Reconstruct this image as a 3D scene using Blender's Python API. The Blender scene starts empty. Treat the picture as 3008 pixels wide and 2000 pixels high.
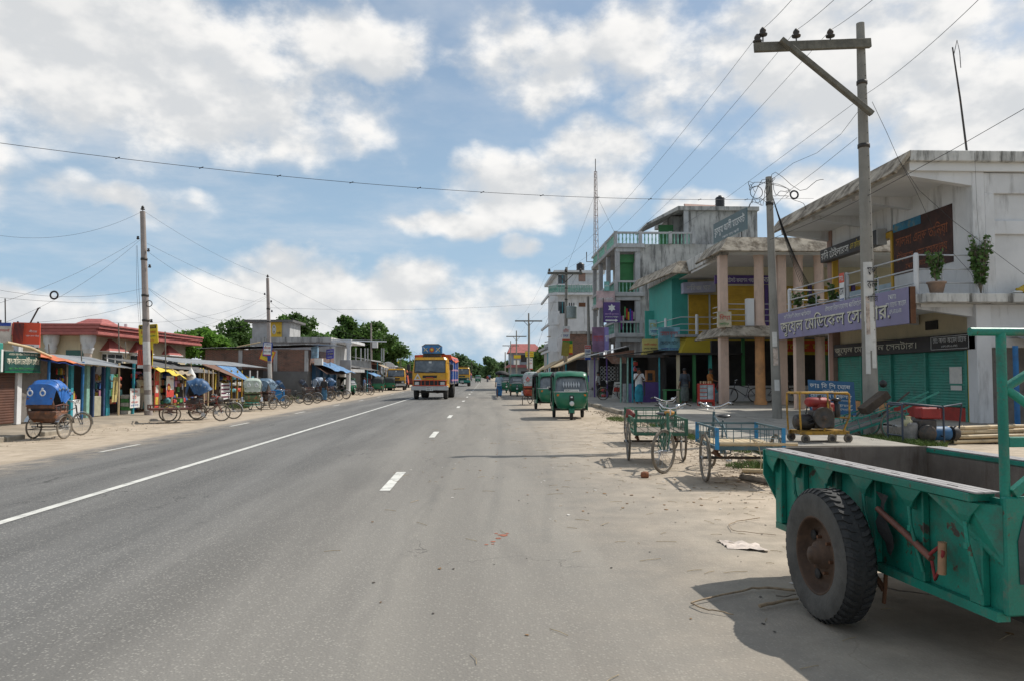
import bpy, math, random
from mathutils import Vector, Matrix
R = math.radians
random.seed(7)
scene = bpy.context.scene
C = scene.collection

# ------------------------------------------------------------------ camera
FPX, CH = 2285.0, 1.55
YAW, PITCH = math.atan(77 / FPX), math.atan(103 / FPX)
cam = bpy.data.cameras.new('camera')
cam.sensor_width, cam.lens = 23.7, 23.7 * FPX / 3008
cam.clip_start, cam.clip_end = 0.05, 6000
camo = bpy.data.objects.new('camera', cam)
C.objects.link(camo)
camo.location = (0, 0, CH)
camo.rotation_euler = (R(90) + PITCH, 0, -YAW)
scene.camera = camo


def ray(px, py):
 v = Vector(((px - 1504) / FPX, 1.0, (1000 - py) / FPX))
 v = Matrix.Rotation(PITCH, 3, 'X') @ v
 return Matrix.Rotation(-YAW, 3, 'Z') @ v


def at(px, py, Y):            # the point at a distance Y down the road
 d = ray(px, py)
 return Vector((d.x / d.y * Y, Y, CH + d.z / d.y * Y))


def gz(x):                    # the cross-fall of the road to the left
 return 0.0 if x > -5 else (-0.05 * (-5 - x) if x > -11 else -0.30)


def ground(px, py, z=None):   # where a pixel's ray meets the ground
 d = ray(px, py)
 zz = 0.0 if z is None else z
 for _ in range(12):
  t = (zz - CH) / d.z
  if z is None:
   zz = gz(d.x * t)
 return Vector((d.x * t, d.y * t, zz))


# ------------------------------------------------------------------ light
SUN = Vector((0.74, 0.46, 1.0)).normalized()
sl = bpy.data.lights.new('sun', 'SUN')
sl.energy, sl.angle, sl.color = 4.3, R(0.6), (1.0, 0.955, 0.88)
so = bpy.data.objects.new('sun', sl)
C.objects.link(so)
so.rotation_euler = SUN.to_track_quat('Z', 'Y').to_euler()
so.location = (40, 30, 60)
scene.view_settings.view_transform = 'Standard'
scene.view_settings.look = 'None'
scene.view_settings.gamma = 1
scene.view_settings.exposure = 0.0

world = bpy.data.worlds.new('World')
scene.world = world
world.use_nodes = True


class NT:                     # small helper for node trees
 def __init__(s, tree):
  s.t, s.n, s.l = tree, tree.nodes, tree.links

 def new(s, kind, ins=None, **props):
  n = s.n.new(kind)
  for k, v in props.items():
   setattr(n, k, v)
  for k, v in (ins or {}).items():
   s.put(n.inputs[k], v)
  return n

 def put(s, sock, v):
  if isinstance(v, bpy.types.NodeSocket):
   s.l.new(v, sock)
  elif v is not None:
   if isinstance(v, (tuple, list)) and len(v) == 3 and sock.type == 'RGBA':
    v = (*v, 1)
   sock.default_value = v

 def math(s, op, a, b=None, c=None, clamp=False):
  n = s.new('ShaderNodeMath', operation=op, use_clamp=clamp)
  for i, v in enumerate((a, b, c)):
   if v is not None:
    s.put(n.inputs[i], v)
  return n.outputs[0]

 def vec(s, op, a, b=None):
  n = s.new('ShaderNodeVectorMath', operation=op)
  s.put(n.inputs[0], a)
  if b is not None:
   s.put(n.inputs[1], b)
  return n.outputs['Value'] if op in ('LENGTH', 'DOT_PRODUCT') else n.outputs[0]

 def noise(s, v, scale, detail=4, rough=.55, dist=0.0, dim='3D'):
  n = s.new('ShaderNodeTexNoise', {'Vector': v, 'Scale': scale, 'Detail': detail, 'Roughness': rough,
           'Distortion': dist}, noise_dimensions=dim)
  return n.outputs['Fac']

 def ramp(s, v, lo, hi, a=0.0, b=1.0, smooth=True):
  n = s.new('ShaderNodeMapRange', {0: v, 1: lo, 2: hi, 3: a, 4: b}, clamp=True)
  n.interpolation_type = 'SMOOTHSTEP' if smooth else 'LINEAR'
  return n.outputs[0]

 def mix(s, f, a, b, blend='MIX'):
  n = s.new('ShaderNodeMix', data_type='RGBA', blend_type=blend, clamp_factor=True)
  s.put(n.inputs['Factor'], f)
  s.put(n.inputs[6], a)
  s.put(n.inputs[7], b)
  return n.outputs[2]

 def comb(s, x, y, z=0.0):
  n = s.new('ShaderNodeCombineXYZ', {0: x, 1: y, 2: z})
  return n.outputs[0]


def azel(px, py):
 d = ray(px, py).normalized()
 return math.atan2(d.x, d.y), math.asin(d.z)


def build_sky():
 w = NT(world.node_tree)
 w.n.clear()
 tc = w.new('ShaderNodeTexCoord').outputs['Generated']
 sep = w.new('ShaderNodeSeparateXYZ', {0: tc})
 x, y, z = sep.outputs
 az = w.math('ARCTAN2', x, y)
 az = w.math('SUBTRACT', w.math('PINGPONG', w.math('ADD', az, .75), 1.50), .75)   # the cloud field goes on all round
 el = w.math('ARCSINE', z)
 sky = w.new('ShaderNodeTexSky', sky_type='NISHITA', sun_disc=False, sun_elevation=math.asin(SUN.z),
    sun_rotation=math.atan2(SUN.x, SUN.y), altitude=20.0, air_density=1.0, dust_density=1.6,
    ozone_density=1.5).outputs[0]
 # clouds: cumulus heaps in the directions where the day has them, over a thin broken layer everywhere
 heaps = [  # px, py, half width, half height (photo pixels), weight
  (230, 150, 600, 300, 1.15), (560, 330, 420, 150, .9), (980, 110, 330, 130, .75), (1010, 330, 260, 100, .45),
  (1600, 190, 300, 150, .72), (1880, 120, 260, 130, .6), (1560, 560, 330, 140, .95), (1360, 640, 220, 60, .8),
  (1530, 745, 110, 65, .9), (1760, 430, 180, 100, .75), (820, 860, 360, 150, 1.1), (1180, 880, 260, 130, .9),
  (640, 960, 420, 110, .8), (330, 600, 260, 55, .8), (70, 910, 200, 85, .9), (2450, 180, 520, 280, .95),
  (2880, 300, 360, 240, .9), (2380, 540, 170, 90, 1.0), (1470, 930, 260, 130, .8), (2060, 640, 220, 60, .8),
  (2700, 60, 500, 160, .8), (2050, 330, 260, 120, .55), (1250, 1010, 900, 60, .5),
  (-700, 500, 500, 260, .9), (3700, 500, 500, 300, .9), (400, -350, 700, 250, .8), (2100, -450, 700, 250, .8)]

 wv = w.new('ShaderNodeTexNoise', {'Vector': w.comb(az, el, 3.7), 'Scale': 7.0, 'Detail': 3, 'Roughness': .6})
 wp = w.new('ShaderNodeSeparateColor', {0: wv.outputs['Color']})
 a = w.math('MULTIPLY_ADD', wp.outputs[0], .17, w.math('ADD', az, -.085))
 e = w.math('MULTIPLY_ADD', wp.outputs[1], .11, w.math('ADD', el, -.055))
 uv = w.comb(a, e, 0.0)
 tot = None
 for px, py, hw, hh, wt in heaps:
  a0, e0 = azel(px, py)
  q = w.vec('MULTIPLY', w.vec('SUBTRACT', uv, (a0, e0, 0)), (FPX / hw, FPX / hh, 0))
  v = w.math('MULTIPLY_ADD', w.vec('DOT_PRODUCT', q, q), -wt, wt)
  tot = v if tot is None else w.math('MAXIMUM', tot, v)
 tot = w.math('MULTIPLY', w.math('MAXIMUM', tot, w.ramp(el, .55, .85, -.42, .15)), .44)
 p0 = w.comb(az, w.math('MULTIPLY', el, 1.5), 1.3)
 n0 = w.noise(p0, 8.0, 7, .57)
 n1 = w.noise(w.vec('ADD', p0, (.016, .034, 0)), 8.0, 4, .55)
 f0 = w.math('ADD', tot, w.math('MULTIPLY_ADD', n0, 1.15, -.66))
 f1 = w.math('ADD', tot, w.math('MULTIPLY_ADD', n1, 1.15, -.66))
 dens = w.ramp(f0, -.12, .24)
 # thin streaky layer on a flat plane overhead
 k = w.math('ADD', z, .10)
 pl = w.comb(w.math('DIVIDE', x, k), w.math('DIVIDE', y, k), 0.0)
 n2 = w.noise(pl, 1.1, 6, .62)
 thin = w.ramp(n2, .40, .74, 0.0, .55)
 n3 = w.noise(w.vec('ADD', pl, (7.3, 2.1, 0)), .35, 2, .5)
 thin = w.math('MULTIPLY', thin, w.ramp(n3, .30, .62))
 haze = w.ramp(z, 0.0, .45, .86, .35)
 rel = w.math('SUBTRACT', f0, f1)
 lit = w.ramp(rel, -.12, .17)
 thick = w.ramp(f0, .15, .62)
 base = w.mix(lit, (7.3, 7.5, 7.7), (10.6, 10.4, 10.1))
 base = w.mix(w.math('MULTIPLY', thick, .45), base, (7.4, 7.5, 7.55))
 col = w.mix(haze, sky, (4.3, 6.3, 8.3))
 col = w.mix(thin, col, (8.3, 8.5, 8.8))
 col = w.mix(w.math('MULTIPLY', dens, .97), col, base)
 bg = w.new('ShaderNodeBackground', {'Color': col, 'Strength': 0.095})
 w.l.new(bg.outputs[0], w.new('ShaderNodeOutputWorld').inputs[0])


build_sky()
world.cycles.sampling_method = 'MANUAL'
world.cycles.sample_map_resolution = 256
scene.cycles.max_bounces = 4
scene.cycles.transparent_max_bounces = 12
scene.cycles.use_denoising = True
# ------------------------------------------------------------------ helpers
def V(*a):
 return Vector(a)


class MB:                     # collects shapes into one mesh
 def __init__(s):
  s.v, s.f, s.sm, s.mi = [], [], [], []
  s.smooth, s.m = False, 0

 def add(s, vs, fs, smooth=None):
  o = len(s.v)
  s.v += [tuple(p) for p in vs]
  s.f += [tuple(i + o for i in f) for f in fs]
  s.sm += [s.smooth if smooth is None else smooth] * len(fs)
  s.mi += [s.m] * len(fs)
  return s

 def box(s, x0, x1, y0, y1, z0, z1):
  return s.add([(x, y, z) for x in (x0, x1) for y in (y0, y1) for z in (z0, z1)],
      [(0, 1, 3, 2), (4, 6, 7, 5), (0, 4, 5, 1), (2, 3, 7, 6), (0, 2, 6, 4), (1, 5, 7, 3)])

 def cbox(s, cx, cy, cz, sx, sy, sz):
  return s.box(cx - sx / 2, cx + sx / 2, cy - sy / 2, cy + sy / 2, cz - sz / 2, cz + sz / 2)

 def bar(s, p, q, w, h=None, up=(0, 0, 1)):
  p, q = Vector(p), Vector(q)
  h = w if h is None else h
  d = (q - p).normalized()
  u = Vector(up)
  if abs(d.dot(u)) > .98:
   u = V(0, 1, 0)
  a = d.cross(u).normalized() * (w / 2)
  b = a.cross(d).normalized() * (h / 2)
  vs = [p - a - b, p + a - b, p + a + b, p - a + b, q - a - b, q + a - b, q + a + b, q - a + b]
  return s.add(vs, [(0, 1, 2, 3), (7, 6, 5, 4), (0, 4, 5, 1), (1, 5, 6, 2), (2, 6, 7, 3), (3, 7, 4, 0)], False)

 def tube(s, pts, r, n=8, closed=False, cap=True):
  pts = [Vector(p) for p in pts]
  m = len(pts)
  rs = r if isinstance(r, (list, tuple)) else [r] * m
  prev, rings = None, []
  for i, p in enumerate(pts):
   if closed:
    d = pts[(i + 1) % m] - pts[i - 1]
   else:
    d = pts[min(i + 1, m - 1)] - pts[max(i - 1, 0)]
   d = d.normalized() if d.length > 1e-9 else V(0, 0, 1)
   if prev is None:
    u = V(0, 0, 1) if abs(d.z) < .9 else V(1, 0, 0)
    u = d.cross(u).normalized()
   else:
    u = (prev - d * prev.dot(d))
    u = u.normalized() if u.length > 1e-6 else d.orthogonal().normalized()
   prev = u
   w = d.cross(u)
   rings.append([p + (u * math.cos(2 * math.pi * k / n) + w * math.sin(2 * math.pi * k / n)) * rs[i] for k in range(n)])
  return s.loft(rings, closed, cap)

 def loft(s, rings, closed=False, cap=True, smooth=True):
  n, m = len(rings[0]), len(rings)
  vs = [p for r in rings for p in r]
  fs = []
  for i in range(m if closed else m - 1):
   j = (i + 1) % m
   for k in range(n):
    l = (k + 1) % n
    fs.append((i * n + k, i * n + l, j * n + l, j * n + k))
  s.add(vs, fs, smooth)
  if cap and not closed:
   s.add(rings[0], [tuple(reversed(range(n)))], False)
   s.add(rings[-1], [tuple(range(n))], False)
  return s

 def grid(s, rows, smooth=False):
  n = len(rows[0])
  vs = [p for r in rows for p in r]
  fs = [(i * n + k, i * n + k + 1, (i + 1) * n + k + 1, (i + 1) * n + k) for i in range(len(rows) - 1) for k in range(n - 1)]
  return s.add(vs, fs, smooth)

 def slab(s, rows, t, smooth=False):    # a grid sheet with a thickness t along z
  low = [[Vector(p) - (t if isinstance(t, Vector) else V(0, 0, t)) for p in r] for r in rows]
  s.grid(rows, smooth)
  s.grid([list(reversed(r)) for r in low], smooth)
  for a, b in ((rows[0], low[0]), (rows[-1], low[-1])):
   s.grid([list(a), list(b)])
  s.grid([[r[0] for r in rows], [r[0] for r in low]])
  s.grid([[r[-1] for r in rows], [r[-1] for r in low]])
  return s

 def lathe(s, prof, c=(0, 0, 0), axis='z', n=20, smooth=True, cap=True):   # prof: (radius, height) pairs
  c = Vector(c)
  rings = []
  for r, h in prof:
   ring = []
   for k in range(n):
    a = 2 * math.pi * k / n
    p = (r * math.cos(a), r * math.sin(a), h)
    if axis == 'x':
     p = (h, r * math.cos(a), r * math.sin(a))
    elif axis == 'y':
     p = (r * math.cos(a), h, r * math.sin(a))
    ring.append(c + Vector(p))
   rings.append(ring)
  return s.loft(rings, False, cap, smooth)

 def torus(s, c, Rr, r, axis='x', n=28, m=8, squash=1.0):
  c = Vector(c)
  rings = []
  for k in range(n):
   a = 2 * math.pi * k / n
   ring = []
   for j in range(m):
    b = 2 * math.pi * j / m
    q, h = Rr + r * math.cos(b), r * math.sin(b) * squash
    p = {'x': (h, q * math.cos(a), q * math.sin(a)), 'y': (q * math.cos(a), h, q * math.sin(a)),
      'z': (q * math.cos(a), q * math.sin(a), h)}[axis]
    ring.append(c + Vector(p))
   rings.append(ring)
  return s.loft(rings, True)

 def prism(s, poly, ext):               # poly: 3D outline, ext: offset vector
  poly = [Vector(p) for p in poly]
  e = Vector(ext)
  n = len(poly)
  fs = [tuple(range(n)), tuple(reversed(range(n, 2 * n)))]
  fs += [(i, i + n, (i + 1) % n + n, (i + 1) % n) for i in range(n)]
  return s.add(poly + [p + e for p in poly], fs, False)

 def ball(s, c, rx, ry=None, rz=None, n=10, m=7):
  ry, rz = ry or rx, rz or rx
  c = Vector(c)
  rings = []
  for i in range(m + 1):
   t = math.pi * i / m
   rr = max(math.sin(t), 1e-3)
   rings.append([c + V(rx * rr * math.cos(2 * math.pi * k / n), ry * rr * math.sin(2 * math.pi * k / n), -rz * math.cos(t)) for k in range(n)])
  return s.loft(rings, False, True)

 def xf(s, M):
  s.v = [tuple(M @ Vector(p)) for p in s.v]
  return s

 def mesh(s, name, mats):
  me = bpy.data.meshes.new(name)
  me.from_pydata(s.v, [], s.f)
  mats = mats if isinstance(mats, (list, tuple)) else [mats]
  for mt in mats:
   me.materials.append(mt)
  me.polygons.foreach_set('use_smooth', s.sm)
  if len(mats) > 1:
   me.polygons.foreach_set('material_index', s.mi)
  me.update()
  return me

 def build(s, name, mats, parent=None, bevel=0.0, loc=None, rot=None):
  o = bpy.data.objects.new(name, s.mesh(name, mats))
  return put(o, parent, bevel, loc, rot)


def put(o, parent=None, bevel=0.0, loc=None, rot=None):
 C.objects.link(o)
 if parent:
  o.parent = parent
 if loc is not None:
  o.location = loc
 if rot is not None:
  o.rotation_euler = rot
 if bevel:
  b = o.modifiers.new('bevel', 'BEVEL')
  b.width, b.segments, b.limit_method, b.angle_limit = bevel, 1, 'ANGLE', R(40)
 return o


def tag(o, label, cat, group=None):
 o['label'], o['category'] = label, cat
 if group:
  o['group'] = group
 return o


def struct(o, kind='structure'):
 o['kind'] = kind
 return o


def thing(name, label, cat, loc=(0, 0, 0), rz=0.0, group=None):
 o = bpy.data.objects.new(name, None)
 o.empty_display_size = .2
 C.objects.link(o)
 o.location, o.rotation_euler = loc, (0, 0, rz)
 return tag(o, label, cat, group)


KIDS = {}


def copy_tree(o, parent=None):
 c = o.copy()
 C.objects.link(c)
 if parent:
  c.parent = parent
 for ch in [q for q in o.children]:
  copy_tree(ch, c)
 return c


def clone(o, label, loc, rz, group=None):
 c = copy_tree(o)
 c.location, c.rotation_euler = loc, (0, 0, rz)
 c['label'] = label
 if group:
  c['group'] = group
 return c


# ------------------------------------------------------------------ materials
MATS = {}


def mat(name, col, rough=.65, var=.18, scale=3.0, bump=0.0, bscale=30.0, metal=0.0, stain=None, samt=.5, sscale=1.2,
  streak=False, spec=.4, sthr=.5, fine=0.0, coat=0.0, chip=None):
 if name in MATS:
  return MATS[name]
 m = bpy.data.materials.new(name)
 m.use_nodes = True
 t = NT(m.node_tree)
 b = t.n['Principled BSDF']
 co = t.new('ShaderNodeTexCoord').outputs['Object']
 rnd = t.new('ShaderNodeObjectInfo').outputs['Random']
 off = t.comb(t.math('MULTIPLY', rnd, 37.0), t.math('MULTIPLY', rnd, 11.0), t.math('MULTIPLY', rnd, 5.0))
 p = t.vec('ADD', co, off)
 n = t.noise(p, scale, 5, .6)
 c = t.mix(t.ramp(n, .28, .72), tuple(max(0, k * (1 - var)) for k in col), tuple(min(1, k * (1 + var)) for k in col))
 if fine:
  c = t.mix(t.ramp(t.noise(p, 90, 2, .6), .35, .7, 0, fine), c, (.03, .028, .025))
 if stain:
  q = t.vec('MULTIPLY', p, (2.6, 2.6, .45)) if streak else p
  n2 = t.noise(q, sscale, 8, .68)
  c = t.mix(t.ramp(n2, sthr, sthr + .22, 0, samt), c, stain)
 if chip:                  # flaked paint: sharp-edged bare spots with a rusty rim, and dried mud splashes
  n3 = t.noise(p, chip[0], 9, .72)
  c = t.mix(t.ramp(t.noise(p, 5.5, 7, .7), .55, .68, 0, .5), c, (.16, .13, .095))
  c = t.mix(t.ramp(n3, chip[1] - .02, chip[1], 0, .85), c, (.10, .045, .022))
  c = t.mix(t.ramp(n3, chip[1] + .012, chip[1] + .025), c, (.055, .045, .04))
 t.put(b.inputs['Base Color'], c)
 b.inputs['Metallic'].default_value = metal
 b.inputs['Specular IOR Level'].default_value = spec
 if coat:
  b.inputs['Coat Weight'].default_value = coat
 t.put(b.inputs['Roughness'], t.ramp(n, .2, .8, max(.05, rough - .1), min(1, rough + .1)))
 if bump:
  bn = t.new('ShaderNodeBump', {'Height': t.noise(p, bscale, 4, .6), 'Strength': bump, 'Distance': .02})
  t.l.new(bn.outputs[0], b.inputs['Normal'])
 MATS[name] = m
 return m


def lin(r, g, b):             # sRGB 0..255 to linear
 return tuple((k / 255 / 12.92) if k < 11 else ((k / 255 + .055) / 1.055) ** 2.4 for k in (r, g, b))


def vis(s):                   # logical to visual order for the vowel signs
 out, i, H = [], 0, '\u09cd'
 while i < len(s):
  c = s[i]
  i += 1
  while i + 1 < len(s) and s[i] == H:
   c += s[i + 1]
   i += 2
  if i < len(s) and s[i] == '\u09bc':
   c += s[i]
   i += 1
  n = s[i] if i < len(s) else ''
  if n and n in '\u09bf\u09c7\u09c8':
   c = n + c
   i += 1
  elif n == '\u09cb':
   c = '\u09c7' + c + '\u09be'
   i += 1
  out.append(c)
 return ''.join(out)


def lettering(text, width, height, m, parent, origin, xdir, zdir, bold=.012, name='lettering', proud=.006):
 """flat letters set on a plane: origin = lower left, xdir / zdir = reading and up directions"""
 cu = bpy.data.curves.new(name, 'FONT')
 cu.body, cu.size, cu.offset, cu.resolution_u = vis(text), 1.0, min(bold, .03) * .3, 3
 tmp = bpy.data.objects.new(name, cu)
 C.objects.link(tmp)
 dg = bpy.context.evaluated_depsgraph_get()
 me = bpy.data.meshes.new_from_object(tmp.evaluated_get(dg))
 bpy.data.objects.remove(tmp)
 bpy.data.curves.remove(cu)
 xs = [v.co.x for v in me.vertices]
 ys = [v.co.y for v in me.vertices]
 if not xs:
  return None
 sx, sy = width / (max(xs) - min(xs)), height / (max(ys) - min(ys))
 x0, y0 = min(xs), min(ys)
 xd, zd = Vector(xdir).normalized(), Vector(zdir).normalized()
 nr = xd.cross(zd)
 og = Vector(origin) + nr * proud
 for v in me.vertices:
  v.co = og + xd * ((v.co.x - x0) * sx) + zd * ((v.co.y - y0) * sy)
 me.materials.clear()
 me.materials.append(m)
 return put(bpy.data.objects.new(name, me), parent)


def board(parent, name, o, xd, zd, w, h, t, m, bevel=0.0):
 """a flat panel: o lower-left corner of its face, thickness t behind the face"""
 xd, zd, o = Vector(xd).normalized(), Vector(zd).normalized(), Vector(o)
 nr = xd.cross(zd).normalized()
 return MB().prism([o, o + xd * w, o + xd * w + zd * h, o + zd * h], -nr * t).build(name, m, parent, bevel)


def corrugated(parent, name, a, b, c, d, m, pitch=.076, amp=.009, sheets=1, jitter=0.0):
 """roofing sheets over the quad a-b (eave) d-c (ridge); the waves run from eave to ridge; one part a sheet"""
 a, b, c, d = (Vector(q) for q in (a, b, c, d))
 out = []
 up = (b - a).cross(d - a).normalized()
 if up.z < 0:
  up = -up
 for k in range(sheets):
  t0, t1 = k / sheets, (k + 1) / sheets + (.012 if sheets > 1 and k < sheets - 1 else 0)
  j = up * ((.006 if k % 2 else 0.0) + random.random() * jitter)
  ext = random.random() * jitter * 4
  n = max(4, int((b - a).length * (t1 - t0) / pitch * 4))
  lo, hi = [], []
  for i in range(n + 1):
   t = t0 + (t1 - t0) * i / n
   w = up * (amp * math.sin(2 * math.pi * i / 4)) + j
   e, r = a.lerp(b, t), d.lerp(c, t)
   lo.append(e + (e - r).normalized() * ext + w)
   hi.append(r + w)
  out.append(MB().slab([lo, hi], up * .004, True).build(name, m, parent))
 return out


def wire(name, pts, r, m, label, group='overhead wires', sag=None, cat='wire'):
 pts = [Vector(p) for p in pts]
 if sag is not None:
  a, b = pts[0], pts[-1]
  pts = [a.lerp(b, t / 16) - V(0, 0, sag * 4 * (t / 16) * (1 - t / 16)) for t in range(17)]
 return tag(MB().tube(pts, r * .46, 5).build(name, m), label, cat, group)
# ------------------------------------------------------------------ ground, road, footpaths
def road_material():
 m = bpy.data.materials.new('road_surface')
 m.use_nodes = True
 t = NT(m.node_tree)
 b = t.n['Principled BSDF']
 co = t.new('ShaderNodeTexCoord').outputs['Object']
 x = t.new('ShaderNodeSeparateXYZ', {0: co}).outputs[0]
 big = t.noise(co, .35, 5, .6)
 mid = t.noise(co, 2.2, 6, .65)
 lng = t.noise(t.vec('MULTIPLY', co, (1.3, .10, 1)), 1.0, 5, .6)
 vor = t.new('ShaderNodeTexVoronoi', {'Vector': co, 'Scale': 62.0, 'Randomness': 1.0})
 grain = t.noise(co, 120, 3, .7)
 old = t.mix(t.ramp(lng, .3, .7), (.105, .103, .099), (.165, .161, .153))
 old = t.mix(t.ramp(grain, .55, .75, 0, .55), old, (.04, .04, .041))
 chip = t.ramp(t.new('ShaderNodeSeparateColor', {0: vor.outputs['Color']}).outputs[0], .72, .9)
 chip = t.math('MULTIPLY', chip, t.ramp(vor.outputs['Distance'], .62, .35))
 old = t.mix(t.math('MULTIPLY', chip, .62), old, (.37, .355, .32))
 new = t.mix(t.ramp(lng, .3, .7), (.19, .177, .157), (.245, .228, .20))
 new = t.mix(t.math('MULTIPLY', chip, .42), new, (.38, .36, .31))
 new = t.mix(t.ramp(grain, .6, .8, 0, .4), new, (.07, .066, .06))
 wob = t.math('MULTIPLY_ADD', t.noise(co, .8, 3, .5), .5, -.25)
 seam = t.ramp(t.math('ADD', x, wob), -1.0, -.5)
 old = t.mix(t.ramp(x, -3.7, -.9, 0, .75), old, new)
 asp = t.mix(seam, old, new)
 edge = t.ramp(t.math('ABSOLUTE', t.math('ADD', x, t.math('ADD', wob, .74))), .0, .10, .12, 0)
 asp = t.mix(edge, asp, (.075, .073, .07))
 # hairline cracks, patched strips and wheel tracks
 cv = t.new('ShaderNodeTexVoronoi', {'Vector': t.vec('ADD', t.vec('MULTIPLY', co, (1, .55, 1)), t.vec('MULTIPLY', t.new('ShaderNodeTexNoise', {'Vector': co, 'Scale': 2.5, 'Detail': 4}).outputs['Color'], (.9, .9, 0))), 'Scale': .42}, feature='DISTANCE_TO_EDGE')
 crack = t.math('MULTIPLY', t.ramp(cv.outputs['Distance'], .0, .006, 1, 0), t.ramp(t.noise(co, .25, 2, .5), .52, .62))
 asp = t.mix(t.math('MULTIPLY', crack, .7), asp, (.035, .034, .033))
 trk = t.math('ABSOLUTE', t.math('SUBTRACT', t.math('PINGPONG', t.math('ADD', x, 20.3), 1.9), .95))
 asp = t.mix(t.math('MULTIPLY', t.ramp(trk, .0, .42, .12, 0), t.ramp(lng, .3, .6)), asp, (.075, .073, .07))
 patch = t.ramp(t.noise(t.vec('MULTIPLY', co, (.5, .16, 1)), 1.3, 2, .4), .60, .625, 0, .15)
 asp = t.mix(patch, asp, (.10, .098, .094))
 # sand and dust drifting in from both shoulders
 sand = t.mix(t.ramp(mid, .3, .7), (.35, .285, .21), (.49, .405, .31))
 sand = t.mix(t.ramp(grain, .5, .8, 0, .35), sand, (.12, .095, .07))
 sand = t.mix(t.ramp(t.noise(co, .9, 6, .7), .56, .70, 0, .55), sand, (.14, .122, .10))
 d = t.math('ADD', x, t.math('MULTIPLY_ADD', big, 3.4, t.math('MULTIPLY_ADD', mid, 1.6, -2.5)))
 right = t.math('MULTIPLY', t.ramp(d, -.6, 4.4), t.ramp(x, -.8, 2.6))
 dl = t.math('ADD', x, t.math('MULTIPLY_ADD', mid, .9, -.45))
 left = t.ramp(dl, -9.25, -9.95)
 soft = t.math('MULTIPLY', t.ramp(x, -7.6, -9.4, 0, .5), t.ramp(mid, .35, .65))
 dust = t.math('MAXIMUM', t.math('MAXIMUM', right, left), soft)
 # tar drips and old oil spots
 spot = t.ramp(t.noise(t.vec('MULTIPLY', co, (1.6, .9, 1)), 2.6, 3, .5), .71, .76, 0, .3)
 asp = t.mix(spot, asp, (.05, .05, .05))
 t.put(b.inputs['Base Color'], t.mix(dust, asp, sand))
 b.inputs['Roughness'].default_value = .86
 b.inputs['Specular IOR Level'].default_value = .25
 h = t.math('ADD', t.math('MULTIPLY', vor.outputs['Distance'], .5), t.math('MULTIPLY', mid, t.math('MULTIPLY', dust, 3.0)))
 bn = t.new('ShaderNodeBump', {'Height': h, 'Strength': .35, 'Distance': .012})
 t.l.new(bn.outputs[0], b.inputs['Normal'])
 return m


ROADM = road_material()
SAND = mat('sand_earth', (.29, .235, .17), .9, .25, 1.6, .4, 25, stain=(.16, .13, .10), samt=.6, sscale=1.8)
EARTH = mat('field_earth', (.12, .13, .06), .95, .35, .05, .3, 6, stain=(.06, .10, .03), samt=.7, sscale=.08)
CONC = mat('concrete', (.30, .275, .235), .85, .18, 1.3, .25, 22, stain=(.11, .10, .085), samt=.6, sscale=1.6, sthr=.5)
PAINTL = mat('road_paint', (.62, .61, .56), .7, .1, 5, .2, 60, stain=(.17, .165, .155), samt=.9, sscale=5.5, sthr=.50)

ys = [-30, -8, 0, 4, 8, 14, 22, 34, 55, 90, 160, 300, 600, 1200]


def strip(name, xs, dz, m, ylist=ys):
 mb = MB()
 mb.grid([[(x, y, gz(x) + dz) for x in xs] for y in ylist])
 return struct(mb.build(name, m))


MB().grid([[(x, y, z) for x, z in ((-2500, -.42), (-60, -.42), (-11, -.33), (-5, -.03), (30, -.03), (2500, -.03))]
     for y in (-60, 0, 60, 200, 600, 4000)]).build('ground', EARTH)
struct(bpy.data.objects['ground'])
strip('road', [-9.8, -9, -8, -6.5, -5, -3, -1, 1, 2.4], .0, ROADM)
strip('dirt_shoulder', [2.4, 4, 6, 14, 30], .0, ROADM)
strip('dirt_shoulder', [-24, -18, -13.6, -12, -11, -10.4, -9.8], .0, ROADM)


def marking(x, w, y0, y1):
 n = max(2, int((y1 - y0) / 6))
 j = lambda: random.uniform(-.006, .006)
 rows = []
 for i in range(n + 1):
  y = y0 + (y1 - y0) * i / n
  rows.append([(x - w / 2 + j(), y, gz(x - w / 2) + .005), (x + w / 2 + j(), y, gz(x + w / 2) + .005)])
 return rows


RM = struct(MB().grid(marking(-5.14, .15, -20, 420)).build('centre_line', PAINTL))
k = 0
for x0, w0, st in ((-1.36, .145, 10.65), (-8.8, .12, 18.2)):
 y = st - 9.1 * (1 if st < 12 else 2)
 while y < 230:
  if y < 52 or y > 52:
   struct(MB().grid(marking(x0, w0, y, y + 2.05)).build('lane_dash', PAINTL))
  y += 9.08

# raised footpath along the right-hand shops, with its broken kerb
def footpath(name, xa, xb, y0, y1, z, m, kerb=.0):
 mb = MB()
 n = int((y1 - y0) / 1.5)
 rows = []
 for i in range(n + 1):
  y = y0 + (y1 - y0) * i / n
  e = random.uniform(-.05, .05)
  rows.append((xa + e, xb, y))
 mb.grid([[(a - .05, y, gz(a) - .1), (a - .03, y, z - .03), (a, y, z), ((a + b) / 2, y, z + .01), (b, y, z)] for a, b, y in rows])
 a, b, y = rows[0]
 mb.add([(a - .05, y, -.4), (b, y, -.4), (b, y, z), (a, y, z)], [(0, 1, 2, 3)])
 return struct(mb.build(name, m))


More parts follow.
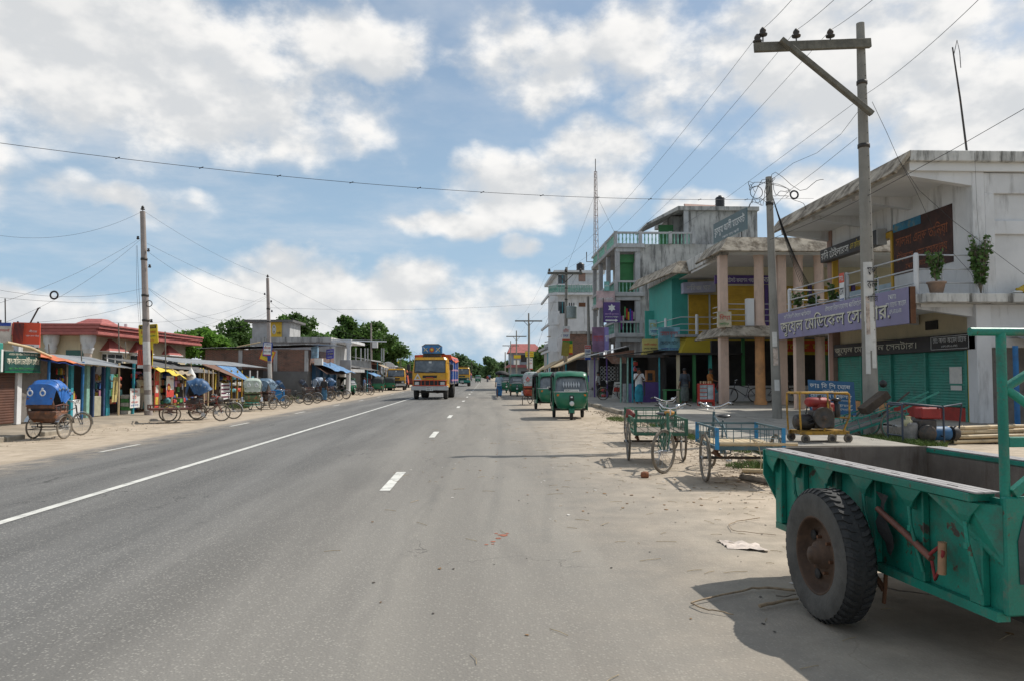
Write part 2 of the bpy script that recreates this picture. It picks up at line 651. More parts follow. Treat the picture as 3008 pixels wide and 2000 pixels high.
footpath('footpath', 5.5, 8.6, 15.2, 120, .17, CONC)
footpath('footpath', 8.65, 30, 20.2, 120, .20, CONC)
LPATH = mat('left_path_earth', (.30, .25, .19), .9, .22, 1.0, .4, 20, stain=(.19, .17, .14), samt=.6, sscale=1.1)
mb = MB()
n = 70
mb.grid([[(-13.6 - random.uniform(0, .12), y, -.33), (-13.72, y, -.18 - .05 * (y > 30)), (-14.3, y, -.16), (-15.6, y, -.12), (-30, y, -.10)]
   for y in [2 + i * 1.9 for i in range(n)]], False)
struct(mb.build('left_footpath', LPATH))
KERB = mat('kerb_stone', (.33, .29, .23), .9, .2, 3, .4, 18, stain=(.15, .13, .10), samt=.6)
for i in range(14):          # the kerb stones that still stand
 y = 12.5 + i * .95
 if i in (9, 12):
  continue
 o = MB().box(-.08, .08, -.45, .45, -.12, .15).build('kerb_stone', KERB, bpy.data.objects['left_footpath'], .02,
              (-13.55 + random.uniform(-.03, .03), y, -.30 + random.uniform(-.02, .01)),
              (random.uniform(-.02, .02), random.uniform(-.05, .05), random.uniform(-.03, .03)))
for i in range(22):
 y = 17.2 + i * 1.12
 if i in (4, 11, 12, 17):
  continue
 MB().box(-.08, .08, -.53, .53, -.17, .10).build('kerb_stone', KERB, bpy.data.objects['footpath'], .02,
             (5.42 + random.uniform(-.03, .03), y, .08 + random.uniform(-.02, .01)),
             (random.uniform(-.02, .02), random.uniform(-.06, .03), random.uniform(-.03, .03)))
# ------------------------------------------------------------------ shared materials
SOOT = (.035, .033, .03)
WHITE = mat('white_wall', (.62, .62, .62), .8, .08, 1.0, .12, 30, stain=(.16, .15, .14), samt=.55, sscale=1.0, streak=True, sthr=.51)
WHITEC = mat('white_wall_clean', (.66, .66, .65), .8, .06, 1.0, .1, 30)
EAVE = mat('stained_eave', (.40, .345, .27), .9, .3, 1.6, .3, 14, stain=(.10, .075, .05), samt=.9, sscale=2.2, sthr=.41)
FASCIA = mat('stained_fascia', (.56, .55, .52), .9, .15, 1.6, .3, 14, stain=(.07, .065, .055), samt=.9, sscale=1.3, streak=True, sthr=.47)
GREYC = mat('weathered_cement', (.40, .39, .37), .92, .25, .9, .3, 16, stain=(.09, .09, .088), samt=.92, sscale=1.1, streak=True, sthr=.45)
GREYL = mat('grey_cement', (.40, .40, .40), .9, .15, 1.2, .25, 20, stain=(.16, .155, .15), samt=.6, sscale=1.4, streak=True)
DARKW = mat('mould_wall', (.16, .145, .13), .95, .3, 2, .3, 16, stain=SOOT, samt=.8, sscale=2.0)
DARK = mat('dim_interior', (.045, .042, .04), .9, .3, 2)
PINK = mat('peach_column', (.60, .44, .35), .7, .08, 2, .08, 40, stain=(.26, .19, .15), samt=.4, sscale=2.5, streak=True)
ORANGEC = mat('orange_column', (.58, .30, .13), .7, .15, 2.5, .1, 40, stain=(.22, .13, .08), samt=.5, sscale=2.0)
BROWNC = mat('brown_column', (.30, .19, .15), .7, .12, 2.5, .1, 40, stain=(.15, .10, .08), samt=.4)
CREAM = mat('cream_wall', (.60, .52, .36), .8, .08, 1.3, .1, 30, stain=(.33, .29, .22), samt=.3, streak=True)
TEAL = mat('teal_wall', (.06, .335, .28), .7, .1, 1.5, .1, 30, stain=(.03, .20, .17), samt=.35, streak=True)
TEALS = mat('teal_shutter', (.04, .255, .195), .55, .14, 3.0, .1, 40, stain=(.06, .09, .08), samt=.5, sscale=3.5, fine=.25)
YELS = mat('yellow_shutter', (.48, .285, .03), .55, .12, 2.5, .05, 40, stain=(.25, .15, .03), samt=.35)
YELW = mat('yellow_wall', (.50, .365, .03), .7, .08, 1.5, .1, 30, stain=(.26, .20, .04), samt=.35, streak=True)
GRNS = mat('green_shutter', (.05, .20, .07), .6, .15, 2.5)
REDP = mat('red_panel', (.34, .04, .03), .7, .2, 3, .1, 30, stain=(.4, .33, .3), samt=.5, sscale=6, sthr=.6)
VIOLET = mat('violet_board', (.225, .20, .325), .55, .12, .9, .05, 20, stain=(.15, .09, .07), samt=.45, sscale=1.6, sthr=.55)
PURPLE = mat('purple_paint', (.10, .055, .20), .6, .12, 2, stain=(.05, .03, .07), samt=.4)
BLACKB = mat('black_board', (.022, .02, .02), .5, .3, 3, stain=(.09, .07, .055), samt=.4, sscale=3)
WOOD = mat('old_timber', (.20, .165, .13), .85, .3, 5, .35, 30, stain=(.08, .065, .05), samt=.6, sscale=6)
WOODG = mat('grey_timber', (.15, .14, .115), .88, .28, 4, .4, 26, stain=(.09, .085, .07), samt=.65, sscale=5, streak=True)
BAMBOO = mat('bamboo', (.52, .40, .24), .6, .22, 4, .15, 30, stain=(.22, .15, .08), samt=.5, sscale=4)
POLEC = mat('pole_concrete', (.27, .255, .225), .88, .14, 2, .2, 40, stain=(.15, .14, .125), samt=.5, sscale=2.2, streak=True, fine=.12)
POLEL = mat('pole_concrete_warm', (.33, .285, .26), .88, .14, 2, .2, 40, stain=(.19, .165, .15), samt=.45, sscale=2.2, streak=True, fine=.1)
PIPE = mat('painted_pipe', (.50, .51, .52), .5, .1, 4, metal=.0, stain=(.22, .17, .13), samt=.5, sscale=8, sthr=.58)
STEEL = mat('galvanised', (.42, .43, .44), .45, .15, 5, metal=.6, stain=(.16, .10, .06), samt=.4, sscale=6)
CHROME = mat('bright_metal', (.62, .62, .62), .22, .08, 6, metal=.9, stain=(.15, .10, .06), samt=.4, sscale=20, sthr=.56)
IRON = mat('dark_iron', (.06, .055, .05), .6, .3, 6, metal=.3, stain=(.16, .08, .04), samt=.6, sscale=6)
RUST = mat('rusty_iron', (.16, .075, .04), .85, .3, 8, .2, 40, metal=.2, stain=(.06, .04, .03), samt=.6, sscale=8)
RUBBER = mat('tyre_rubber', (.035, .034, .033), .85, .25, 8, .2, 60, stain=(.17, .145, .115), samt=.45, sscale=7)
RUBBERD = mat('dusty_tyre', (.16, .135, .105), .9, .3, 10, .2, 60, stain=(.05, .045, .04), samt=.6, sscale=9)
BLACKP = mat('black_plastic', (.02, .02, .021), .4, .2, 5)
CANVAS = mat('black_canvas', (.03, .03, .03), .75, .25, 4, .2, 30, stain=(.12, .11, .10), samt=.4, sscale=4)
WIREM = mat('cable', (.03, .03, .032), .6, .1, 5)
GLASS = mat('dark_glass', (.035, .045, .05), .08, .2, 2, spec=.6)
GLASSG = mat('green_glass', (.02, .09, .055), .1, .2, 1.5, spec=.6)
TIN = mat('corrugated_tin', (.34, .35, .355), .5, .16, 1.5, metal=.45, stain=(.19, .085, .045), samt=.7, sscale=.9, sthr=.55)
TINR = mat('rusted_tin', (.17, .085, .055), .7, .3, 2.5, metal=.2, stain=(.28, .25, .22), samt=.6, sscale=2)
TIND = mat('dull_tin', (.15, .145, .14), .65, .2, 1.5, metal=.3, stain=(.10, .06, .04), samt=.6, sscale=1.2)
BRICK = None
INKW = mat('white_lettering', (.66, .66, .64), .6, .12, 6)
INKC = mat('cream_lettering', (.60, .57, .45), .6, .15, 6)
INKR = mat('red_lettering', (.50, .05, .035), .6, .2, 6)
INKK = mat('black_lettering', (.02, .02, .025), .6, .2, 6)
INKB = mat('blue_lettering', (.03, .07, .32), .6, .2, 6)
INKY = mat('yellow_lettering', (.62, .48, .06), .6, .15, 6)
INKG = mat('green_lettering', (.03, .22, .05), .6, .15, 6)
INKO = mat('faded_orange_lettering', (.26, .085, .04), .8, .45, 9)
PAPER = mat('poster_paper', (.60, .585, .55), .8, .12, 5, stain=(.30, .28, .25), samt=.5, sscale=5)
YELB = mat('yellow_board', (.66, .50, .03), .5, .08, 2, stain=(.35, .25, .05), samt=.3)
WHITEB = mat('white_board', (.68, .68, .66), .5, .06, 2, stain=(.4, .38, .34), samt=.35)
REDB = mat('red_board', (.60, .075, .03), .5, .1, 1.5)
BLUEB = mat('blue_board', (.03, .105, .21), .55, .15, 2, stain=(.10, .12, .14), samt=.4)
TERRA = mat('terracotta', (.36, .25, .19), .85, .2, 5, .1, 30, stain=(.2, .19, .17), samt=.5)


def brick_material():
 m = bpy.data.materials.new('brickwork')
 m.use_nodes = True
 t = NT(m.node_tree)
 b = t.n['Principled BSDF']
 co = t.new('ShaderNodeTexCoord').outputs['Object']
 sp = t.new('ShaderNodeSeparateXYZ', {0: co})
 uv = t.comb(t.math('ADD', sp.outputs[0], sp.outputs[1]), sp.outputs[2], 0)
 br = t.new('ShaderNodeTexBrick', {'Vector': uv, 'Color1': (.25, .10, .065, 1), 'Color2': (.15, .075, .055, 1),
           'Mortar': (.22, .20, .17, 1), 'Scale': 1.0, 'Mortar Size': .012, 'Brick Width': .26, 'Row Height': .085})
 n = t.noise(co, 1.4, 7, .65)
 c = t.mix(t.ramp(n, .48, .68, 0, .75), br.outputs[0], (.07, .06, .055))
 t.put(b.inputs['Base Color'], c)
 b.inputs['Roughness'].default_value = .92
 bn = t.new('ShaderNodeBump', {'Height': br.outputs['Fac'], 'Strength': .6, 'Distance': -.01})
 t.l.new(bn.outputs[0], b.inputs['Normal'])
 return m


BRICK = brick_material()
# ------------------------------------------------------------------ right-hand buildings
def shutter(parent, o, xd, w, h, m, pitch=.085, name='shutter'):
 """a rolling shutter: curved laths as one corrugated sheet, standing from o along xd"""
 xd = Vector(xd).normalized()
 nr = xd.cross(V(0, 0, 1))
 n = int(h / pitch)
 rows = []
 for i in range(n * 3 + 1):
  q = (0, .014, .011)[i % 3]
  z = h * i / (n * 3)
  rows.append([Vector(o) + nr * q + V(0, 0, z), Vector(o) + xd * w + nr * q + V(0, 0, z)])
 return MB().slab(rows, nr * .012).build(name, m, parent)


def eave_flange(mb, pts, drop, out, t=.10):
 """the sloping lip of a roof slab along the polyline pts (outer top edge); out(i) = outward vector"""
 top = [Vector(p) for p in pts]
 low = [p + Vector(o) - V(0, 0, drop) for p, o in zip(top, out)]
 mb.grid([top, low])
 mb.grid([[p - V(0, 0, t * 1.3) for p in top], [p - V(0, 0, t * .4) - Vector(o) * .15 for p, o in zip(low, out)]])
 mb.grid([low, [p - V(0, 0, t * .4) - Vector(o) * .15 for p, o in zip(low, out)]])
 for i in (0, -1):
  mb.add([top[i], low[i], low[i] - V(0, 0, t * .4) - Vector(out[i]) * .15, top[i] - V(0, 0, t * 1.3)], [(0, 1, 2, 3)])


def pot_plant(label, loc, h, spread, pot=True, n=60, group='potted plants on the balcony', seed=1, pr=.2):
 rnd = random.Random(seed)
 t = thing('potted_plant' if pot else 'shrub', label, 'plant', loc, 0, group)
 z0 = 0
 if pot:
  MB().lathe([(.001, 0), (pr * .7, 0), (pr, pr * 1.25), (pr * 1.12, pr * 1.25), (pr * 1.12, pr * 1.45), (pr * .9, pr * 1.45), (pr * .85, pr * 1.3), (.001, pr * 1.3)], n=16).build('pot', TERRA, t)
  z0 = pr * 1.3
 st, lf = MB(), MB()
 for i in range(max(6, n // 7)):
  a = rnd.uniform(0, 6.28)
  q = V(math.cos(a) * spread * rnd.uniform(.2, .8), math.sin(a) * spread * rnd.uniform(.2, .8), z0 + h * rnd.uniform(.6, 1))
  st.tube([(0, 0, z0 - .02), (q.x * .4, q.y * .4, z0 + (q.z - z0) * .5), q], [.012, .009, .004], 5)
  for j in range(16):
   f = rnd.uniform(.25, 1)
   p = V(q.x * f, q.y * f, z0 + (q.z - z0) * f)
   leaf(lf, p, rnd, rnd.uniform(.09, .17))
 st.build('stem', WOOD, t)
 lf.build('foliage', LEAF, t)
 return t


def leaf(mb, p, rnd, s, wid=.34):
 d = V(rnd.gauss(0, 1), rnd.gauss(0, 1), rnd.gauss(-.15, .7)).normalized()
 u = d.cross(V(rnd.gauss(0, 1), rnd.gauss(0, 1), rnd.gauss(0, 1))).normalized() * s * wid
 mb.add([p, p + d * s * .5 + u, p + d * s, p + d * s * .5 - u], [(0, 1, 2, 3)])


LEAF = mat('leaf_green', (.075, .14, .035), .55, .45, 7, spec=.3)
GRASSM = mat('grass_green', (.10, .15, .035), .7, .4, 3)


def railing(parent, pts, zs, r, posts, postm, pipem, z0, h, post_r=.055):
 for z in zs:
  MB().tube([Vector(p) + V(0, 0, z) for p in pts], r, 8).build('handrail', pipem, parent)
 for p in posts:
  MB().lathe([(post_r, z0), (post_r, z0 + h * .96), (post_r * .6, z0 + h), (.004, z0 + h)], (p[0], p[1], 0), n=10).build('railing_post', postm, parent)


# ---- the near market block with the medical centre
N = thing('market_building', 'two storey white market building with violet board on its balcony edge', 'building', (0, 0, 0))
X0, Y0, Y1 = 14.0, 21.7, 31.3
MB().box(X0, 26, Y0, Y1, 0, .2).build('plinth', CONC, N)
MB().box(X0 + .25, 26, Y0 + .25, Y1 - .1, .2, 3.58).build('ground_floor_wall', CREAM, N)
MB().box(X0 - .02, X0 + .42, Y0 - .02, Y0 + .42, .2, 3.575).build('corner_pier', WHITE, N, .015)
MB().box(X0 - .02, X0 + .25, Y1 - .4, Y1 + .02, .2, 3.575).build('corner_pier', WHITE, N, .015)
MB().box(X0 + .42, 26, Y0 + .12, Y0 + .24, 2.35, 3.575).build('side_wall', WHITE, N)
MB().box(X0 + .42, 26, Y0 + .04, Y0 + .12, 2.35, 2.62).build('side_band', WHITE, N, .01)
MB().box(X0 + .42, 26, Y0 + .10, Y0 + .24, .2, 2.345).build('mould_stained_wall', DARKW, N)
sw = (Y1 - .45 - Y0 - .62) / 4
for i in range(4):
 ya = Y0 + .62 + i * sw
 shutter(N, (X0 + .14, ya + sw - .06, .62), (0, -1, 0), sw - .12, 1.68, TEALS)
 MB().box(X0 + .03, X0 + .17, ya - .06, ya + .058, .2, 2.3).build('shutter_guide', TEALS, N, .008)
 MB().box(X0 + .10, X0 + .25, ya + .06, ya + sw - .06, .2, .6).build('shutter_base', REDP if i < 2 else ORANGEC, N)
MB().box(X0 + .05, X0 + .19, Y0 + .43, Y0 + .55, .2, 2.3).build('yellow_jamb', YELW, N)
board(N, 'torn_poster', (X0 + .112, Y0 + 1.55, 1.32), (0, -1, 0), (0, 0, 1), .62, .5, .006, PAPER)
board(N, 'torn_poster', (X0 + .112, Y0 + 1.5, 1.12), (0, -1, 0), (0, 0, 1), .55, .14, .006, PAPER)
fb = board(N, 'fascia_board', (X0 - .02, Y1 - .3, 2.3), (0, -1, 0), (0, 0, 1), Y1 - .35 - Y0, .48, .1, BLACKB, .01)
lettering('জুয়েল মেডিকেল সেন্টার।', 5.9, .36, INKC, fb, (X0 - .02, Y1 - .6, 2.36), (0, -1, 0), (0, 0, 1), .004)
lettering('মোঃ আলম আহমেদ তারেক', 1.7, .16, INKW, fb, (X0 - .02, Y0 + 2.15, 2.54), (0, -1, 0), (0, 0, 1), .01)
lettering('(এল.এম.এ.এফ)', .8, .08, INKW, fb, (X0 - .02, Y0 + 1.7, 2.40), (0, -1, 0), (0, 0, 1), .01)
for a, b in (((2.25, 2.36), (2.25, 2.73)), ((.35, 2.36), (.35, 2.73)), ((2.25, 2.36), (.35, 2.36)), ((2.25, 2.73), (.35, 2.73))):
 MB().bar((X0 - .027, Y0 + a[0], a[1]), (X0 - .027, Y0 + b[0], b[1]), .012).build('border_line', INKW, fb)
MB().box(X0 + .2, X0 + .27, Y0 + 2.3, Y0 + 2.95, 3.0, 3.28).build('vent_opening', DARK, N)
# balcony
MB().box(12.3, 26, Y0 - .45, Y0 - .103, 3.59, 3.85).build('slab_ledge', FASCIA, N, .02)
slab = MB().box(12.2, 26, Y0 - .1, Y1 + .1, 3.58, 3.86).build('balcony_slab', FASCIA, N, .02)
MB().box(12.45, X0, Y0 + .1, Y1 - .1, 3.50, 3.585).build('slab_soffit', WHITEC, N)
for y in (Y0 + .15, Y0 + 3.3, Y0 + 6.4, Y1 - .2):
 MB().prism([(12.35, y, 3.575), (X0 + .2, y, 3.575), (X0 + .2, y, 3.2), (12.35, y, 3.45)], (0, .22, 0)).build('beam', WHITE, N)
railing(N, [(X0, Y0 + .12, 0), (12.35, Y0 + .12, 0), (12.35, Y1 - .15, 0), (X0, Y1 - .15, 0)], (5.0, 4.6, 4.2), .024,
  [(12.35, Y0 + .12), (12.35, Y0 + 4.4), (12.35, Y1 - .15)], WHITE, PIPE, 3.86, 1.2, .075)
for y in (Y0 + 2.3, Y0 + 6.9):
 MB().tube([(12.35, y, 3.86), (12.35, y, 4.6)], .022, 8).build('railing_post', PIPE, N)
MB().tube([(13.1, Y0 + .12, 3.86), (13.1, Y0 + .12, 5.0)], .022, 8).build('railing_post', PIPE, N)
# upper floor
MB().box(X0, X0 + .22, Y0 + .3, Y0 + 4.4, 3.86, 7.4).build('upper_wall', WHITE, N)
MB().box(X0, X0 + .22, Y0 + 4.55, Y1 - .5, 6.55, 7.4).build('upper_wall', WHITE, N)
MB().box(X0 - .02, X0 + .34, Y0, Y0 + .3, 3.86, 7.4).build('upper_pier', WHITE, N, .015)
MB().box(X0 - .06, X0 + .26, Y1 - .5, Y1 - .12, .2, 7.4).build('column', BROWNC, N, .015)
MB().box(12.5, 12.85, Y1 - .35, Y1 - .05, .2, 3.5).build('column', PINK, N, .015)
MB().box(X0 + .34, 26, Y0 + .12, Y0 + .3, 3.86, 7.4).build('side_wall', WHITE, N)
for z0, z1 in ((6.78, 7.38), (5.6, 6.0)):
 MB().box(X0 + .34, 26, Y0 + .02, Y0 + .12, z0, z1).build('side_band', WHITE, N, .015)
MB().box(X0 + .34, X0 + .62, Y0 + .005, Y0 + .12, 3.87, 6.79).build('side_pilaster', WHITE, N, .015)
mur = board(N, 'painted_shutter', (X0 - .03, Y0 + 4.35, 4.95), (0, -1, 0), (0, 0, 1), 3.35, 1.75, .03,
   mat('mural_dark', (.055, .028, .024), .8, .45, 2.2, stain=(.13, .045, .022), samt=.6, sscale=2.2, sthr=.52))
board(N, 'painted_edge', (X0 - .04, Y0 + 4.35, 6.42), (0, -1, 0), (0, 0, 1), 1.7, .28, .012, mat('mural_blue', (.03, .16, .26), .7, .3, 2, stain=(.3, .22, .05), samt=.6, sscale=3))
lettering('সালমা এন্ড তানিয়া', 3.0, .5, INKO, mur, (X0 - .03, Y0 + 4.2, 5.80), (0, -1, 0), (0, 0, 1), .02)
lettering('টেইলার্স এন্ড বস্ত্রালয়', 2.9, .42, INKO, mur, (X0 - .03, Y0 + 4.15, 5.3), (0, -1, 0), (0, 0, 1), .012)
lettering('প্রোঃ মোঃ আবুল', 1.9, .22, INKO, mur, (X0 - .03, Y0 + 3.6, 5.03), (0, -1, 0), (0, 0, 1), .012)
# doorway that opens through to the yard
for y in (Y0 + 4.42, Y1 - .62):
 MB().box(X0 - .05, X0 + .16, y, y + .11, 3.86, 6.5).build('door_post', YELS, N)
MB().box(X0 - .06, X0 + .2, Y0 + 4.4, Y1 - .5, 6.3, 6.5).build('door_lintel', YELS, N)
MB().box(X0, X0 + .14, Y0 + 4.55, Y1 - .65, 3.86, 4.75).build('parapet', mat('pale_blue_wall', (.36, .45, .50), .8, .1, 2, stain=(.2, .22, .22), samt=.4), N)
for y in (Y0 + 5.9, Y0 + 7.4):
 MB().box(X0 + 2.2, X0 + 2.45, y, y + .22, 3.86, 7.4).build('column', BROWNC if y < 28 else TEAL, N)
sb = board(N, 'shop_sign', (X0 - .35, Y1 - .15, 6.12), (0, -1, 0), (0, 0, 1), 4.6, .52, .32, BLACKB, .01)
MB().box(X0 - .36, X0 - .02, Y1 - 4.80, Y1 - 4.753, 6.10, 6.66).build('sign_end', GREYL, N)
lettering('রনি টেইলার্স', 2.4, .40, INKW, sb, (X0 - .35, Y1 - .25, 6.18), (0, -1, 0), (0, 0, 1), .02)
lettering('এন্ড ফেব্রিক্স', .9, .3, INKY, sb, (X0 - .35, Y1 - 2.75, 6.26), (0, -1, 0), (0, 0, 1), .012)
lettering('প্রোঃ রনি', .7, .16, INKW, sb, (X0 - .35, Y1 - 3.75, 6.36), (0, -1, 0), (0, 0, 1), .012)
# roof with its sloped lip
MB().box(12.05, 26, Y0 - .25, Y1 + .05, 7.64, 7.95).build('roof_slab', FASCIA, N, .02)
mb = MB()
eave_flange(mb, [(12.05, Y0 - .25, 7.94), (12.05, Y1 + .05, 7.94)], .62, [(-.48, 0, 0)] * 2, .12)
mb.build('roof_lip', EAVE, N)
MB().box(12.1, 26, Y0 - .1, Y1, 7.40, 7.645).build('roof_soffit', WHITEC, N)
for y in (Y0 + .02, Y0 + 3.2, Y0 + 6.3, Y1 - .3):
 MB().prism([(12.1, y, 7.405), (X0, y, 7.405), (X0, y, 7.0), (12.1, y, 7.28)], (0, .24, 0)).build('beam', WHITE, N)
# big violet board on the balcony edge
vb = thing('sign_board', 'long violet board with white medical centre lettering hung on balcony edge', 'sign', (0, 0, 0))
pn = board(vb, 'panel', (12.06, 32.0, 3.02), (0, -1, 0), (0, 0, 1), 10.35, 1.05, .07, VIOLET, .01)
lettering('জুয়েল মেডিকেল সেন্টার.', 8.6, .74, INKK, pn, (12.06, 31.33, 3.07), (0, -1, 0), (0, 0, 1), .03, 'letter_shadow')
lettering('জুয়েল মেডিকেল সেন্টার.', 8.6, .74, INKC, pn, (12.055, 31.38, 3.10), (0, -1, 0), (0, 0, 1), .02)
lettering('দেশী-বিদেশী ঔষধের প্রতিষ্ঠান', 2.6, .19, INKW, pn, (12.06, 31.0, 3.80), (0, -1, 0), (0, 0, 1), .012)
lettering('ঔষধের নির্ভরযোগ্য প্রতিষ্ঠান', 2.7, .22, INKW, pn, (12.06, 27.2, 3.80), (0, -1, 0), (0, 0, 1), .012)
lettering('প্রোঃ', .45, .15, INKW, pn, (12.06, 22.85, 3.80), (0, -1, 0), (0, 0, 1), .012)
lettering('ডাঃ তারেক আহমেদ', 1.15, .17, INKW, pn, (12.06, 23.0, 3.55), (0, -1, 0), (0, 0, 1), .012)
lettering('এল.এম.এ.এফ.', .7, .12, INKW, pn, (12.06, 22.8, 3.37), (0, -1, 0), (0, 0, 1), .012)
MB().box(12.06, 12.2, 21.62, 21.72, 3.02, 4.07).build('end_board', RUST, vb)
# banner on the rail
bn = thing('banner', 'narrow vertical red and white cloth banner on the balcony rail', 'banner', (0, 0, 0))
pb = board(bn, 'cloth', (12.2, 26.35, 3.3), (0, -1, 0), (0, 0, 1), .36, 1.75, .01, WHITEB)
board(bn, 'red_header', (12.194, 26.35, 4.72), (0, -1, 0), (0, 0, 1), .36, .33, .006, REDB)
lettering('ডাঃ', .28, .18, INKW, pb, (12.185, 26.31, 4.78), (0, -1, 0), (0, 0, 1), .02)
lettering('মে', .3, .24, INKK, pb, (12.2, 26.33, 4.3), (0, -1, 0), (0, 0, 1), .02)
lettering('লা', .3, .24, INKB, pb, (12.2, 26.33, 3.95), (0, -1, 0), (0, 0, 1), .02)
lettering('২১', .3, .24, INKR, pb, (12.2, 26.33, 3.6), (0, -1, 0), (0, 0, 1), .02)
# plants and a yellow bag on the balcony edge
pot_plant('potted plant beside the near corner post of the railing', (12.8, 21.6, 3.86), .95, .38, n=120, seed=3, pr=.235)
pot_plant('potted plant half hidden behind the big power pole', (12.8, 25.4, 3.86), .75, .3, seed=4, pr=.26)
pot_plant('potted plant left of the vertical banner', (12.75, 28.0, 3.86), .7, .35, seed=5, pr=.26)
pot_plant('potted plant in the middle of the violet board', (12.7, 29.6, 3.86), .5, .4, seed=6, pr=.28)
pot_plant('leafy potted plant at the far end of the violet board', (12.7, 31.0, 3.86), .8, .5, n=110, seed=8, pr=.26)
sh = pot_plant('tall leafy shrub growing on the slab edge by the white wall', (14.0, 21.47, 3.84), 1.75, .48, False, 300, 'plants on the slab edge', 9)
bg = thing('plastic_bag', 'crumpled yellow plastic bag lying on the slab edge', 'bag', (15.3, 21.42, 3.86))
rr = random.Random(4)
mb = MB().ball((0, 0, .11), .28, .16, .13, 12, 7)
mb.v = [(x * rr.uniform(.8, 1.2), y * rr.uniform(.8, 1.2), max(0, z * rr.uniform(.75, 1.25))) for x, y, z in mb.v]
mb.build('sack', mat('yellow_plastic', (.55, .38, .05), .5, .2, 6), bg)
MB().ball((-.25, 0, .04), .18, .1, .04).build('white_film', WHITEB, bg)
# antenna mast on the roof
am = thing('antenna_mast', 'thin dark leaning mast with a small aerial on the white roof', 'mast', (0, 0, 0))
p0, p1 = at(2843, 440, 24), at(2798, 140, 24)
MB().tube([p0 - V(0, 0, .4), p0.lerp(p1, .5), p1], [.035, .03, .022], 7).build('pole', IRON, am)
q = p0.lerp(p1, .92)
MB().tube([q, q + V(.12, 0, .5), q + V(.2, 0, .1), q + V(.22, 0, -.4)], .012, 5).build('aerial', IRON, am)
# stair at the far end of the near block
MB().prism([(14.5, 31.5, .3), (17.6, 31.5, 3.5), (17.6, 31.5, 3.8), (14.5, 31.5, .6)], (0, 1.2, 0)).build('stair_flight', WHITEC, N)
MB().box(17, 26, 31.4, 34.5, 3.5, 3.8).build('stair_landing', GREYL, N)


# ---- the middle block with its colonnade
M = thing('market_building', 'market building with round peach columns and yellow upstairs shutters', 'building', (0, 0, 0))
MX, MY = 11.3, 35.7
MB().box(MX - .1, 26, MY + .4, 46, .2, .26).build('plinth', CONC, M)
MB().box(MX, 26, MY, 46, 7.32, 7.98).build('roof_slab', FASCIA, M, .02)
mb = MB()
eave_flange(mb, [(26, MY - .01, 7.99), (MX - .01, MY - .01, 7.99), (MX - .01, MY + 3.8, 7.99)], .72, [(0, -.55, 0), (-.55, -.55, 0), (-.55, 0, 0)], .1)
mb.build('roof_lip', EAVE, M)
MB().box(MX + .1, 26, MY + .1, 46, 7.2, 7.33).build('roof_soffit', WHITEC, M)
MB().box(MX, 26, MY + .1, 40, 3.42, 3.74).build('balcony_slab', GREYL, M)
mb = MB()
eave_flange(mb, [(26, MY + .1, 3.86), (MX, MY + .1, 3.86), (MX, 40, 3.86)], .5, [(0, -.5, 0), (-.5, -.5, 0), (-.5, 0, 0)], .12)
mb.build('balcony_lip', EAVE, M)
for px, rd, lowm in ((2126, 0, PINK), (2233, 1, ORANGEC), (2298, 0, PINK), (2349, 1, ORANGEC), (2410, 1, PINK)):
 x = at(px, 1100, MY + .45).x
 for z0, z1, m_ in ((.2, 3.42, lowm), (3.74, 7.2, PINK)):
  if rd:
   MB().lathe([(.30, z0), (.30, z0 + .12), (.235, z0 + .3), (.215, z1 - .25), (.25, z1)], (x, MY + .45, 0), n=20).build('column', m_, M)
  else:
   MB().box(x - .2, x + .2, MY + .27, MY + .65, z0, z1).build('column', m_, M, .02)
MB().box(12.2, 26, 40.0, 40.2, 3.74, 7.2).build('upper_wall', CREAM, M)
px0 = 12.35
for i in range(6):
 shutter(M, (px0 + i * 2.3 + .1, 39.96, 3.85), (1, 0, 0), 2.05, 2.35, YELS)
 MB().box(px0 + i * 2.3 - .12, px0 + i * 2.3 + .06, 39.9, 40.0, 3.76, 6.25).build('shutter_guide', PURPLE, M)
ps = board(M, 'shop_sign', (11.9, 39.86, 6.3), (1, 0, 0), (0, 0, 1), 3.6, .44, .14, PURPLE)
lettering('প্রাইম টেষ্ট ফ্যাশন গ্যালারী', 2.3, .3, INKW, ps, (12.0, 39.86, 6.36), (1, 0, 0), (0, 0, 1), .015)
lettering('কর্ণার', 1.0, .3, INKW, ps, (14.45, 39.86, 6.36), (1, 0, 0), (0, 0, 1), .015)
railing(M, [(MX + .1, 38.6, 0), (MX + .1, MY + .5, 0), (26, MY + .5, 0)], (4.9, 4.65, 4.38, 4.1), .02,
  [(MX + .1, MY + .5)], WHITEC, PIPE, 3.86, .9, .02)
MB().box(MX + .95, MX + 1.3, MY + .3, MY + .62, 3.74, 5.15).build('balcony_pier', WHITEC, M, .02)
# ground floor: deep open shops behind the colonnade
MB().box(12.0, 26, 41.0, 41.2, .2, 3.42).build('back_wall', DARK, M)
MB().box(12.3, 26, 39.4, 39.55, .2, 1.05).build('low_wall', WHITEC, M)
for x in (13.1, 15.2, 17.4, 19.5):
 MB().box(x, x + .14, 39.35, 39.5, 1.05, 3.42).build('shop_post', GRNS, M)
rb = board(M, 'shop_sign', (14.6, 39.2, 2.75), (1, 0, 0), (0, 0, 1), 6.4, .6, .08, REDB)
board(M, 'yellow_strip', (14.6, 39.19, 2.62), (1, 0, 0), (0, 0, 1), 6.4, .16, .05, YELW)
lettering('মায়ের দোয়া হোটেল', 5.2, .42, INKY, rb, (14.9, 39.2, 2.84), (1, 0, 0), (0, 0, 1), .03)
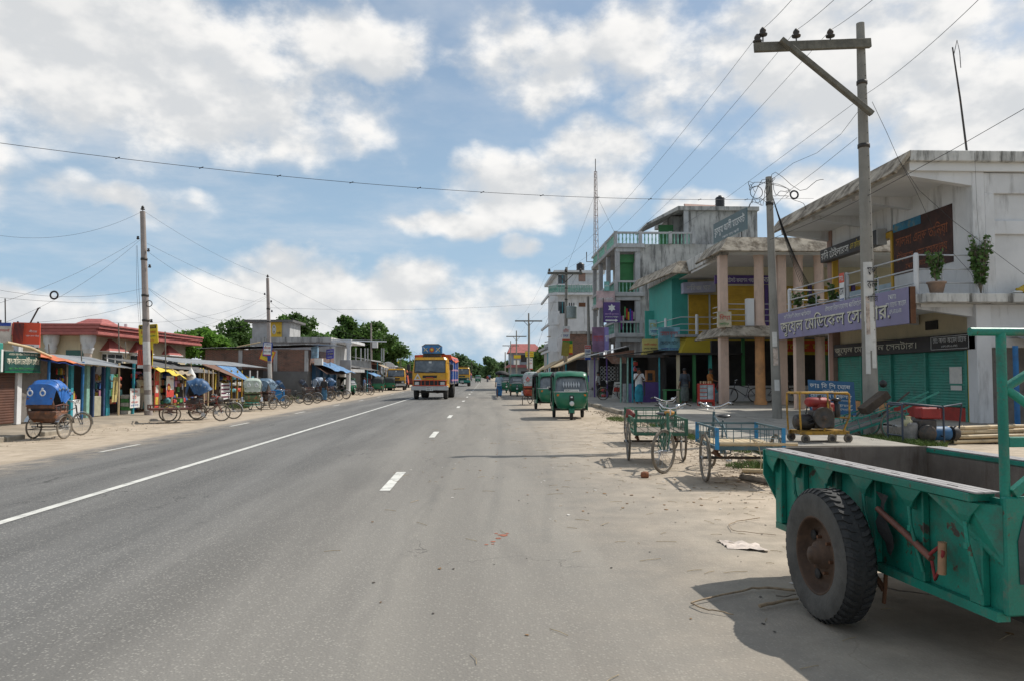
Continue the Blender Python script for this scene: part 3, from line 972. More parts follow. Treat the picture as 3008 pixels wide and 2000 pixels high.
# market name board standing on the roof edge
mk = thing('sign_board', 'slate grey market name board standing on the eave', 'sign', (0, 0, 0))
a, b = at(2096, 712, 41), at(2192, 668, 36.6)
xd = (b - a)
pm = board(mk, 'panel', a - V(0, 0, .15), xd, (0, 0, 1), xd.length, 1.05, .08, mat('slate_board', (.10, .145, .155), .6, .12, 2))
pm.location = V(0, 0, .05)
lettering('হুরকুম আলী মার্কেট', xd.length * .92, .62, INKW, pm, a + xd * .04 + V(0, 0, .12), xd, (0, 0, 1), .03)
lettering('প্রোঃ মোঃ আলী', xd.length * .5, .16, INKW, pm, a + xd * .3 - V(0, 0, .08), xd, (0, 0, 1), .012)
for f in (.15, .85):
 MB().bar(a + xd * f + V(.06, .06, -.7), a + xd * f + V(.06, .06, .6), .05).build('support', IRON, mk)
sg = thing('sign_board', 'small cream sign with red lettering at the balcony corner of the colonnade', 'sign', (0, 0, 0))
p = at(2110, 962, MY - .1)
pp = board(sg, 'panel', p, (1, 0, 0), (0, 0, 1), .62, .72, .2, mat('cream_board', (.48, .42, .30), .6, .2, 4))
lettering('রিয়া', .5, .3, INKR, pp, p + V(.06, 0, .3), (1, 0, 0), (0, 0, 1), .02)
lettering('ষ্টোর', .45, .16, INKG, pp, p + V(.06, 0, .08), (1, 0, 0), (0, 0, 1), .02)


# ---- teal and yellow block
A = thing('shop_building', 'teal walled shop block with a yellow balcony skirt', 'building', (0, 0, 0))
AX, AY = 10.9, 43.3
MB().box(AX, 20, AY, 52, 7.35, 7.98).build('roof_slab', FASCIA, A, .02)
mb = MB()
eave_flange(mb, [(20, AY - .01, 7.99), (AX - .01, AY - .01, 7.99), (AX - .7, 52, 7.99)], .75, [(0, -.6, 0), (-.6, -.6, 0), (-.6, 0, 0)], .1)
mb.build('roof_lip', EAVE, A)
MB().box(AX + .1, 20, AY + .1, 52, 7.24, 7.36).build('roof_soffit', TEAL, A)
xa = at(1974, 900, 45.4).x
MB().box(xa, xa + .95, 45.4, 45.6, 3.8, 7.24).build('upper_wall', TEAL, A)
MB().box(xa, xa + .2, 45.6, 51.8, 3.8, 7.24).build('upper_wall', TEAL, A)
MB().box(xa + .95, 20, 45.4, 45.6, 6.3, 7.24).build('upper_wall', CREAM, A)
for i in range(3):
 shutter(A, (xa + .98 + i * 1.28, 45.42, 3.9), (1, 0, 0), 1.2, 2.4, YELS)
 MB().box(xa + 2.2 + i * 1.28, xa + 2.27 + i * 1.28, 45.34, 45.5, 3.8, 6.3).build('shutter_guide', PIPE, A)
MB().box(xa + 3.4, xa + 3.75, 45.1, 45.4, 3.8, 7.24).build('pier', PINK, A)
MB().box(AX - .1, 20, AY + .2, 52, 3.72, 3.86).build('balcony_slab', GREYL, A)
mb = MB()
eave_flange(mb, [(20, AY + .3, 3.84), (AX + .55, AY + .3, 3.84), (AX - .1, 52, 3.84)], 1.0, [(0, -.1, 0), (-.45, -.1, 0), (-.45, 0, 0)], .1)
mb.build('balcony_skirt', YELW, A)
y = 50.4
MB().box(at(1895, 900, y).x, at(1975, 900, y).x + .3, y, y + .15, 3.86, 5.75).build('balcony_wall', TEAL, A)
railing(A, [(AX - .1, 50.4, 0), (AX + .15, AY + .5, 0), (15, AY + .5, 0)], (4.85, 4.45, 4.1), .022, [(AX + .02, 46.8), (AX + 1.1, AY + .5)], WHITEC, PIPE, 3.86, 1.15, .09)
lb = thing('light_box_sign', 'lavender box sign above the single yellow shutter', 'sign', (0, 0, 0))
p = at(2008, 862, 44.6)
pl = board(lb, 'panel', p, (1, 0, .05), (0, 0, 1), 1.9, .62, .6, mat('lavender_board', (.42, .42, .55), .6, .12, 3))
lettering('দর্জি ঘর', 1.4, .36, INKW, pl, p + V(.2, 0, .14), (1, 0, .05), (0, 0, 1), .03)
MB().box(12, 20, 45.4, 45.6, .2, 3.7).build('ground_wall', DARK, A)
MB().box(10.6, 20, 46.0, 52, .2, .3).build('plinth', CONC, A)
# billboards on the skirt
for (px0, py0, px1, py1, Yd, mcol, txts, lab, nm) in (
 (1934, 1040, 1997, 962, 44.2, mat('skyblue_board', (.20, .42, .50), .5, .45, 1.2, stain=(.45, .5, .42), samt=.6, sscale=1.4), [('মেসার্স কুদ্দুস', INKR, .62, .22), ('জেনারেল ষ্টোর', INKK, .36, .18), ('এখানে ডালডা', INKB, .12, .13)], 'pale blue shop board with red lettering under the teal wall', 'sign_board'),
 (1887, 1042, 1934, 996, 45.0, mat('paleyellow_board', (.60, .50, .16), .5, .1, 3), [('লাকী ষ্টোর', INKR, .6, .16), ('প্রোঃ জামাল', INKK, .35, .13), ('মোবাইল', INKK, .12, .1)], 'small yellow shop board leaning on the tin roof', 'sign_board'),
 (1907, 985, 1938, 940, 49.5, mat('aqua_board', (.35, .52, .55), .5, .3, 2), [('ফোন', INKY, .5, .3), ('ফ্যাক্স', INKB, .12, .2)], 'little aqua sign tied to the balcony railing', 'sign_board')):
 t = thing(nm, lab, 'sign', (0, 0, 0), 0, 'shop boards of the teal block')
 p, q = at(px0, py0, Yd), at(px1, py1, Yd)
 w_, h_ = q.x - p.x, q.z - p.z
 pn = board(t, 'panel', p, (1, 0, 0), (0, 0, 1), w_, h_, .06, mcol)
 for tx, im, fz, fh in txts:
  lettering(tx, w_ * .8, h_ * fh, im, pn, p + V(w_ * .1, 0, h_ * fz), (1, 0, 0), (0, 0, 1), .03)
 MB().bar(p + V(w_ / 2, .12, -1.0), p + V(w_ / 2, .12, h_), .05).build('support', WOOD, t)


# ---- grey three storey building with balustrades
T = thing('shop_house', 'weathered grey three storey building with pale green balustrades', 'building', (0, 0, 0))
TX, TF, TY = 11.2, 9.3, 56.0
MB().box(TX, 22, TY, 68, .2, 11.1).build('side_wall', GREYC, T)
for z in (4.3, 7.25, 10.8):
 MB().box(TF, TX + .3, TY - .35, 68, z, z + .3).build('balcony_slab', GREYL, T, .02)
 MB().box(TF + .1, TX, TY - .2, TY + .05, z - .28, z).build('beam', GREYL, T)
for y in (TY - .15, 60, 64, 67.6):
 for z0, z1 in ((.2, 4.3), (4.6, 7.25), (7.55, 10.8)):
  MB().box(TF + .1, TF + .42, y, y + .35, z0, z1).build('column', GREYL, T, .02)
for z0, z1 in ((4.6, 7.25), (7.55, 10.8)):
 MB().box(TX - .35, TX + .01, TY - .1, TY + .35, z0, z1).build('column', GREYL, T, .02)
GRB = mat('pale_green_baluster', (.21, .41, .33), .8, .15, 4, stain=(.16, .2, .18), samt=.4)
BAL = MB().lathe([(.05, 0), (.05, .06), (.035, .1), (.06, .3), (.03, .55), (.05, .66), (.05, .72)], n=8).mesh('baluster', GRB)
for z in (4.6, 7.55, 11.1):
 for k in range(7 if z < 11 else 21):
  put(bpy.data.objects.new('baluster', BAL), T, 0, (TF + .35 + k * .27, TY - .18, z))
 for k in range(26):
  put(bpy.data.objects.new('baluster', BAL), T, 0, (TF + .12, TY + .2 + k * .45, z))
 MB().box(TF, TX + (.3 if z < 11 else 4.0), TY - .28, TY - .08, z + .72, z + .86).build('balustrade_rail', GREYL, T)
 MB().box(TF, TF + .22, TY - .06, 68, z + .72, z + .86).build('balustrade_rail', GREYL, T)
 for x, y in ((TF + .1, TY - .18), (TX, TY - .18), (TF + .1, 60.2), (TF + .1, 64.2)) + (((TX + 2.2, TY - .18), (TX + 3.9, TY - .18)) if z > 11 else ()):
  MB().box(x - .11, x + .13, y - .12, y + .12, z, z + .9).build('balustrade_pier', GREYL, T)
shutter(T, (TX - 1.45, TY + .6, 7.6), (1, 0, 0), 1.1, 2.2, GRNS)
MB().box(TX - 1.5, TX - .3, TY + .4, TY + .8, 9.8, 10.4).build('shutter_box', GRNS, T)
MB().box(TF + .5, TX, TY + 1.2, TY + 1.3, 4.6, 7.2).build('shop_back', DARK, T)
rr = random.Random(3)
for k in range(12):
 c = [(.5, .03, .03), (.6, .42, .03), (.04, .1, .4), (.3, .06, .35), (.55, .5, .45), (.1, .3, .1)][k % 6]
 x, zz = TX - 1.7 + k * .13, 4.75 + rr.uniform(0, .8)
 MB().cbox(x, TY + .3, zz + .6, .11, .05, rr.uniform(.5, 1.1)).build('hanging_cloth', mat('cloth_%d' % (k % 6), c, .8, .2, 5), T)
# roof room
RX0, RX1 = at(1997, 600, 58).x, at(2224, 600, 58).x
MB().box(RX0 + .6, RX1, 58, 66, 11.1, 14.0).build('roof_room', GREYC, T)
MB().box(RX0 - .2, RX1 + .05, 57.7, 66, 14.0, 14.3).build('roof_room_slab', GREYC, T)
MB().prism([(RX0 - .2, 57.7, 14.3), (RX0 - 2.6, 57.7, 13.0), (RX0 - 2.6, 57.7, 12.85), (RX0 - .2, 57.7, 14.0)], (0, 4.5, 0)).build('canopy', GREYC, T)
MB().box(RX0 - .25, RX0 + .6, 59.6, 61, 11.1, 13.9).build('stair_wall', GREYC, T)
MB().box(RX0 - 1.3, RX0 - .15, 59.5, 59.6, 11.1, 13.2).build('green_door', GRNS, T)
MB().box(RX0 + .25, RX0 + .6, 57.8, 58.05, 11.1, 14).build('post', GREYL, T)
MB().prism([(RX0 + .8, 59, 14.3), (RX1 - .8, 59, 14.3), (RX1 - 2.5, 60.5, 15.0), (RX0 + 1.0, 60.5, 15.1)], (0, .25, 0)).build('roof_hood', mat('pink_tile', (.34, .22, .18), .85, .2, 4), T)
wt = thing('water_tank', 'black plastic water tank on the grey roof room', 'tank', (at(2116, 600, 58.5).x, 58.6, 14.3))
MB().lathe([(.001, 0), (.62, 0), (.64, .3), (.62, .35), (.64, .65), (.62, .7), (.64, 1.0), (.62, 1.05), (.64, 1.35), (.5, 1.5), (.2, 1.6), (.001, 1.62)], n=20).build('shell', BLACKP, wt)
MB().lathe([(.22, 1.6), (.22, 1.7), (.001, 1.72)], n=14).build('lid', BLACKP, wt)
wt.scale = (.55, .55, .6)
# projecting purple shop sign
t = thing('sign_board', 'dark purple hanging sign with a white star and arrow', 'sign', (0, 0, 0))
p = at(1773, 948, 55.0)
q = at(1821, 889, 55.0)
pn = board(t, 'panel', p, (1, 0, 0), (0, 0, 1), q.x - p.x, q.z - p.z, .12, PURPLE)
w_, h_ = q.x - p.x, q.z - p.z
mb = MB()
c = p + V(w_ * .5, -.008, h_ * .72)
for k in range(6):
 a = k * math.pi / 3 + math.pi / 6
 b = c + V(math.cos(a), 0, math.sin(a)) * h_ * .2
 e = V(-math.sin(a), 0, math.cos(a)) * h_ * .06
 mb.add([c, c + (b - c) * .5 + e, b, c + (b - c) * .5 - e], [(0, 1, 2, 3)])
mb.build('star_emblem', INKW, pn)
lettering('স্বর্ণালী জুয়েলার্স', w_ * .85, h_ * .15, mat('lilac_ink', (.45, .28, .5), .6, .1, 5), pn, p + V(w_ * .08, 0, h_ * .33), (1, 0, 0), (0, 0, 1), .03)
lettering('দোতলায় আসুন', w_ * .8, h_ * .08, INKW, pn, p + V(w_ * .1, 0, h_ * .22), (1, 0, 0), (0, 0, 1), .03)
c = p + V(w_ * .12, -.008, h_ * .1)
MB().add([c + V(0, 0, -.05), c + V(w_ * .6, 0, -.05), c + V(w_ * .6, 0, -.12), c + V(w_ * .76, 0, 0), c + V(w_ * .6, 0, .12), c + V(w_ * .6, 0, .05), c + V(0, 0, .05)], [tuple(range(7))]).build('arrow', INKW, pn)
MB().bar(p + V(0, .1, -1.5), p + V(0, .1, h_ + .3), .06).build('support', IRON, t)
# stacked boards on the balcony front
for (x0, y0, x1, y1, Yd, m_, txt, im, lab) in (
 (1752, 905, 1806, 856, 55.4, mat('pinkwhite_board', (.50, .36, .36), .6, .3, 1.6), 'মোবাইল সার্ভিসিং', INKW, 'pink and white board across the first balcony of grey building'),
 (1775, 855, 1790, 828, 55.3, mat('seagreen_board', (.16, .36, .33), .6, .3, 3), 'ষ্টুডিও', INKW, 'small sea green board on the second balcony'),
 (1740, 1032, 1776, 962, 54.6, mat('mauve_board', (.24, .13, .22), .6, .35, 1.2), 'কাপড়ের দোকান', INKR, 'big dull mauve board above the tin stalls'),
 (1776, 1028, 1788, 962, 54.5, mat('lilac_board', (.27, .22, .48), .6, .12, 2), 'মা', INKW, 'narrow lilac panel beside the mauve board')):
 t = thing('sign_board', lab, 'sign', (0, 0, 0), 0, 'boards of the grey building')
 p, q = at(x0, y0, Yd), at(x1, y1, Yd)
 pn = board(t, 'panel', p, (1, 0, 0), (0, 0, 1), q.x - p.x, q.z - p.z, .08, m_)
 lettering(txt, (q.x - p.x) * .8, (q.z - p.z) * .25, im, pn, p + V((q.x - p.x) * .1, 0, (q.z - p.z) * .4), (1, 0, 0), (0, 0, 1), .03)
 MB().bar(p + V(.1, .14, -.6), p + V(.1, .14, (q.z - p.z)), .05).build('support', WOOD, t)
# ------------------------------------------------------------------ poles, boards on poles, wires
def pole(label, base, top, r0, r1, m, group='power poles', posters=(), name='power_pole', rings=()):
 base, top = Vector(base), Vector(top)
 t = thing(name, label, 'pole', base, 0, group)
 d = top - base
 MB().tube([V(0, 0, -.3), d * .5, d], [r0, (r0 + r1) / 2, r1], 14).build('shaft', m, t)
 for z in rings:
  f = z / d.z
  rr_ = r0 + (r1 - r0) * f
  q = d * f
  MB().lathe([(rr_ + .004, -.05), (rr_ + .018, -.05), (rr_ + .018, .05), (rr_ + .004, .05)], q, n=14).build('steel_band', IRON, t)
 for z0, z1, a0, a1, pm in posters:      # paper pasted round the shaft
  rows = []
  for z in (z0, z1):
   f = z / d.z
   rr_ = r0 + (r1 - r0) * f + .006
   rows.append([d * f + V(math.cos(R(a)) * rr_, math.sin(R(a)) * rr_, 0) for a in [a0 + (a1 - a0) * k / 6 for k in range(7)]])
  MB().grid(rows, True).build('pasted_poster', pm, t)
 return t


def insulator(parent, p, s=1.0):
 MB().tube([Vector(p) - V(0, 0, .14 * s), Vector(p) + V(0, 0, .1 * s)], .018 * s, 6).build('insulator_pin', IRON, parent)
 MB().lathe([(.03 * s, .0), (.11 * s, .02 * s), (.12 * s, .06 * s), (.06 * s, .1 * s), (.085 * s, .13 * s), (.08 * s, .17 * s), (.03 * s, .24 * s), (.001, .25 * s)], p, n=12).build('insulator', IRON, parent)


BP, BT = at(2561, 1288, 20), at(2527, 70, 20)
BP.z = .0
POSTR = mat('poster_print', (.50, .40, .33), .8, .5, 9, stain=(.12, .2, .3), samt=.6, sscale=9)
big = pole('tall concrete power pole with timber crossarm and brace beside the carts', BP, BT, .205, .105, POLEC,
     posters=((2.2, 2.95, 215, 300, PAPER), (2.95, 4.5, 210, 290, PAPER), (2.6, 3.6, 225, 255, POSTR), (1.6, 2.2, 215, 250, PAPER), (1.75, 2.3, 262, 300, PAPER)), rings=(7.6, 9.3))
lettering('মপ', .26, .22, INKK, big, (-.14, -.215, 4.15), (1, 0, 0), (0, 0, 1), .03)
lettering('কলা', .28, .24, INKK, big, (-.15, -.215, 3.78), (1, 0, 0), (0, 0, 1), .03)
lettering('গাজি', .28, .22, INKK, big, (-.15, -.22, 3.45), (1, 0, 0), (0, 0, 1), .03)
mb = MB()
for k in range(26):
 f = .25 + k * .028
 p = (BT - BP) * f
 rr_ = .205 - .1 * f
 mb.add([p + V(.35 * rr_ + dx, -.95 * rr_ - .006, dz) for dx, dz in ((-.012, -.012), (.012, -.012), (.012, .012), (-.012, .012))], [(0, 1, 2, 3)])
o = mb.build('step_hole', IRON, big)
o['kind'] = 'stuff'
ca, cb = at(2216, 141, 19.78) - BP, at(2557, 128, 19.83) - BP
MB().bar(ca, cb, .13, .24).build('crossarm', WOODG, big, .012)
MB().bar(at(2294, 117, 19.62) - BP, at(2562, 336, 19.68) - BP, .12, .17, (0, 1, 0)).build('diagonal_brace', WOODG, big, .012)
INS = [at(px, py, 19.78) for px, py in ((2241, 108), (2339, 112), (2439, 112), (2225, 128))]
for p in INS:
 insulator(big, p - BP, 1.0)
p2b, p2t = at(2284, 1249, 24.6), at(2258, 521, 24.6)
p2b.z = .18
p2 = pole('shorter grey concrete pole before the colonnade with a tangle of wires on top', p2b, p2t, .155, .10, POLEC,
    posters=((2.3, 2.75, 220, 280, PAPER), (1.7, 2.25, 225, 285, POSTR), (.9, 1.25, 230, 290, PAPER)), rings=(6.9,))
FB, FT = at(1661, 1196, 68), at(1664, 786, 68)
FB.z = .2
hv2 = pole('concrete power pole with crossarm and grey transformer before the white building', FB, FT, .19, .11, POLEC, rings=(8, 9))
MB().bar(V(-1.55, -.15, (FT - FB).z - .55), V(1.5, -.15, (FT - FB).z - .55), .14, .2).build('crossarm', WOODG, hv2)
hv2i = [FB + V(x, -.15, (FT - FB).z - .42) for x in (-1.4, .05, 1.35)]
for p in hv2i:
 insulator(hv2, p - FB, 1.2)
for x in (-.75, .75):
 MB().bar(V(x, -.15, (FT - FB).z - .6), V(0, -.12, (FT - FB).z - 1.3), .06).build('crossarm_brace', IRON, hv2)
tr = thing('transformer', 'grey cylindrical transformer hung on the far power pole', 'transformer', FB + V(.55, -.2, 6.3))
MB().lathe([(.001, 0), (.42, 0), (.45, .08), (.45, .95), (.48, 1.0), (.48, 1.08), (.001, 1.12)], n=18).build('tank', mat('transformer_grey', (.30, .36, .36), .5, .12, 4), tr)
for x in (-.2, 0, .2):
 MB().lathe([(.04, 1.1), (.07, 1.2), (.04, 1.25), (.06, 1.33), (.02, 1.4)], (x, 0, 0), n=8).build('bushing', BLACKP, tr)
MB().bar((-.1, .3, .3), (-.5, .3, .3), .08).build('bracket', IRON, tr)
hvp = [hv2i]
for px, top, Y, lab in ((1553, 921, 119, 'distant power pole with double crossarm left of the red roofed house'), (1517, 972, 160, 'farther power pole with pale crossarm in the row beyond the transformer'),
      (1500, 1001, 200, 'farthest crossarm pole of the right row')):
 b_ = at(px, 1150, Y)
 b_.z = 0
 t_ = at(px, top, Y)
 q = pole(lab, b_, t_, .17, .11, POLEC)
 h = (t_ - b_).z
 MB().bar((-2.1, 0, h - 1.2), (2.1, 0, h - 1.2), .13, .2).build('crossarm', WOODG, q)
 for x in (-.8, .8):
  MB().bar((x, 0, h - 1.2), (0, 0, h - 2.0), .07).build('crossarm_brace', IRON, q)
 hvp.append([b_ + V(x, 0, h - 1.0) for x in (-1.9, 0, 1.9)])
for px, top, Y, lab in ((1484, 1033, 185, 'dark plain pole far down the right roadside'), (1555, 950, 140, 'plain grey pole behind a yellow board far down the road')):
 b_ = at(px, 1150, Y)
 b_.z = 0
 pole(lab, b_, at(px, top, Y), .15, .12, POLEC)
lb_, lt_ = at(1733, 1185, 60), at(1727, 872, 60)
lb_.z = .2
p3 = pole('plain concrete pole by the tin stalls with a white and red notice', lb_, lt_, .15, .1, POLEC, posters=((1.4, 2.1, 200, 330, POSTR), (.9, 1.4, 210, 320, INKB)))
# left-hand row
L1b, L1t = at(437, 1222, 34.5), at(419, 622, 34.5)
L1b.z = -.16
L1 = pole('pinkish concrete pole on the left behind the brown cart', L1b, L1t, .175, .11, POLEL, posters=((1.1, 1.9, 200, 340, PAPER), (2.2, 3.2, 195, 345, PAPER), (.2, .9, 210, 330, PAPER)), rings=(4.1, 5.2, 6.8))
L2b, L2t = at(795, 1180, 55), at(786, 818, 55)
L2b.z = -.2
L2 = pole('concrete pole on the left beside the brick building', L2b, L2t, .165, .10, POLEL, posters=((1.6, 2.6, 210, 330, PAPER), (2.8, 3.3, 210, 330, INKB)), rings=(5.5, 6.4))
L3b, L3t = at(1091, 1152, 104), at(1090, 950, 104)
L3b.z = -.2
L3 = pole('third left pole with a small white box, past the blue awning', L3b, L3t, .16, .10, POLEL)
MB().cbox(.45, -.1, 5.9, .7, .4, .9).build('meter_box', WHITEB, L3)
for px, top, Y, lab in ((1162, 1005, 160, 'far left pole above the parked yellow truck'),):
 b_ = at(px, 1150, Y)
 b_.z = -.2
 L4 = pole(lab, b_, at(px, top, Y), .16, .1, POLEL)
for P_, T_ in ((L1b, L1t), (L2b, L2t)):
 o = L1 if P_ is L1b else L2
 insulator(o, (T_ - P_) + V(0, 0, .06), .8)
 for f, dx in ((.80, .22), (.72, .25), (.45, .25), (.86, -.22)):
  MB().lathe([(.05, 0), (.07, .05), (.04, .08), (.06, .13), (.001, .15)], (T_ - P_) * f + V(dx, -.05, 0), n=8).build('shackle_insulator', BLACKP, o)


def pole_board(label, px0, py0, px1, py1, Y, m, lines, rot=0.0, group='advert boards on poles', frame=None, band=None):
 """a framed advert board; lines: (text, ink, bottom fraction, height fraction, width fraction)"""
 p, q = at(px0, py1, Y), at(px1, py0, Y)
 w_, h_ = q.x - p.x, q.z - p.z
 c = (p + q) / 2
 t = thing('advert_board', label, 'sign', c, 0, group)
 t.rotation_euler = (0, -rot, 0)
 pn = board(t, 'panel', (-w_ / 2, 0, -h_ / 2), (1, 0, 0), (0, 0, 1), w_, h_, .04, m)
 if frame:
  for a, b in (((-1, -1), (1, -1)), ((1, -1), (1, 1)), ((1, 1), (-1, 1)), ((-1, 1), (-1, -1))):
   MB().bar((a[0] * w_ / 2, .02, a[1] * h_ / 2), (b[0] * w_ / 2, .02, b[1] * h_ / 2), .05).build('frame', frame, t)
 for bm, z0, z1 in (band or ()):
  board(pn, 'colour_band', (-w_ / 2 + .01, -.003, -h_ / 2 + h_ * z0), (1, 0, 0), (0, 0, 1), w_ - .02, h_ * (z1 - z0), .003, bm)
 for tx, im, fz, fh, fw in lines:
  lettering(tx, w_ * fw, h_ * fh, im, pn, (-w_ * fw / 2, -.004, -h_ / 2 + h_ * fz), (1, 0, 0), (0, 0, 1), .03)
 return t


pole_board('yellow advert board with black header behind the first left pole', 409, 956, 462, 1007, 34.9, YELB,
     [('সালেহা কমিউনিটি', INKY, .83, .11, .8), ('সেন্টার ভাড়া', INKR, .48, .22, .85), ('যোগাযোগ মোবাইল', INKG, .3, .12, .8), ('০১৭১১', INKR, .08, .13, .6)], R(4), frame=YELB, band=[(INKK, .8, .97)])
pole_board('narrow yellow board below the big yellow one on the first left pole', 437, 1008, 449, 1072, 34.8, YELB, [('ভর্তি', INKR, .55, .2, .7), ('চলছে', INKR, .25, .2, .7)], 0)
ra = pole_board('red advert board with dark slanting strokes behind the first left pole', 403, 1027, 447, 1081, 34.8, REDB, [('রবি', INKW, .02, .12, .5)], R(-2), band=[(WHITEB, .0, .17)])
mb = MB()
for k in range(5):
 mb.add([V(-.3 + k * .07, -.006, -.2), V(-.285 + k * .07, -.006, -.2), V(-.245 + k * .07, -.006, .38), V(-.27 + k * .07, -.006, .38)], [(0, 1, 2, 3)])
mb.build('brush_stroke', INKK, ra)
pole_board('white and blue notice on the second left pole', 773, 1006, 798, 1044, 54.5, WHITEB, [('মা মেডিকেল', INKB, .8, .13, .8), ('ভর্তি চলছে', INKR, .5, .24, .85), ('নার্সিং কোচিং', INKK, .25, .15, .9)], R(-2), frame=INKB, band=[(INKR, 0, .1)])
pole_board('tilted yellow board behind the notice on the second left pole', 766, 1026, 804, 1060, 55.3, YELB, [('শুভ সংবাদ', INKK, .6, .2, .8), ('মোবাইল ফোন', INKK, .3, .2, .8)], R(-20), frame=INKR)
pole_board('small white notice on the third left pole', 1082, 1062, 1094, 1082, 103, WHITEB, [('ভর্তি', INKB, .6, .25, .8), ('কোচিং', INKR, .2, .25, .8)], 0, frame=INKR)
pole_board('orange advert board beside the third left pole', 1061, 1072, 1076, 1098, 102, mat('orange_board', (.55, .16, .08), .5, .1, 2), [('রবি', INKW, .4, .3, .5)], R(-2))
pole_board('yellow board on the far left pole above the parked truck', 1160, 1060, 1172, 1072, 158, YELB, [('সেল', INKG, .3, .4, .7)], 0)
pole_board('white red notice on the transformer pole', 1651, 959, 1674, 1000, 67.4, WHITEB, [('ভর্তি', INKR, .55, .3, .7), ('চলছে', INKB, .2, .2, .7)], 0, band=[(INKR, 0, .1)])
pole_board('green and yellow board behind the transformer pole', 1652, 1000, 1682, 1040, 67.5, YELB, [('মোবাইল', INKR, .4, .2, .7)], 0, band=[(INKG, .75, 1), (INKR, 0, .12)])
pole_board('faded olive board tilted on the transformer pole', 1650, 1004, 1672, 1044, 66.9, mat('olive_board', (.27, .23, .05), .7, .2, 3), [], R(-5))
pole_board('white and red notice on the plain pole by the tin stalls', 1718, 1013, 1736, 1056, 59.6, WHITEB, [('অপরূপা', INKW, .78, .14, .8), ('বিউটি', INKB, .5, .18, .8), ('পার্লার', INKK, .3, .12, .8)], 0, band=[(INKR, .76, .98), (INKB, 0, .16)])
pole_board('yellow board with green edge on the far right pole', 1543, 1031, 1568, 1048, 138, YELB, [('সুখী', INKR, .5, .25, .8), ('বীজ', INKR, .2, .2, .8)], 0, frame=INKG)
pole_board('yellow board with red ends on the farther crossarm pole', 1509, 1042, 1530, 1052, 158, YELB, [], 0, frame=INKR)
pole_board('white vertical notice under the far yellow board', 1548, 1051, 1565, 1084, 138.5, WHITEB, [('ভর্তি', INKB, .75, .15, .8), ('চলছে', INKR, .45, .15, .8)], 0, band=[(INKR, 0, .08)])
pole_board('small white notice on the farthest crossarm pole', 1509, 1057, 1526, 1070, 198, WHITEB, [], 0)

# ---- wires
HV = [at(2326, -6, 14), at(2450, -6, 13.6), at(2563, -6, 13.2)]
labs = ('left', 'middle', 'right')
for i in range(3):
 a = INS[i] + V(0, 0, .2)
 wire('power_line', [HV[i] + (HV[i] - a) * .4, a], .012, WIREM, 'bare overhead line from the %s insulator of the tall pole towards the viewer' % labs[i], sag=.05)
 wire('power_line', [a, hv2i[i] + V(0, 0, .25)], .012, WIREM, 'bare overhead line running away from the %s insulator of the tall pole' % labs[i], sag=.9)
 wire('power_line', [hv2i[i] + V(0, 0, .25), hvp[1][i]], .014, WIREM, '%s overhead line beyond the transformer pole' % labs[i], sag=.8)
 wire('power_line', [hvp[1][i], hvp[2][i]], .016, WIREM, '%s overhead line between the distant crossarm poles' % labs[i], sag=.6)
ne = at(2548, 275, 19.8)
wire('power_line', [at(2890, -15, 12.5), ne], .012, WIREM, 'single line rising from the brace of the tall pole to the upper right', sag=.1)
wire('power_line', [ne, at(2140, 578, 32), FB + V(.3, 0, 8.2)], .012, WIREM, 'single line from the tall pole brace down towards the transformer pole')
wire('service_cable', [at(3030, 308, 16), at(2800, 440, 18.3), at(2556, 572, 19.75), at(2420, 640, 22), at(2262, 705, 24.4)], .016, WIREM, 'thick black cable strung from the right edge across both poles')
wire('service_cable', [at(2535, 310, 19.9), at(2470, 395, 21), at(2400, 450, 22.4), at(2330, 480, 23.6), at(2268, 528, 24.5)], .013, WIREM, 'slack cable between the tall pole and the shorter pole')
wire('service_cable', [at(2518, 405, 19.95), at(2400, 500, 22), at(2320, 560, 23), at(2262, 620, 24.5)], .012, WIREM, 'second cable from the tall pole down to the shorter pole')
wire('service_cable', [at(2562, 300, 20), at(2605, 390, 20.2), at(2640, 470, 20.5), at(2700, 560, 20.8), at(2800, 650, 21), at(3020, 815, 21.2)], .014, WIREM, 'pair of cables falling from the tall pole to the right wall')
wire('service_cable', [at(2640, 470, 20.4), at(2690, 560, 20.7), at(2750, 690, 21), at(2850, 800, 21.3), at(2895, 880, 21.4)], .013, WIREM, 'cable falling from the tall pole to the balcony slab corner')
wire('service_cable', [at(2863, 450, 21.35), at(2870, 620, 21.36), at(2885, 800, 21.4), at(2890, 870, 21.4)], .008, WIREM, 'thin cable down the white side wall')
a, b = at(-60, 413, 17), at(2258, 586, 24.5)
pts = [a.lerp(b, t / 24) - V(0, 0, .95 * 4 * t / 24 * (1 - t / 24) * .42) for t in range(25)]
xw = tag(MB().tube(pts, .0065, 5).build('crossing_cable', WIREM), 'long cable crossing high over the road from the left edge to the shorter pole', 'wire', 'overhead wires')
for k in range(3, 25, 2):
 MB().tube([pts[k] + V(-.05, 0, -.02), pts[k] + V(.05, 0, .02)], .011, 5).build('cable_tie', WIREM, xw)
wire('crossing_cable', [b, at(2335, 584, 25.5), at(2390, 584, 27)], .012, WIREM, 'end of the crossing cable past the shorter pole')
a, b = at(790, 905, 55), at(1640, 889, 67.5)
wire('crossing_cable', [a, b], .016, WIREM, 'cable crossing low over the road from the second left pole', sag=.35)
rr = random.Random(12)
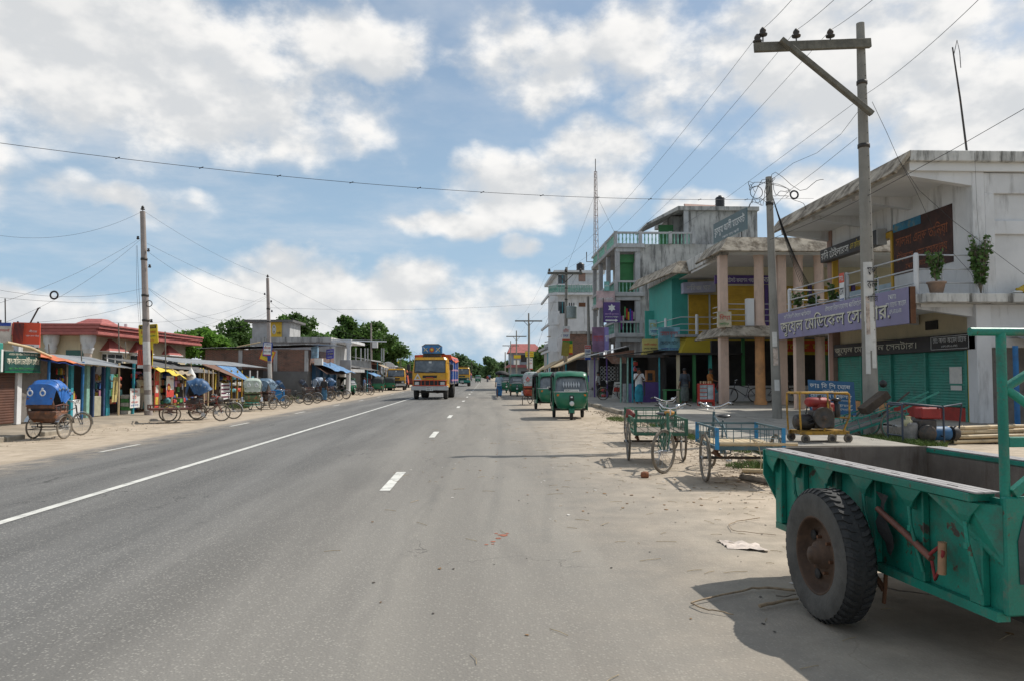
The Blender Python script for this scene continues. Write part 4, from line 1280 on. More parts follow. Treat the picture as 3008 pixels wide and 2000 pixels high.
for k in range(10):          # loops of spare wire at the head of the shorter pole
 c = p2t + V(0, -.08, -.25)
 e = c + V(rr.uniform(-.7, 1.6), rr.uniform(-.5, .4), rr.uniform(-.9, .15))
 pts = [c, c.lerp(e, .3) + V(rr.uniform(-.4, .4), 0, rr.uniform(-.2, .4)), c.lerp(e, .7) + V(rr.uniform(-.3, .3), 0, rr.uniform(-.4, .2)), e, e + V(rr.uniform(-.3, .5), 0, rr.uniform(-.5, .1))]
 sm = []
 for i in range(len(pts) - 1):
  for f in (0, .33, .66):
   p0_, p1_, p2_, p3_ = pts[max(i - 1, 0)], pts[i], pts[i + 1], pts[min(i + 2, len(pts) - 1)]
   sm.append(.5 * ((2 * p1_) + (p2_ - p0_) * f + (2 * p0_ - 5 * p1_ + 4 * p2_ - p3_) * f * f + (-p0_ + 3 * p1_ - 3 * p2_ + p3_) * f ** 3))
 MB().tube([q - p2b for q in sm], .009, 4).build('loose_wire', WIREM, p2)
for k in range(7):
 a = p2t + V(.03, -.1, -.5)
 e = at(2350 + k * 9, 830 + k * 7, 29 + k * .4)
 pts = [a.lerp(e, t / 8) - V(0, 0, (.15 + .05 * k) * 4 * t / 8 * (1 - t / 8)) for t in range(9)]
 MB().tube([q - p2b for q in pts], .009, 4).build('service_wire', WIREM, p2)
cl = MB().torus(at(2333, 573, 25.4) - p2b, .13, .03, 'y', 16, 6).build('cable_coil', WIREM, p2)
cl = MB().torus(at(2222, 566, 24.5) - p2b, .2, .012, 'y', 16, 5).build('cable_coil', WIREM, p2)
# left wires
for (p, q, sg, lab) in (
 ((-30, 688, 30), (420, 621, 34.5), .55, 'thin line from the left edge to the top of the first left pole'),
 ((421, 620, 34.5), (787, 812, 55), .3, 'line between the tops of the first two left poles'),
 ((788, 812, 55), (1090, 952, 104), .3, 'line from the second left pole top to the third'),
 ((425, 712, 34.5), (785, 868, 55), .2, 'upper side line between the first two left poles'),
 ((427, 735, 34.5), (785, 885, 55), .7, 'lower side line between the first two left poles'),
 ((433, 845, 34.5), (786, 918, 55), 1.0, 'slack bundled cable between the first two left poles'),
 ((430, 845, 34.5), (786, 925, 55), 1.35, 'slackest bundled cable between the first two left poles'),
 ((-30, 848, 27), (432, 845, 34.5), .35, 'thick cable from the left edge to the middle of the first left pole'),
 ((-30, 872, 27), (430, 888, 34.5), .12, 'lower cable from the left edge to the first left pole'),
 ((-30, 900, 27), (412, 700, 34.4), .25, 'cable sloping from the lower left up to the first left pole'),
 ((-30, 965, 27), (412, 705, 34.4), .4, 'second sloping cable from the lower left up to the first left pole'),
 ((330, 948, 36), (786, 868, 55), .6, 'cable from the red roof up to the second left pole'),
 ((500, 985, 40), (786, 872, 55), .3, 'cable from the tree top up to the second left pole'),
 ((60, 950, 29), (430, 885, 34.5), .2, 'service cable from the red board up to the first left pole'),
 ((445, 905, 34.5), (550, 975, 40), .1, 'service cable from the first left pole down to the cream house'),
 ((793, 875, 55), (1090, 1000, 104), .4, 'upper cable between the second and third left poles'),
 ((795, 890, 55), (1088, 1010, 104), 1.2, 'lower cable between the second and third left poles')):
 wire('service_cable', [at(*p), at(*q)], .011 if p[2] < 50 else .016, WIREM, lab, sag=sg)
MB().tube([(L1t - L1b) * .83 + V(-.26, -.05, 0), (L1t - L1b) * .6 + V(-.24, -.05, 0), (L1t - L1b) * .4 + V(-.18, -.08, 0)], .007, 5).build('riser_cable', WIREM, L1)
MB().tube([(L1t - L1b) * .83 + V(-.3, -.05, 0), (L1t - L1b) * .6 + V(-.34, -.05, 0), (L1t - L1b) * .42 + V(-.25, -.08, 0)], .005, 5).build('riser_cable', WIREM, L1)
MB().torus(at(438, 893, 34.4) - L1b, .13, .02, 'y', 16, 6).build('cable_coil', WIREM, L1)
tag(MB().torus(at(159, 868, 29.8), .14, .035, 'y', 18, 6).build('cable_coil', WIREM), 'black coil of cable hanging from the left wires', 'coil')
# lattice mast
tm = thing('lattice_mast', 'slim guyed lattice mast rising behind the grey building', 'mast', (at(1752, 1100, 95).x, 95, 0))
hm = at(1750, 505, 95).z
mb = MB()
nseg = 34
for i in range(nseg):
 z0, z1 = hm * i / nseg, hm * (i + 1) / nseg
 w0, w1 = .52 - .36 * i / nseg, .52 - .36 * (i + 1) / nseg
 cs = [(-1, -.6), (1, -.6), (0, 1.1)]
 for j in range(3):
  a, b = cs[j], cs[(j + 1) % 3]
  mb.bar((a[0] * w0, a[1] * w0, z0), (a[0] * w1, a[1] * w1, z1), .055)
  mb.bar((a[0] * w0, a[1] * w0, z0), (b[0] * w1, b[1] * w1, z1), .032)
  mb.bar((a[0] * w1, a[1] * w1, z1), (b[0] * w1, b[1] * w1, z1), .03)
mb.build('lattice', mat('mast_steel', (.30, .22, .19), .6, .3, .2, metal=.2, stain=(.45, .44, .43), samt=.6, sscale=.15), tm)
MB().tube([(0, 0, hm), (0, 0, hm + 1.6)], .05, 6).build('spike', IRON, tm)
for s in (-1, 1):
 MB().tube([(0, 0, hm * .58), (s * 1.15, 0, hm * .58), (s * 1.15, 0, hm * .58 + 1.2)], .06, 6).build('antenna_arm', IRON, tm)
 MB().tube([(0, 0, hm * .9), (s * 8, -6, 4)], .015, 4).build('guy_wire', WIREM, tm)
# ------------------------------------------------------------------ pedal vehicles; local +y is forward, origin on the ground under the rear axle
RIMD = mat('dusty_rim', (.24, .205, .165), .6, .3, 9, metal=.2, stain=(.10, .07, .05), samt=.5, sscale=9)


def spoke_wheel(parent, loc, rot, Rw, tyre=None, rimm=None, n=18, tr=.021):
 key = ('wheel', Rw, n, tr)
 if key not in KIDS:
  a = MB().torus((0, 0, 0), Rw - tr, tr, 'x', 30, 7)
  b = MB().torus((0, 0, 0), Rw - tr * 2.1, .013, 'x', 26, 5, 1.3)
  c = MB()
  for k in range(n):
   t = 2 * math.pi * k / n
   s = .035 if k % 2 else -.035
   c.tube([(s, .03 * math.cos(t + .9), .03 * math.sin(t + .9)), (0, (Rw - tr * 2) * math.cos(t), (Rw - tr * 2) * math.sin(t))], .0024, 3)
  d = MB().lathe([(.006, -.075), (.012, -.07), (.03, -.05), (.018, -.03), (.018, .03), (.03, .05), (.012, .07), (.006, .075)], axis='x', n=10)
  KIDS[key] = (a, b, c, d)
 a, b, c, d = KIDS[key]
 mk = (key, (tyre or RUBBERD).name, (rimm or RIMD).name)
 if mk not in KIDS:
  KIDS[mk] = (a.mesh('wheel', tyre or RUBBERD), b.mesh('rim', rimm or RIMD), c.mesh('spokes', STEEL), d.mesh('hub', STEEL))
 ms = KIDS[mk]
 w_ = put(bpy.data.objects.new('wheel', ms[0]), parent, 0, loc, rot)
 for nm, me in zip(('rim', 'spokes', 'hub'), ms[1:]):
  put(bpy.data.objects.new(nm, me), w_)
 return w_


def cycle_front(t, fm, steer=0.0, wb=1.45, Rw=.355, seat_m=None, bar_m=None, bell=True, tyre=None, guard=True):
 """the front half of a bicycle: frame, fork, wheel, handlebar, saddle, crank"""
 hd0, hd1 = V(0, wb - .22, .92), V(0, wb - .15, .70)          # head tube
 bb = V(0, wb - .72, .30)
 st = V(0, wb - .86, .84)
 mb = MB()
 mb.tube([hd0 + V(0, 0, .03), hd1 - V(0, 0, .04)], .022, 8)
 mb.tube([hd0 - V(0, 0, .05), st - V(0, -.02, .12)], .016, 8)
 mb.tube([hd1, bb], .018, 8)
 mb.tube([st, bb], .016, 8)
 for s in (-1, 1):
  mb.tube([bb + V(s * .03, 0, 0), V(s * .05, wb - 1.15, .35)], .010, 6)
  mb.tube([st + V(s * .02, 0, -.1), V(s * .05, wb - 1.15, .35)], .009, 6)
 mb.build('frame', fm, t)
 M_ = Matrix.Translation(hd1) @ Matrix.Rotation(steer, 4, 'Z') @ Matrix.Translation(-hd1)
 ax = V(0, wb, Rw)
 mb = MB()
 for s in (-1, 1):
  mb.tube([hd1 + V(0, 0, -.03), hd1 + V(s * .055, .02, -.06), ax.lerp(hd1, .45) + V(s * .06, 0, 0), ax + V(s * .06, 0, 0)], [.016, .015, .012, .009], 7)
  mb.tube([hd1 + V(s * .05, .04, .02), ax.lerp(hd1, .5) + V(s * .075, .05, 0), ax + V(s * .07, 0, 0)], .006, 5)
 mb.xf(M_).build('fork', fm, t)
 wl = spoke_wheel(t, M_ @ ax, (0, 0, steer), Rw, tyre, n=20)
 g = MB()
 rows = []
 for k in range(10):
  a = R(-5 + 130 * k / 9)
  rows.append([ax + V(x, (Rw + .035 - abs(x) * .3) * math.cos(a), (Rw + .035 - abs(x) * .3) * math.sin(a)) for x in (-.035, 0, .035)])
 if guard:
  g.slab(rows, .004, True).xf(M_).build('mudguard', bar_m or STEEL, t)
 mb = MB()
 c = hd0 + V(0, .0, .10)
 mb.tube([hd0, c], .013, 7)
 mb.tube([c + V(-.27, -.16, .06), c + V(-.24, -.05, .085), c + V(-.12, .02, .02), c, c + V(.12, .02, .02), c + V(.24, -.05, .085), c + V(.27, -.16, .06)], .012, 7)
 mb.tube([c + V(-.22, -.03, .03), c + V(-.12, .06, -.03), c + V(.12, .06, -.03), c + V(.22, -.03, .03)], .006, 5)
 mb.xf(M_).build('handlebar', bar_m or CHROME, t)
 for s in (-1, 1):
  MB().tube([c + V(s * .272, -.17, .058), c + V(s * .265, -.06, .082)], .017, 7).xf(M_).build('grip', BLACKP, t)
 if bell:
  MB().lathe([(.035, 0), (.04, .015), (.03, .04), (.001, .05)], c + V(-.14, 0, .03), n=10).xf(M_).build('bell', CHROME, t)
 s_ = MB()
 rings = []
 for y, w_, z, h in ((-.15, .03, .0, .02), (-.13, .10, .02, .05), (-.05, .11, .02, .06), (.04, .06, .015, .05), (.12, .03, .01, .04), (.14, .015, .0, .02)):
  rings.append([st + V(w_ * math.cos(a), y, .05 + z + h * .5 * math.sin(a)) for a in [2 * math.pi * k / 10 for k in range(10)]])
 s_.loft(rings).build('saddle', seat_m or BLACKP, t)
 MB().tube([st - V(0, 0, .02), st + V(0, 0, .06)], .012, 6).build('seat_post', STEEL, t)
 cr = MB()
 cr.lathe([(.085, -.004), (.085, .004)], bb + V(.06, 0, 0), 'x', 18)
 cr.tube([bb + V(-.09, 0, 0), bb + V(.09, 0, 0)], .014, 7)
 cr.bar(bb + V(.085, 0, 0), bb + V(.095, .10, -.13), .014, .022)
 cr.bar(bb + V(-.085, 0, 0), bb + V(-.095, -.10, .13), .014, .022)
 cr.cbox(.14, bb.y + .10, bb.z - .13, .09, .06, .022)
 cr.cbox(-.14, bb.y - .10, bb.z + .13, .09, .06, .022)
 cr.build('crank', STEEL, t)
 ch = MB()
 for dz in (.08, -.075):
  ch.bar(bb + V(.06, 0, dz), V(.06, wb - 1.17, .35 + dz * .35), .008, .012)
 ch.build('chain', IRON, t)
 return bb


HOODB = mat('blue_hood_vinyl', (.025, .13, .42), .45, .18, 4, .15, 25, stain=(.10, .16, .28), samt=.5, sscale=5)
HOODD = mat('navy_hood_vinyl', (.03, .09, .20), .5, .25, 4, .15, 25, stain=(.16, .22, .28), samt=.5, sscale=5)
HOODC = mat('cream_hood_vinyl', (.42, .48, .42), .5, .2, 5, .15, 25, stain=(.1, .2, .16), samt=.4, sscale=6)
PATCH = mat('hood_appliqué', (.55, .58, .62), .5, .15, 8)
HOODP = mat('side_appliqué', (.10, .15, .22), .5, .4, 12, stain=(.3, .32, .33), samt=.5, sscale=14)
SEATR = mat('painted_tin_red', (.30, .05, .03), .45, .45, 6, stain=(.50, .26, .06), samt=.8, sscale=7)
SEATG = mat('painted_tin_green', (.09, .14, .07), .45, .45, 6, stain=(.50, .10, .05), samt=.8, sscale=8)
SEATD = mat('dark_seat_vinyl', (.06, .045, .04), .5, .5, 6, stain=(.32, .09, .05), samt=.6, sscale=5)
BLUEF = mat('blue_frame_paint', (.02, .20, .40), .5, .2, 5, stain=(.08, .06, .05), samt=.5, sscale=12)
GRNF = mat('green_frame_paint', (.035, .12, .075), .55, .25, 5, stain=(.10, .08, .06), samt=.6, sscale=12)
BRNF = mat('brown_frame_paint', (.13, .045, .03), .6, .3, 5, stain=(.05, .04, .03), samt=.6, sscale=10)
BLKF = mat('black_frame_paint', (.03, .03, .035), .45, .25, 6, stain=(.14, .11, .08), samt=.5, sscale=12)
TEALF = mat('turquoise_frame_paint', (.03, .36, .33), .45, .2, 6)


def rickshaw(label, loc, rz, hood=HOODB, body=SEATR, frame=BLKF, steer=0.0, up=1.0, group='parked cycle rickshaws', patch=PATCH, rosette=None, rails=BRNF):
 t = thing('cycle_rickshaw', label, 'rickshaw', loc, rz, group)
 for s in (-1, 1):
  spoke_wheel(t, (s * .47, 0, .355), (0, 0, 0), .355, n=20)
  rows = []
  for k in range(9):
   a = R(15 + 140 * k / 8)
   rows.append([V(s * .47 + x, .40 * math.cos(a), .355 + (.40 - abs(x) * .2) * math.sin(a)) for x in (-.06, 0, .06)])
  MB().slab(rows, .005, True).build('mudguard', CHROME, t)
 MB().tube([(-.55, 0, .355), (.55, 0, .355)], .018, 8).build('axle', IRON, t)
 cycle_front(t, frame, steer)
 mb = MB()
 for s in (-1, 1):
  mb.tube([(s * .32, -.38, .46), (s * .32, .45, .46), (s * .06, .70, .34)], .016, 6)
  mb.tube([(s * .32, -.05, .46), (s * .36, 0, .36)], .016, 6)
  mb.tube([(s * .36, -.42, .30), (s * .36, .42, .33)], .012, 6)
 for y in (-.38, .1, .45):
  mb.tube([(-.32, y, .46), (.32, y, .46)], .013, 6)
 mb.tube([(-.36, -.42, .30), (.36, -.42, .30)], .012, 6)
 mb.build('chassis', frame, t)
 MB().box(-.36, .36, .18, .62, .47, .495).build('footboard', WOOD, t)
 # seat box with bulging painted back
 rings = []
 for z, hw, y0, y1 in ((.50, .34, -.30, .16), (.62, .40, -.42, .20), (.80, .44, -.45, .22), (.84, .42, -.42, .20)):
  rings.append([V(x, y, z) for x, y in ((-hw, y1), (hw, y1), (hw, y0 + .1), (hw * .75, y0), (-hw * .75, y0), (-hw, y0 + .1))])
 MB().loft(rings, smooth=False).build('seat_box', body, t, .01)
 MB().box(-.40, .40, -.30, .22, .84, .93).build('cushion', SEATD, t, .03)
 MB().prism([(-.42, -.40, .90), (.42, -.40, .90), (.38, -.47, 1.22), (-.38, -.47, 1.22)], (0, .06, .01)).build('backrest', body, t, .015)
 for k in range(3):       # painted flowers on the seat back
  MB().lathe([(.001, 0), (.075, 0), (.075, .006), (.001, .006)], (-.24 + k * .24, -.452, 1.06), 'y', 10).build('painted_rosette', rosette or patch, t)
 # hood: ribs turn about the arm rests
 piv = V(0, -.10, .98)
 rq = random.Random(label)
 tilt, hs = rq.uniform(-14, 10), rq.uniform(.93, 1.05)
 tilt = 0 if rosette else tilt
 angs = [R(a + tilt * (a < 110)) for a in ((118, 100, 80, 58, 36) if up > .5 else (150, 142, 134, 126, 120))]
 def ribpts(a, k, shrink=0.0):
  pts = []
  for j in range(13):
   q = math.pi * j / 12
   x = -.47 * math.copysign(abs(math.cos(q)) ** .55, math.cos(q))
   r_ = hs * (.62 + .05 * (k in (1, 2)) - shrink) * abs(math.sin(q)) ** .5
   pts.append(piv + V(x, math.cos(a) * (.12 + r_), math.sin(a) * (.12 + r_)))
  return pts
 rows = []
 for k in range(len(angs) * 3 - 2):
  f = k / 3
  i = min(int(f), len(angs) - 2)
  a = angs[i] + (angs[i + 1] - angs[i]) * (f - i)
  rows.append(ribpts(a, i, .035 if k % 3 else 0))
 hd = MB()
 lo = [[p + (piv - p).normalized() * .012 for p in r_] for r_ in rows]
 hd.grid(rows, True)
 hd.grid(lo, True)
 hd.grid([rows[0], lo[0]])
 hd.grid([rows[-1], lo[-1]])
 h_ = hd.build('hood', hood, t)
 for k, a in enumerate(angs):
  MB().tube(ribpts(a, k, .015), .011, 5).build('hood_rib', hood, h_)
 # back curtain of the hood with two crescent patches
 cur = MB()
 r0 = rows[0]
 cur.slab([[r0[j], r0[j].lerp(V(r0[j].x * .92, -.49, 1.0), .55), V(r0[j].x * .9, -.49, 1.02)] for j in range(2, 11)], V(0, -.008, 0), True)
 cu = cur.build('back_curtain', hood, h_)
 for s in (-1, 1):
  c = V(s * .19, -.60, 1.36)
  MB().torus(c, .075, .022, 'y', 16, 5, .4).build('crescent_patch', patch, h_)
  MB().lathe([(.001, 0), (.035, 0), (.035, .008), (.001, .008)], c + V(0, -.02, .12), 'y', 8).build('star_patch', patch, h_)
 for s in (-1, 1):
  for k in range(5):
   c = piv + V(s * .49, math.cos(angs[0] + (angs[-1] - angs[0]) * (k + .5) / 5) * .55, math.sin(angs[0] + (angs[-1] - angs[0]) * (k + .5) / 5) * .50)
   MB().lathe([(.001, 0), (.05, 0), (.05, .006), (.001, .006)], c, 'x', 8).build('side_patch', HOODP, h_)
 for s in (-1, 1):        # fringed arm rests
  MB().tube([(s * .44, .2, .98), (s * .46, -.1, 1.02), (s * .44, -.4, .98)], .02, 6).build('arm_rest', rails, t)
  for y in (-.35, -.15, .05, .18):
   MB().tube([(s * .44, y, .82), (s * .45, y, 1.0)], .012, 5).build('arm_post', rails, t)
 return t


def cage(parent, mb_, x0, x1, y0, y1, z0, z1, sides='lrfb', n=6, r=.006):
 def side(a, b, k):
  for i in range(k + 1):
   p = Vector(a).lerp(Vector(b), i / k)
   mb_.tube([(p.x, p.y, z0), (p.x, p.y, z1)], r, 4)
  mb_.tube([(a[0], a[1], (z0 + z1) / 2), (b[0], b[1], (z0 + z1) / 2)], r, 4)
 if 'l' in sides:
  side((x0, y0, 0), (x0, y1, 0), n)
 if 'r' in sides:
  side((x1, y0, 0), (x1, y1, 0), n)
 if 'b' in sides:
  side((x0, y0, 0), (x1, y0, 0), 4)
 if 'f' in sides:
  side((x0, y1, 0), (x1, y1, 0), 4)


def cargo_van(label, loc, rz, fm, steer=0.0, rails=.28, sides='lrfb', deck=WOOD, bed=(.52, -.62, .78), group='flatbed cycle carts', lean=0.0, post=None, seat_m=None, slatw=9):
 """three wheeled flat bed: bed = half width, rear y, front y"""
 t = thing('cargo_tricycle', label, 'tricycle', loc, rz, group)
 hw, y0, y1 = bed
 for s in (-1, 1):
  spoke_wheel(t, (s * (hw + .06), 0, .355), (0, 0, 0), .355, n=22)
 MB().tube([(-hw - .14, 0, .355), (hw + .14, 0, .355)], .02, 8).build('axle', IRON, t)
 for s in (-1, 1):
  sp = MB()
  for k in range(3):
   sp.bar((s * (hw - .1), -.28 + k * .07, .40 + k * .016), (s * (hw - .1), .28 - k * .07, .40 + k * .016), .045, .014)
  sp.build('leaf_spring', RUST, t)
  MB().cbox(s * (hw - .1), 0, .47, .05, .10, .12).build('spring_block', RUST, t)
 cycle_front(t, fm, steer, wb=1.95, seat_m=seat_m, guard=False)
 mb = MB()
 mb.tube([(0, .7, .50), (0, 1.25, .30)], .018, 7)
 mb.tube([(0, .75, .52), (0, 1.09, .78)], .014, 7)
 mb.build('draw_bar', fm, t)
 mb = MB()
 z0 = .54
 for a, b in (((-hw, y0), (hw, y0)), ((hw, y0), (hw, y1)), ((hw, y1), (-hw, y1)), ((-hw, y1), (-hw, y0))):
  mb.bar((a[0], a[1], z0), (b[0], b[1], z0), .035, .05)
  if rails:
   mb.bar((a[0], a[1], z0 + rails), (b[0], b[1], z0 + rails), .028, .028)
 mb.build('bed_frame', fm, t)
 if rails:
  for x in (-hw, hw):
   for y in (y0, y1):
    MB().bar((x, y, z0 - .02), (x, y, z0 + rails + .014), .05, .05).build('corner_post', post or fm, t)
  cg = MB()
  cage(t, cg, -hw, hw, y0, y1, z0, z0 + rails, sides)
  cg.build('cage_rods', fm, t)
 for i in range(slatw):
  x0 = -hw + .02 + (2 * hw - .04) * i / slatw
  MB().box(x0, x0 + (2 * hw - .04) / slatw - .012, y0 + .02, y1 - .02, z0 + .02 + random.uniform(0, .006), z0 + .04).build('deck_slat', deck, t)
 return t


def bicycle(label, loc, rz, fm=BLKF, group='bicycles', lean=0.0, steer=0.0):
 t = thing('bicycle', label, 'bicycle', loc, rz, group)
 t.rotation_euler = (0, lean, rz)
 spoke_wheel(t, (0, -.30, .355), (0, 0, 0), .355, RUBBER, n=20)
 cycle_front(t, fm, steer, wb=.85, tyre=RUBBER)
 MB().tube([(-.08, -.30, .355), (.08, -.30, .355)], .004, 4).build('rear_axle_nut', IRON, t)
 rows = []
 for k in range(9):
  a = R(40 + 130 * k / 8)
  rows.append([V(x, -.30 + .39 * math.cos(a), .355 + .39 * math.sin(a)) for x in (-.03, 0, .03)])
 MB().slab(rows, .004, True).build('rear_mudguard', BLKF, t)
 MB().slab([[V(x, y, .76) for x in (-.07, 0, .07)] for y in (-.45, -.2, -.05)], .012).build('carrier', IRON, t)
 return t
# ------------------------------------------------------------------ motor vehicles; local +y forward
def road_wheel(parent, loc, Rw, w, tm=None, rimm=None, axis='x', hubs=True, rot=(0, 0, 0), side=1):
 hr = Rw * .56
 mb = MB().lathe([(hr, -w / 2), (Rw * .9, -w / 2), (Rw * .97, -w * .42), (Rw, -w * .25), (Rw, w * .25), (Rw * .97, w * .42), (Rw * .9, w / 2), (hr, w / 2)], axis=axis, n=26, cap=False)
 o = mb.build('wheel', tm or RUBBER, parent, 0, loc, rot)
 MB().lathe([(.001, -w * .2), (hr * .4, -w * .2), (hr * .5, -w * .42), (hr, -w * .48), (hr, w * .48), (hr * .5, w * .42), (hr * .4, w * .2), (.001, w * .2)], axis=axis, n=18).build('rim', rimm or IRON, o)
 return o


AUTOG = mat('auto_green', (.006, .135, .068), .38, .12, 2.5, coat=.3, stain=(.06, .09, .065), samt=.45, sscale=4)
AUTOC = mat('auto_canopy', (.035, .04, .04), .7, .25, 4, .2, 20, stain=(.13, .13, .12), samt=.4, sscale=4)
WSHIELD = mat('windscreen', (.11, .125, .135), .06, .3, 2.5, spec=.8, stain=(.22, .23, .24), samt=.5, sscale=2.5)
AMBER = mat('amber_lens', (.55, .16, .02), .25, .1, 6)
LENS = mat('lamp_glass', (.55, .56, .55), .15, .1, 6, spec=.7)
PLATEW = mat('white_plate', (.62, .64, .62), .5, .05, 6)


def u_section(z, hw, yf, yb, rc=.32):
 """plan outline of the nose: up one side, round the front, back the other side"""
 pts = [V(-hw, yb, z)]
 for k in range(7):
  a = math.pi - math.pi / 2 * k / 6
  pts.append(V(-hw + rc + rc * math.cos(a), yf - rc * .85 + rc * .85 * math.sin(a), z))
 for k in range(7):
  a = math.pi / 2 - math.pi / 2 * k / 6
  pts.append(V(hw - rc + rc * math.cos(a), yf - rc * .85 + rc * .85 * math.sin(a), z))
 pts.append(V(hw, yb, z))
 return pts


def auto(label, loc, rz, group='green auto rickshaws', pattern=True, plate='সিলেট-থ ১১-০২৭৬'):
 t = thing('auto_rickshaw', label, 'auto rickshaw', loc, rz, group)
 secs = [(.36, .38, 1.18, .62), (.46, .50, 1.27, .60), (.62, .57, 1.32, .60), (.82, .60, 1.32, .60), (.98, .615, 1.27, .60)]
 rows = [u_section(*q) for q in secs]
 mb = MB().grid(rows, True)
 mb.grid([[p * 1 - V(0, .02, 0) for p in r] for r in rows], True)
 mb.build('front_panel', AUTOG, t)
 MB().slab([u_section(.975, .62, 1.28, .6), u_section(1.0, .62, 1.275, .6)], V(0, .012, 0), True).build('beading', PLATEW, t)
 gl = [u_section(1.0, .60, 1.255, .75, .2), u_section(1.50, .555, .98, .75, .2)]
 MB().grid(gl, True).build('windscreen', WSHIELD, t)
 mb = MB()
 for s in (-1, 1):
  mb.tube([V(s * .612, 1.02, .97), V(s * .565, .80, 1.53)], .028, 7)
  mb.tube([V(s * .60, 1.20, 1.0), V(s * .55, .955, 1.5)], .02, 6)
  mb.tube([V(s * .615, .60, .45), V(s * .62, .55, 1.5)], .028, 7)
 mb.build('windscreen_frame', AUTOG, t)
 if pattern:
  mb = MB()
  for k in range(7):
   f = .5 if k % 2 else .5
   c = V(-.27 + k * .09, 1.262 - .09, 1.13)
   d = V(0, -.27 * .36, .5 * .36).normalized()
   mb.add([c + V(0, .02, 0), c + V(.035, .02, 0) + d * .13, c + V(0, .02, 0) + d * .26, c + V(-.035, .02, 0) + d * .13], [(0, 1, 2, 3)])
  mb.xf(Matrix.Translation((0, .035, 0))).build('diamond_decal', mat('pale_decal', (.42, .44, .45), .6, .1, 6), t)
 board(t, 'number_plate', (.26, 1.335, .985), (-1, 0, 0), (0, 0, 1), .52, .085, .01, PLATEW)
 lettering(plate, .46, .055, INKK, t, (.23, 1.336, 1.0), (-1, 0, 0), (0, 0, 1), .02, 'plate_lettering')
 # roof lip and canvas hood
 rows = []
 for y, hw, z, d in ((1.06, .52, 1.52, .0), (1.0, .57, 1.60, .06), (.7, .60, 1.68, .1), (.65, .60, 1.685, .1)):
  rows.append([V(-hw, y, z - .10), V(-hw * .96, y, z - .02), V(-hw * .75, y, z + .02), V(0, y, z + .045), V(hw * .75, y, z + .02), V(hw * .96, y, z - .02), V(hw, y, z - .10)])
 MB().slab(rows, .02, True).build('roof_lip', AUTOG, t)
 rows = []
 for y, hw, z, drop in ((.72, .61, 1.69, .13), (.2, .64, 1.71, .15), (-.4, .65, 1.71, .2), (-.78, .65, 1.66, .6), (-1.0, .64, 1.45, .5), (-1.08, .62, 1.0, .1)):
  rows.append([V(-hw, y, z - drop), V(-hw * 1.0, y, z - .10), V(-hw * .9, y, z - .02), V(-hw * .5, y, z + .02), V(0, y, z + .03), V(hw * .5, y, z + .02), V(hw * .9, y, z - .02), V(hw, y, z - .10), V(hw, y, z - drop)])
 MB().slab(rows, .015, True).build('canvas_hood', AUTOC, t)
 board(t, 'rear_window', (-.28, -1.045, 1.2), (1, 0, -0), (0, .35, 1), .56, .24, .02, GLASS)
 # rear body
 rows = []
 for z, hw, y0 in ((.36, .55, -.92), (.5, .64, -1.04), (.75, .66, -1.08), (1.0, .65, -1.08)):
  rows.append([V(-hw, -.12, z), V(-hw, y0 + .22, z), V(-hw + .14, y0, z), V(hw - .14, y0, z), V(hw, y0 + .22, z), V(hw, -.12, z)])
 MB().slab(rows, V(0, -.02, 0), True).build('rear_body', AUTOG, t)
 MB().box(-.56, .56, -.95, .6, .30, .37).build('floor_pan', IRON, t)
 for s in (-1, 1):
  MB().box(s * .62 - .025, s * .62 + .025, -.1, .62, .30, .46).build('door_sill', AUTOG, t, .01)
  mb = MB()
  mb.tube([(s * .63, .2, .46), (s * .63, .2, 1.55)], .014, 5)
  mb.tube([(s * .63, -.12, 1.0), (s * .63, -.12, 1.55)], .018, 5)
  for z in (.75, .95, 1.15):
   mb.tube([(s * .63, -.12, z), (s * .63, .2, z)], .009, 4)
  mb.build('side_grille', BLKF, t)
  MB().cbox(s * .44, 1.262 - .02, .87, .16, .05, .075).build('indicator', AMBER, t, .01)
  MB().tube([(s * .6, 1.0, 1.05), (s * .74, 1.03, 1.08)], .008, 5).build('mirror_arm', BLACKP, t)
  MB().cbox(s * .77, 1.03, 1.09, .07, .02, .11).build('mirror', BLACKP, t, .01)
  MB().cbox(s * .5, -1.07, .62, .12, .03, .09).build('tail_lamp', REDB, t)
 MB().box(-.54, .54, -.75, -.2, .62, .74).build('bench_seat', SEATD, t, .03)
 MB().box(-.54, .54, -.85, -.72, .74, 1.2).build('bench_back', SEATD, t, .03)
 MB().box(-.2, .2, .2, .5, .55, .68).build('driver_seat', SEATD, t, .03)
 MB().tube([(-.28, .72, 1.02), (0, .82, .98), (.28, .72, 1.02)], .014, 6).build('handlebar', BLACKP, t)
 # nose details
 MB().box(-.085, .085, 1.29, 1.335, .56, .86).build('front_grille', BLACKP, t, .02)
 MB().lathe([(.001, -.05), (.09, -.04), (.105, .0), (.105, .035), (.09, .045)], (0, 1.39, .58), 'y', 16).build('headlamp_shell', AUTOG, t)
 MB().lathe([(.088, .0), (.07, .02), (.001, .03)], (0, 1.43, .58), 'y', 16).build('headlamp', LENS, t)
 MB().cbox(0, 1.335, .80, .07, .02, .05).build('badge', PLATEW, t)
 road_wheel(t, (0, 1.20, .205), .205, .10)
 rows = []
 for k in range(8):
  a = R(10 + 130 * k / 7)
  rows.append([V(x, 1.20 + (.27 - abs(x) * .4) * math.cos(a), .21 + (.27 - abs(x) * .4) * math.sin(a)) for x in (-.10, -.05, 0, .05, .10)])
 MB().slab(rows, .006, True).build('mudguard', AUTOG, t)
 for s in (-1, 1):
  MB().tube([(s * .09, 1.2, .2), (s * .09, 1.1, .45)], .022, 6).build('fork_arm', IRON, t)
  road_wheel(t, (s * .53, -.48, .205), .205, .11)
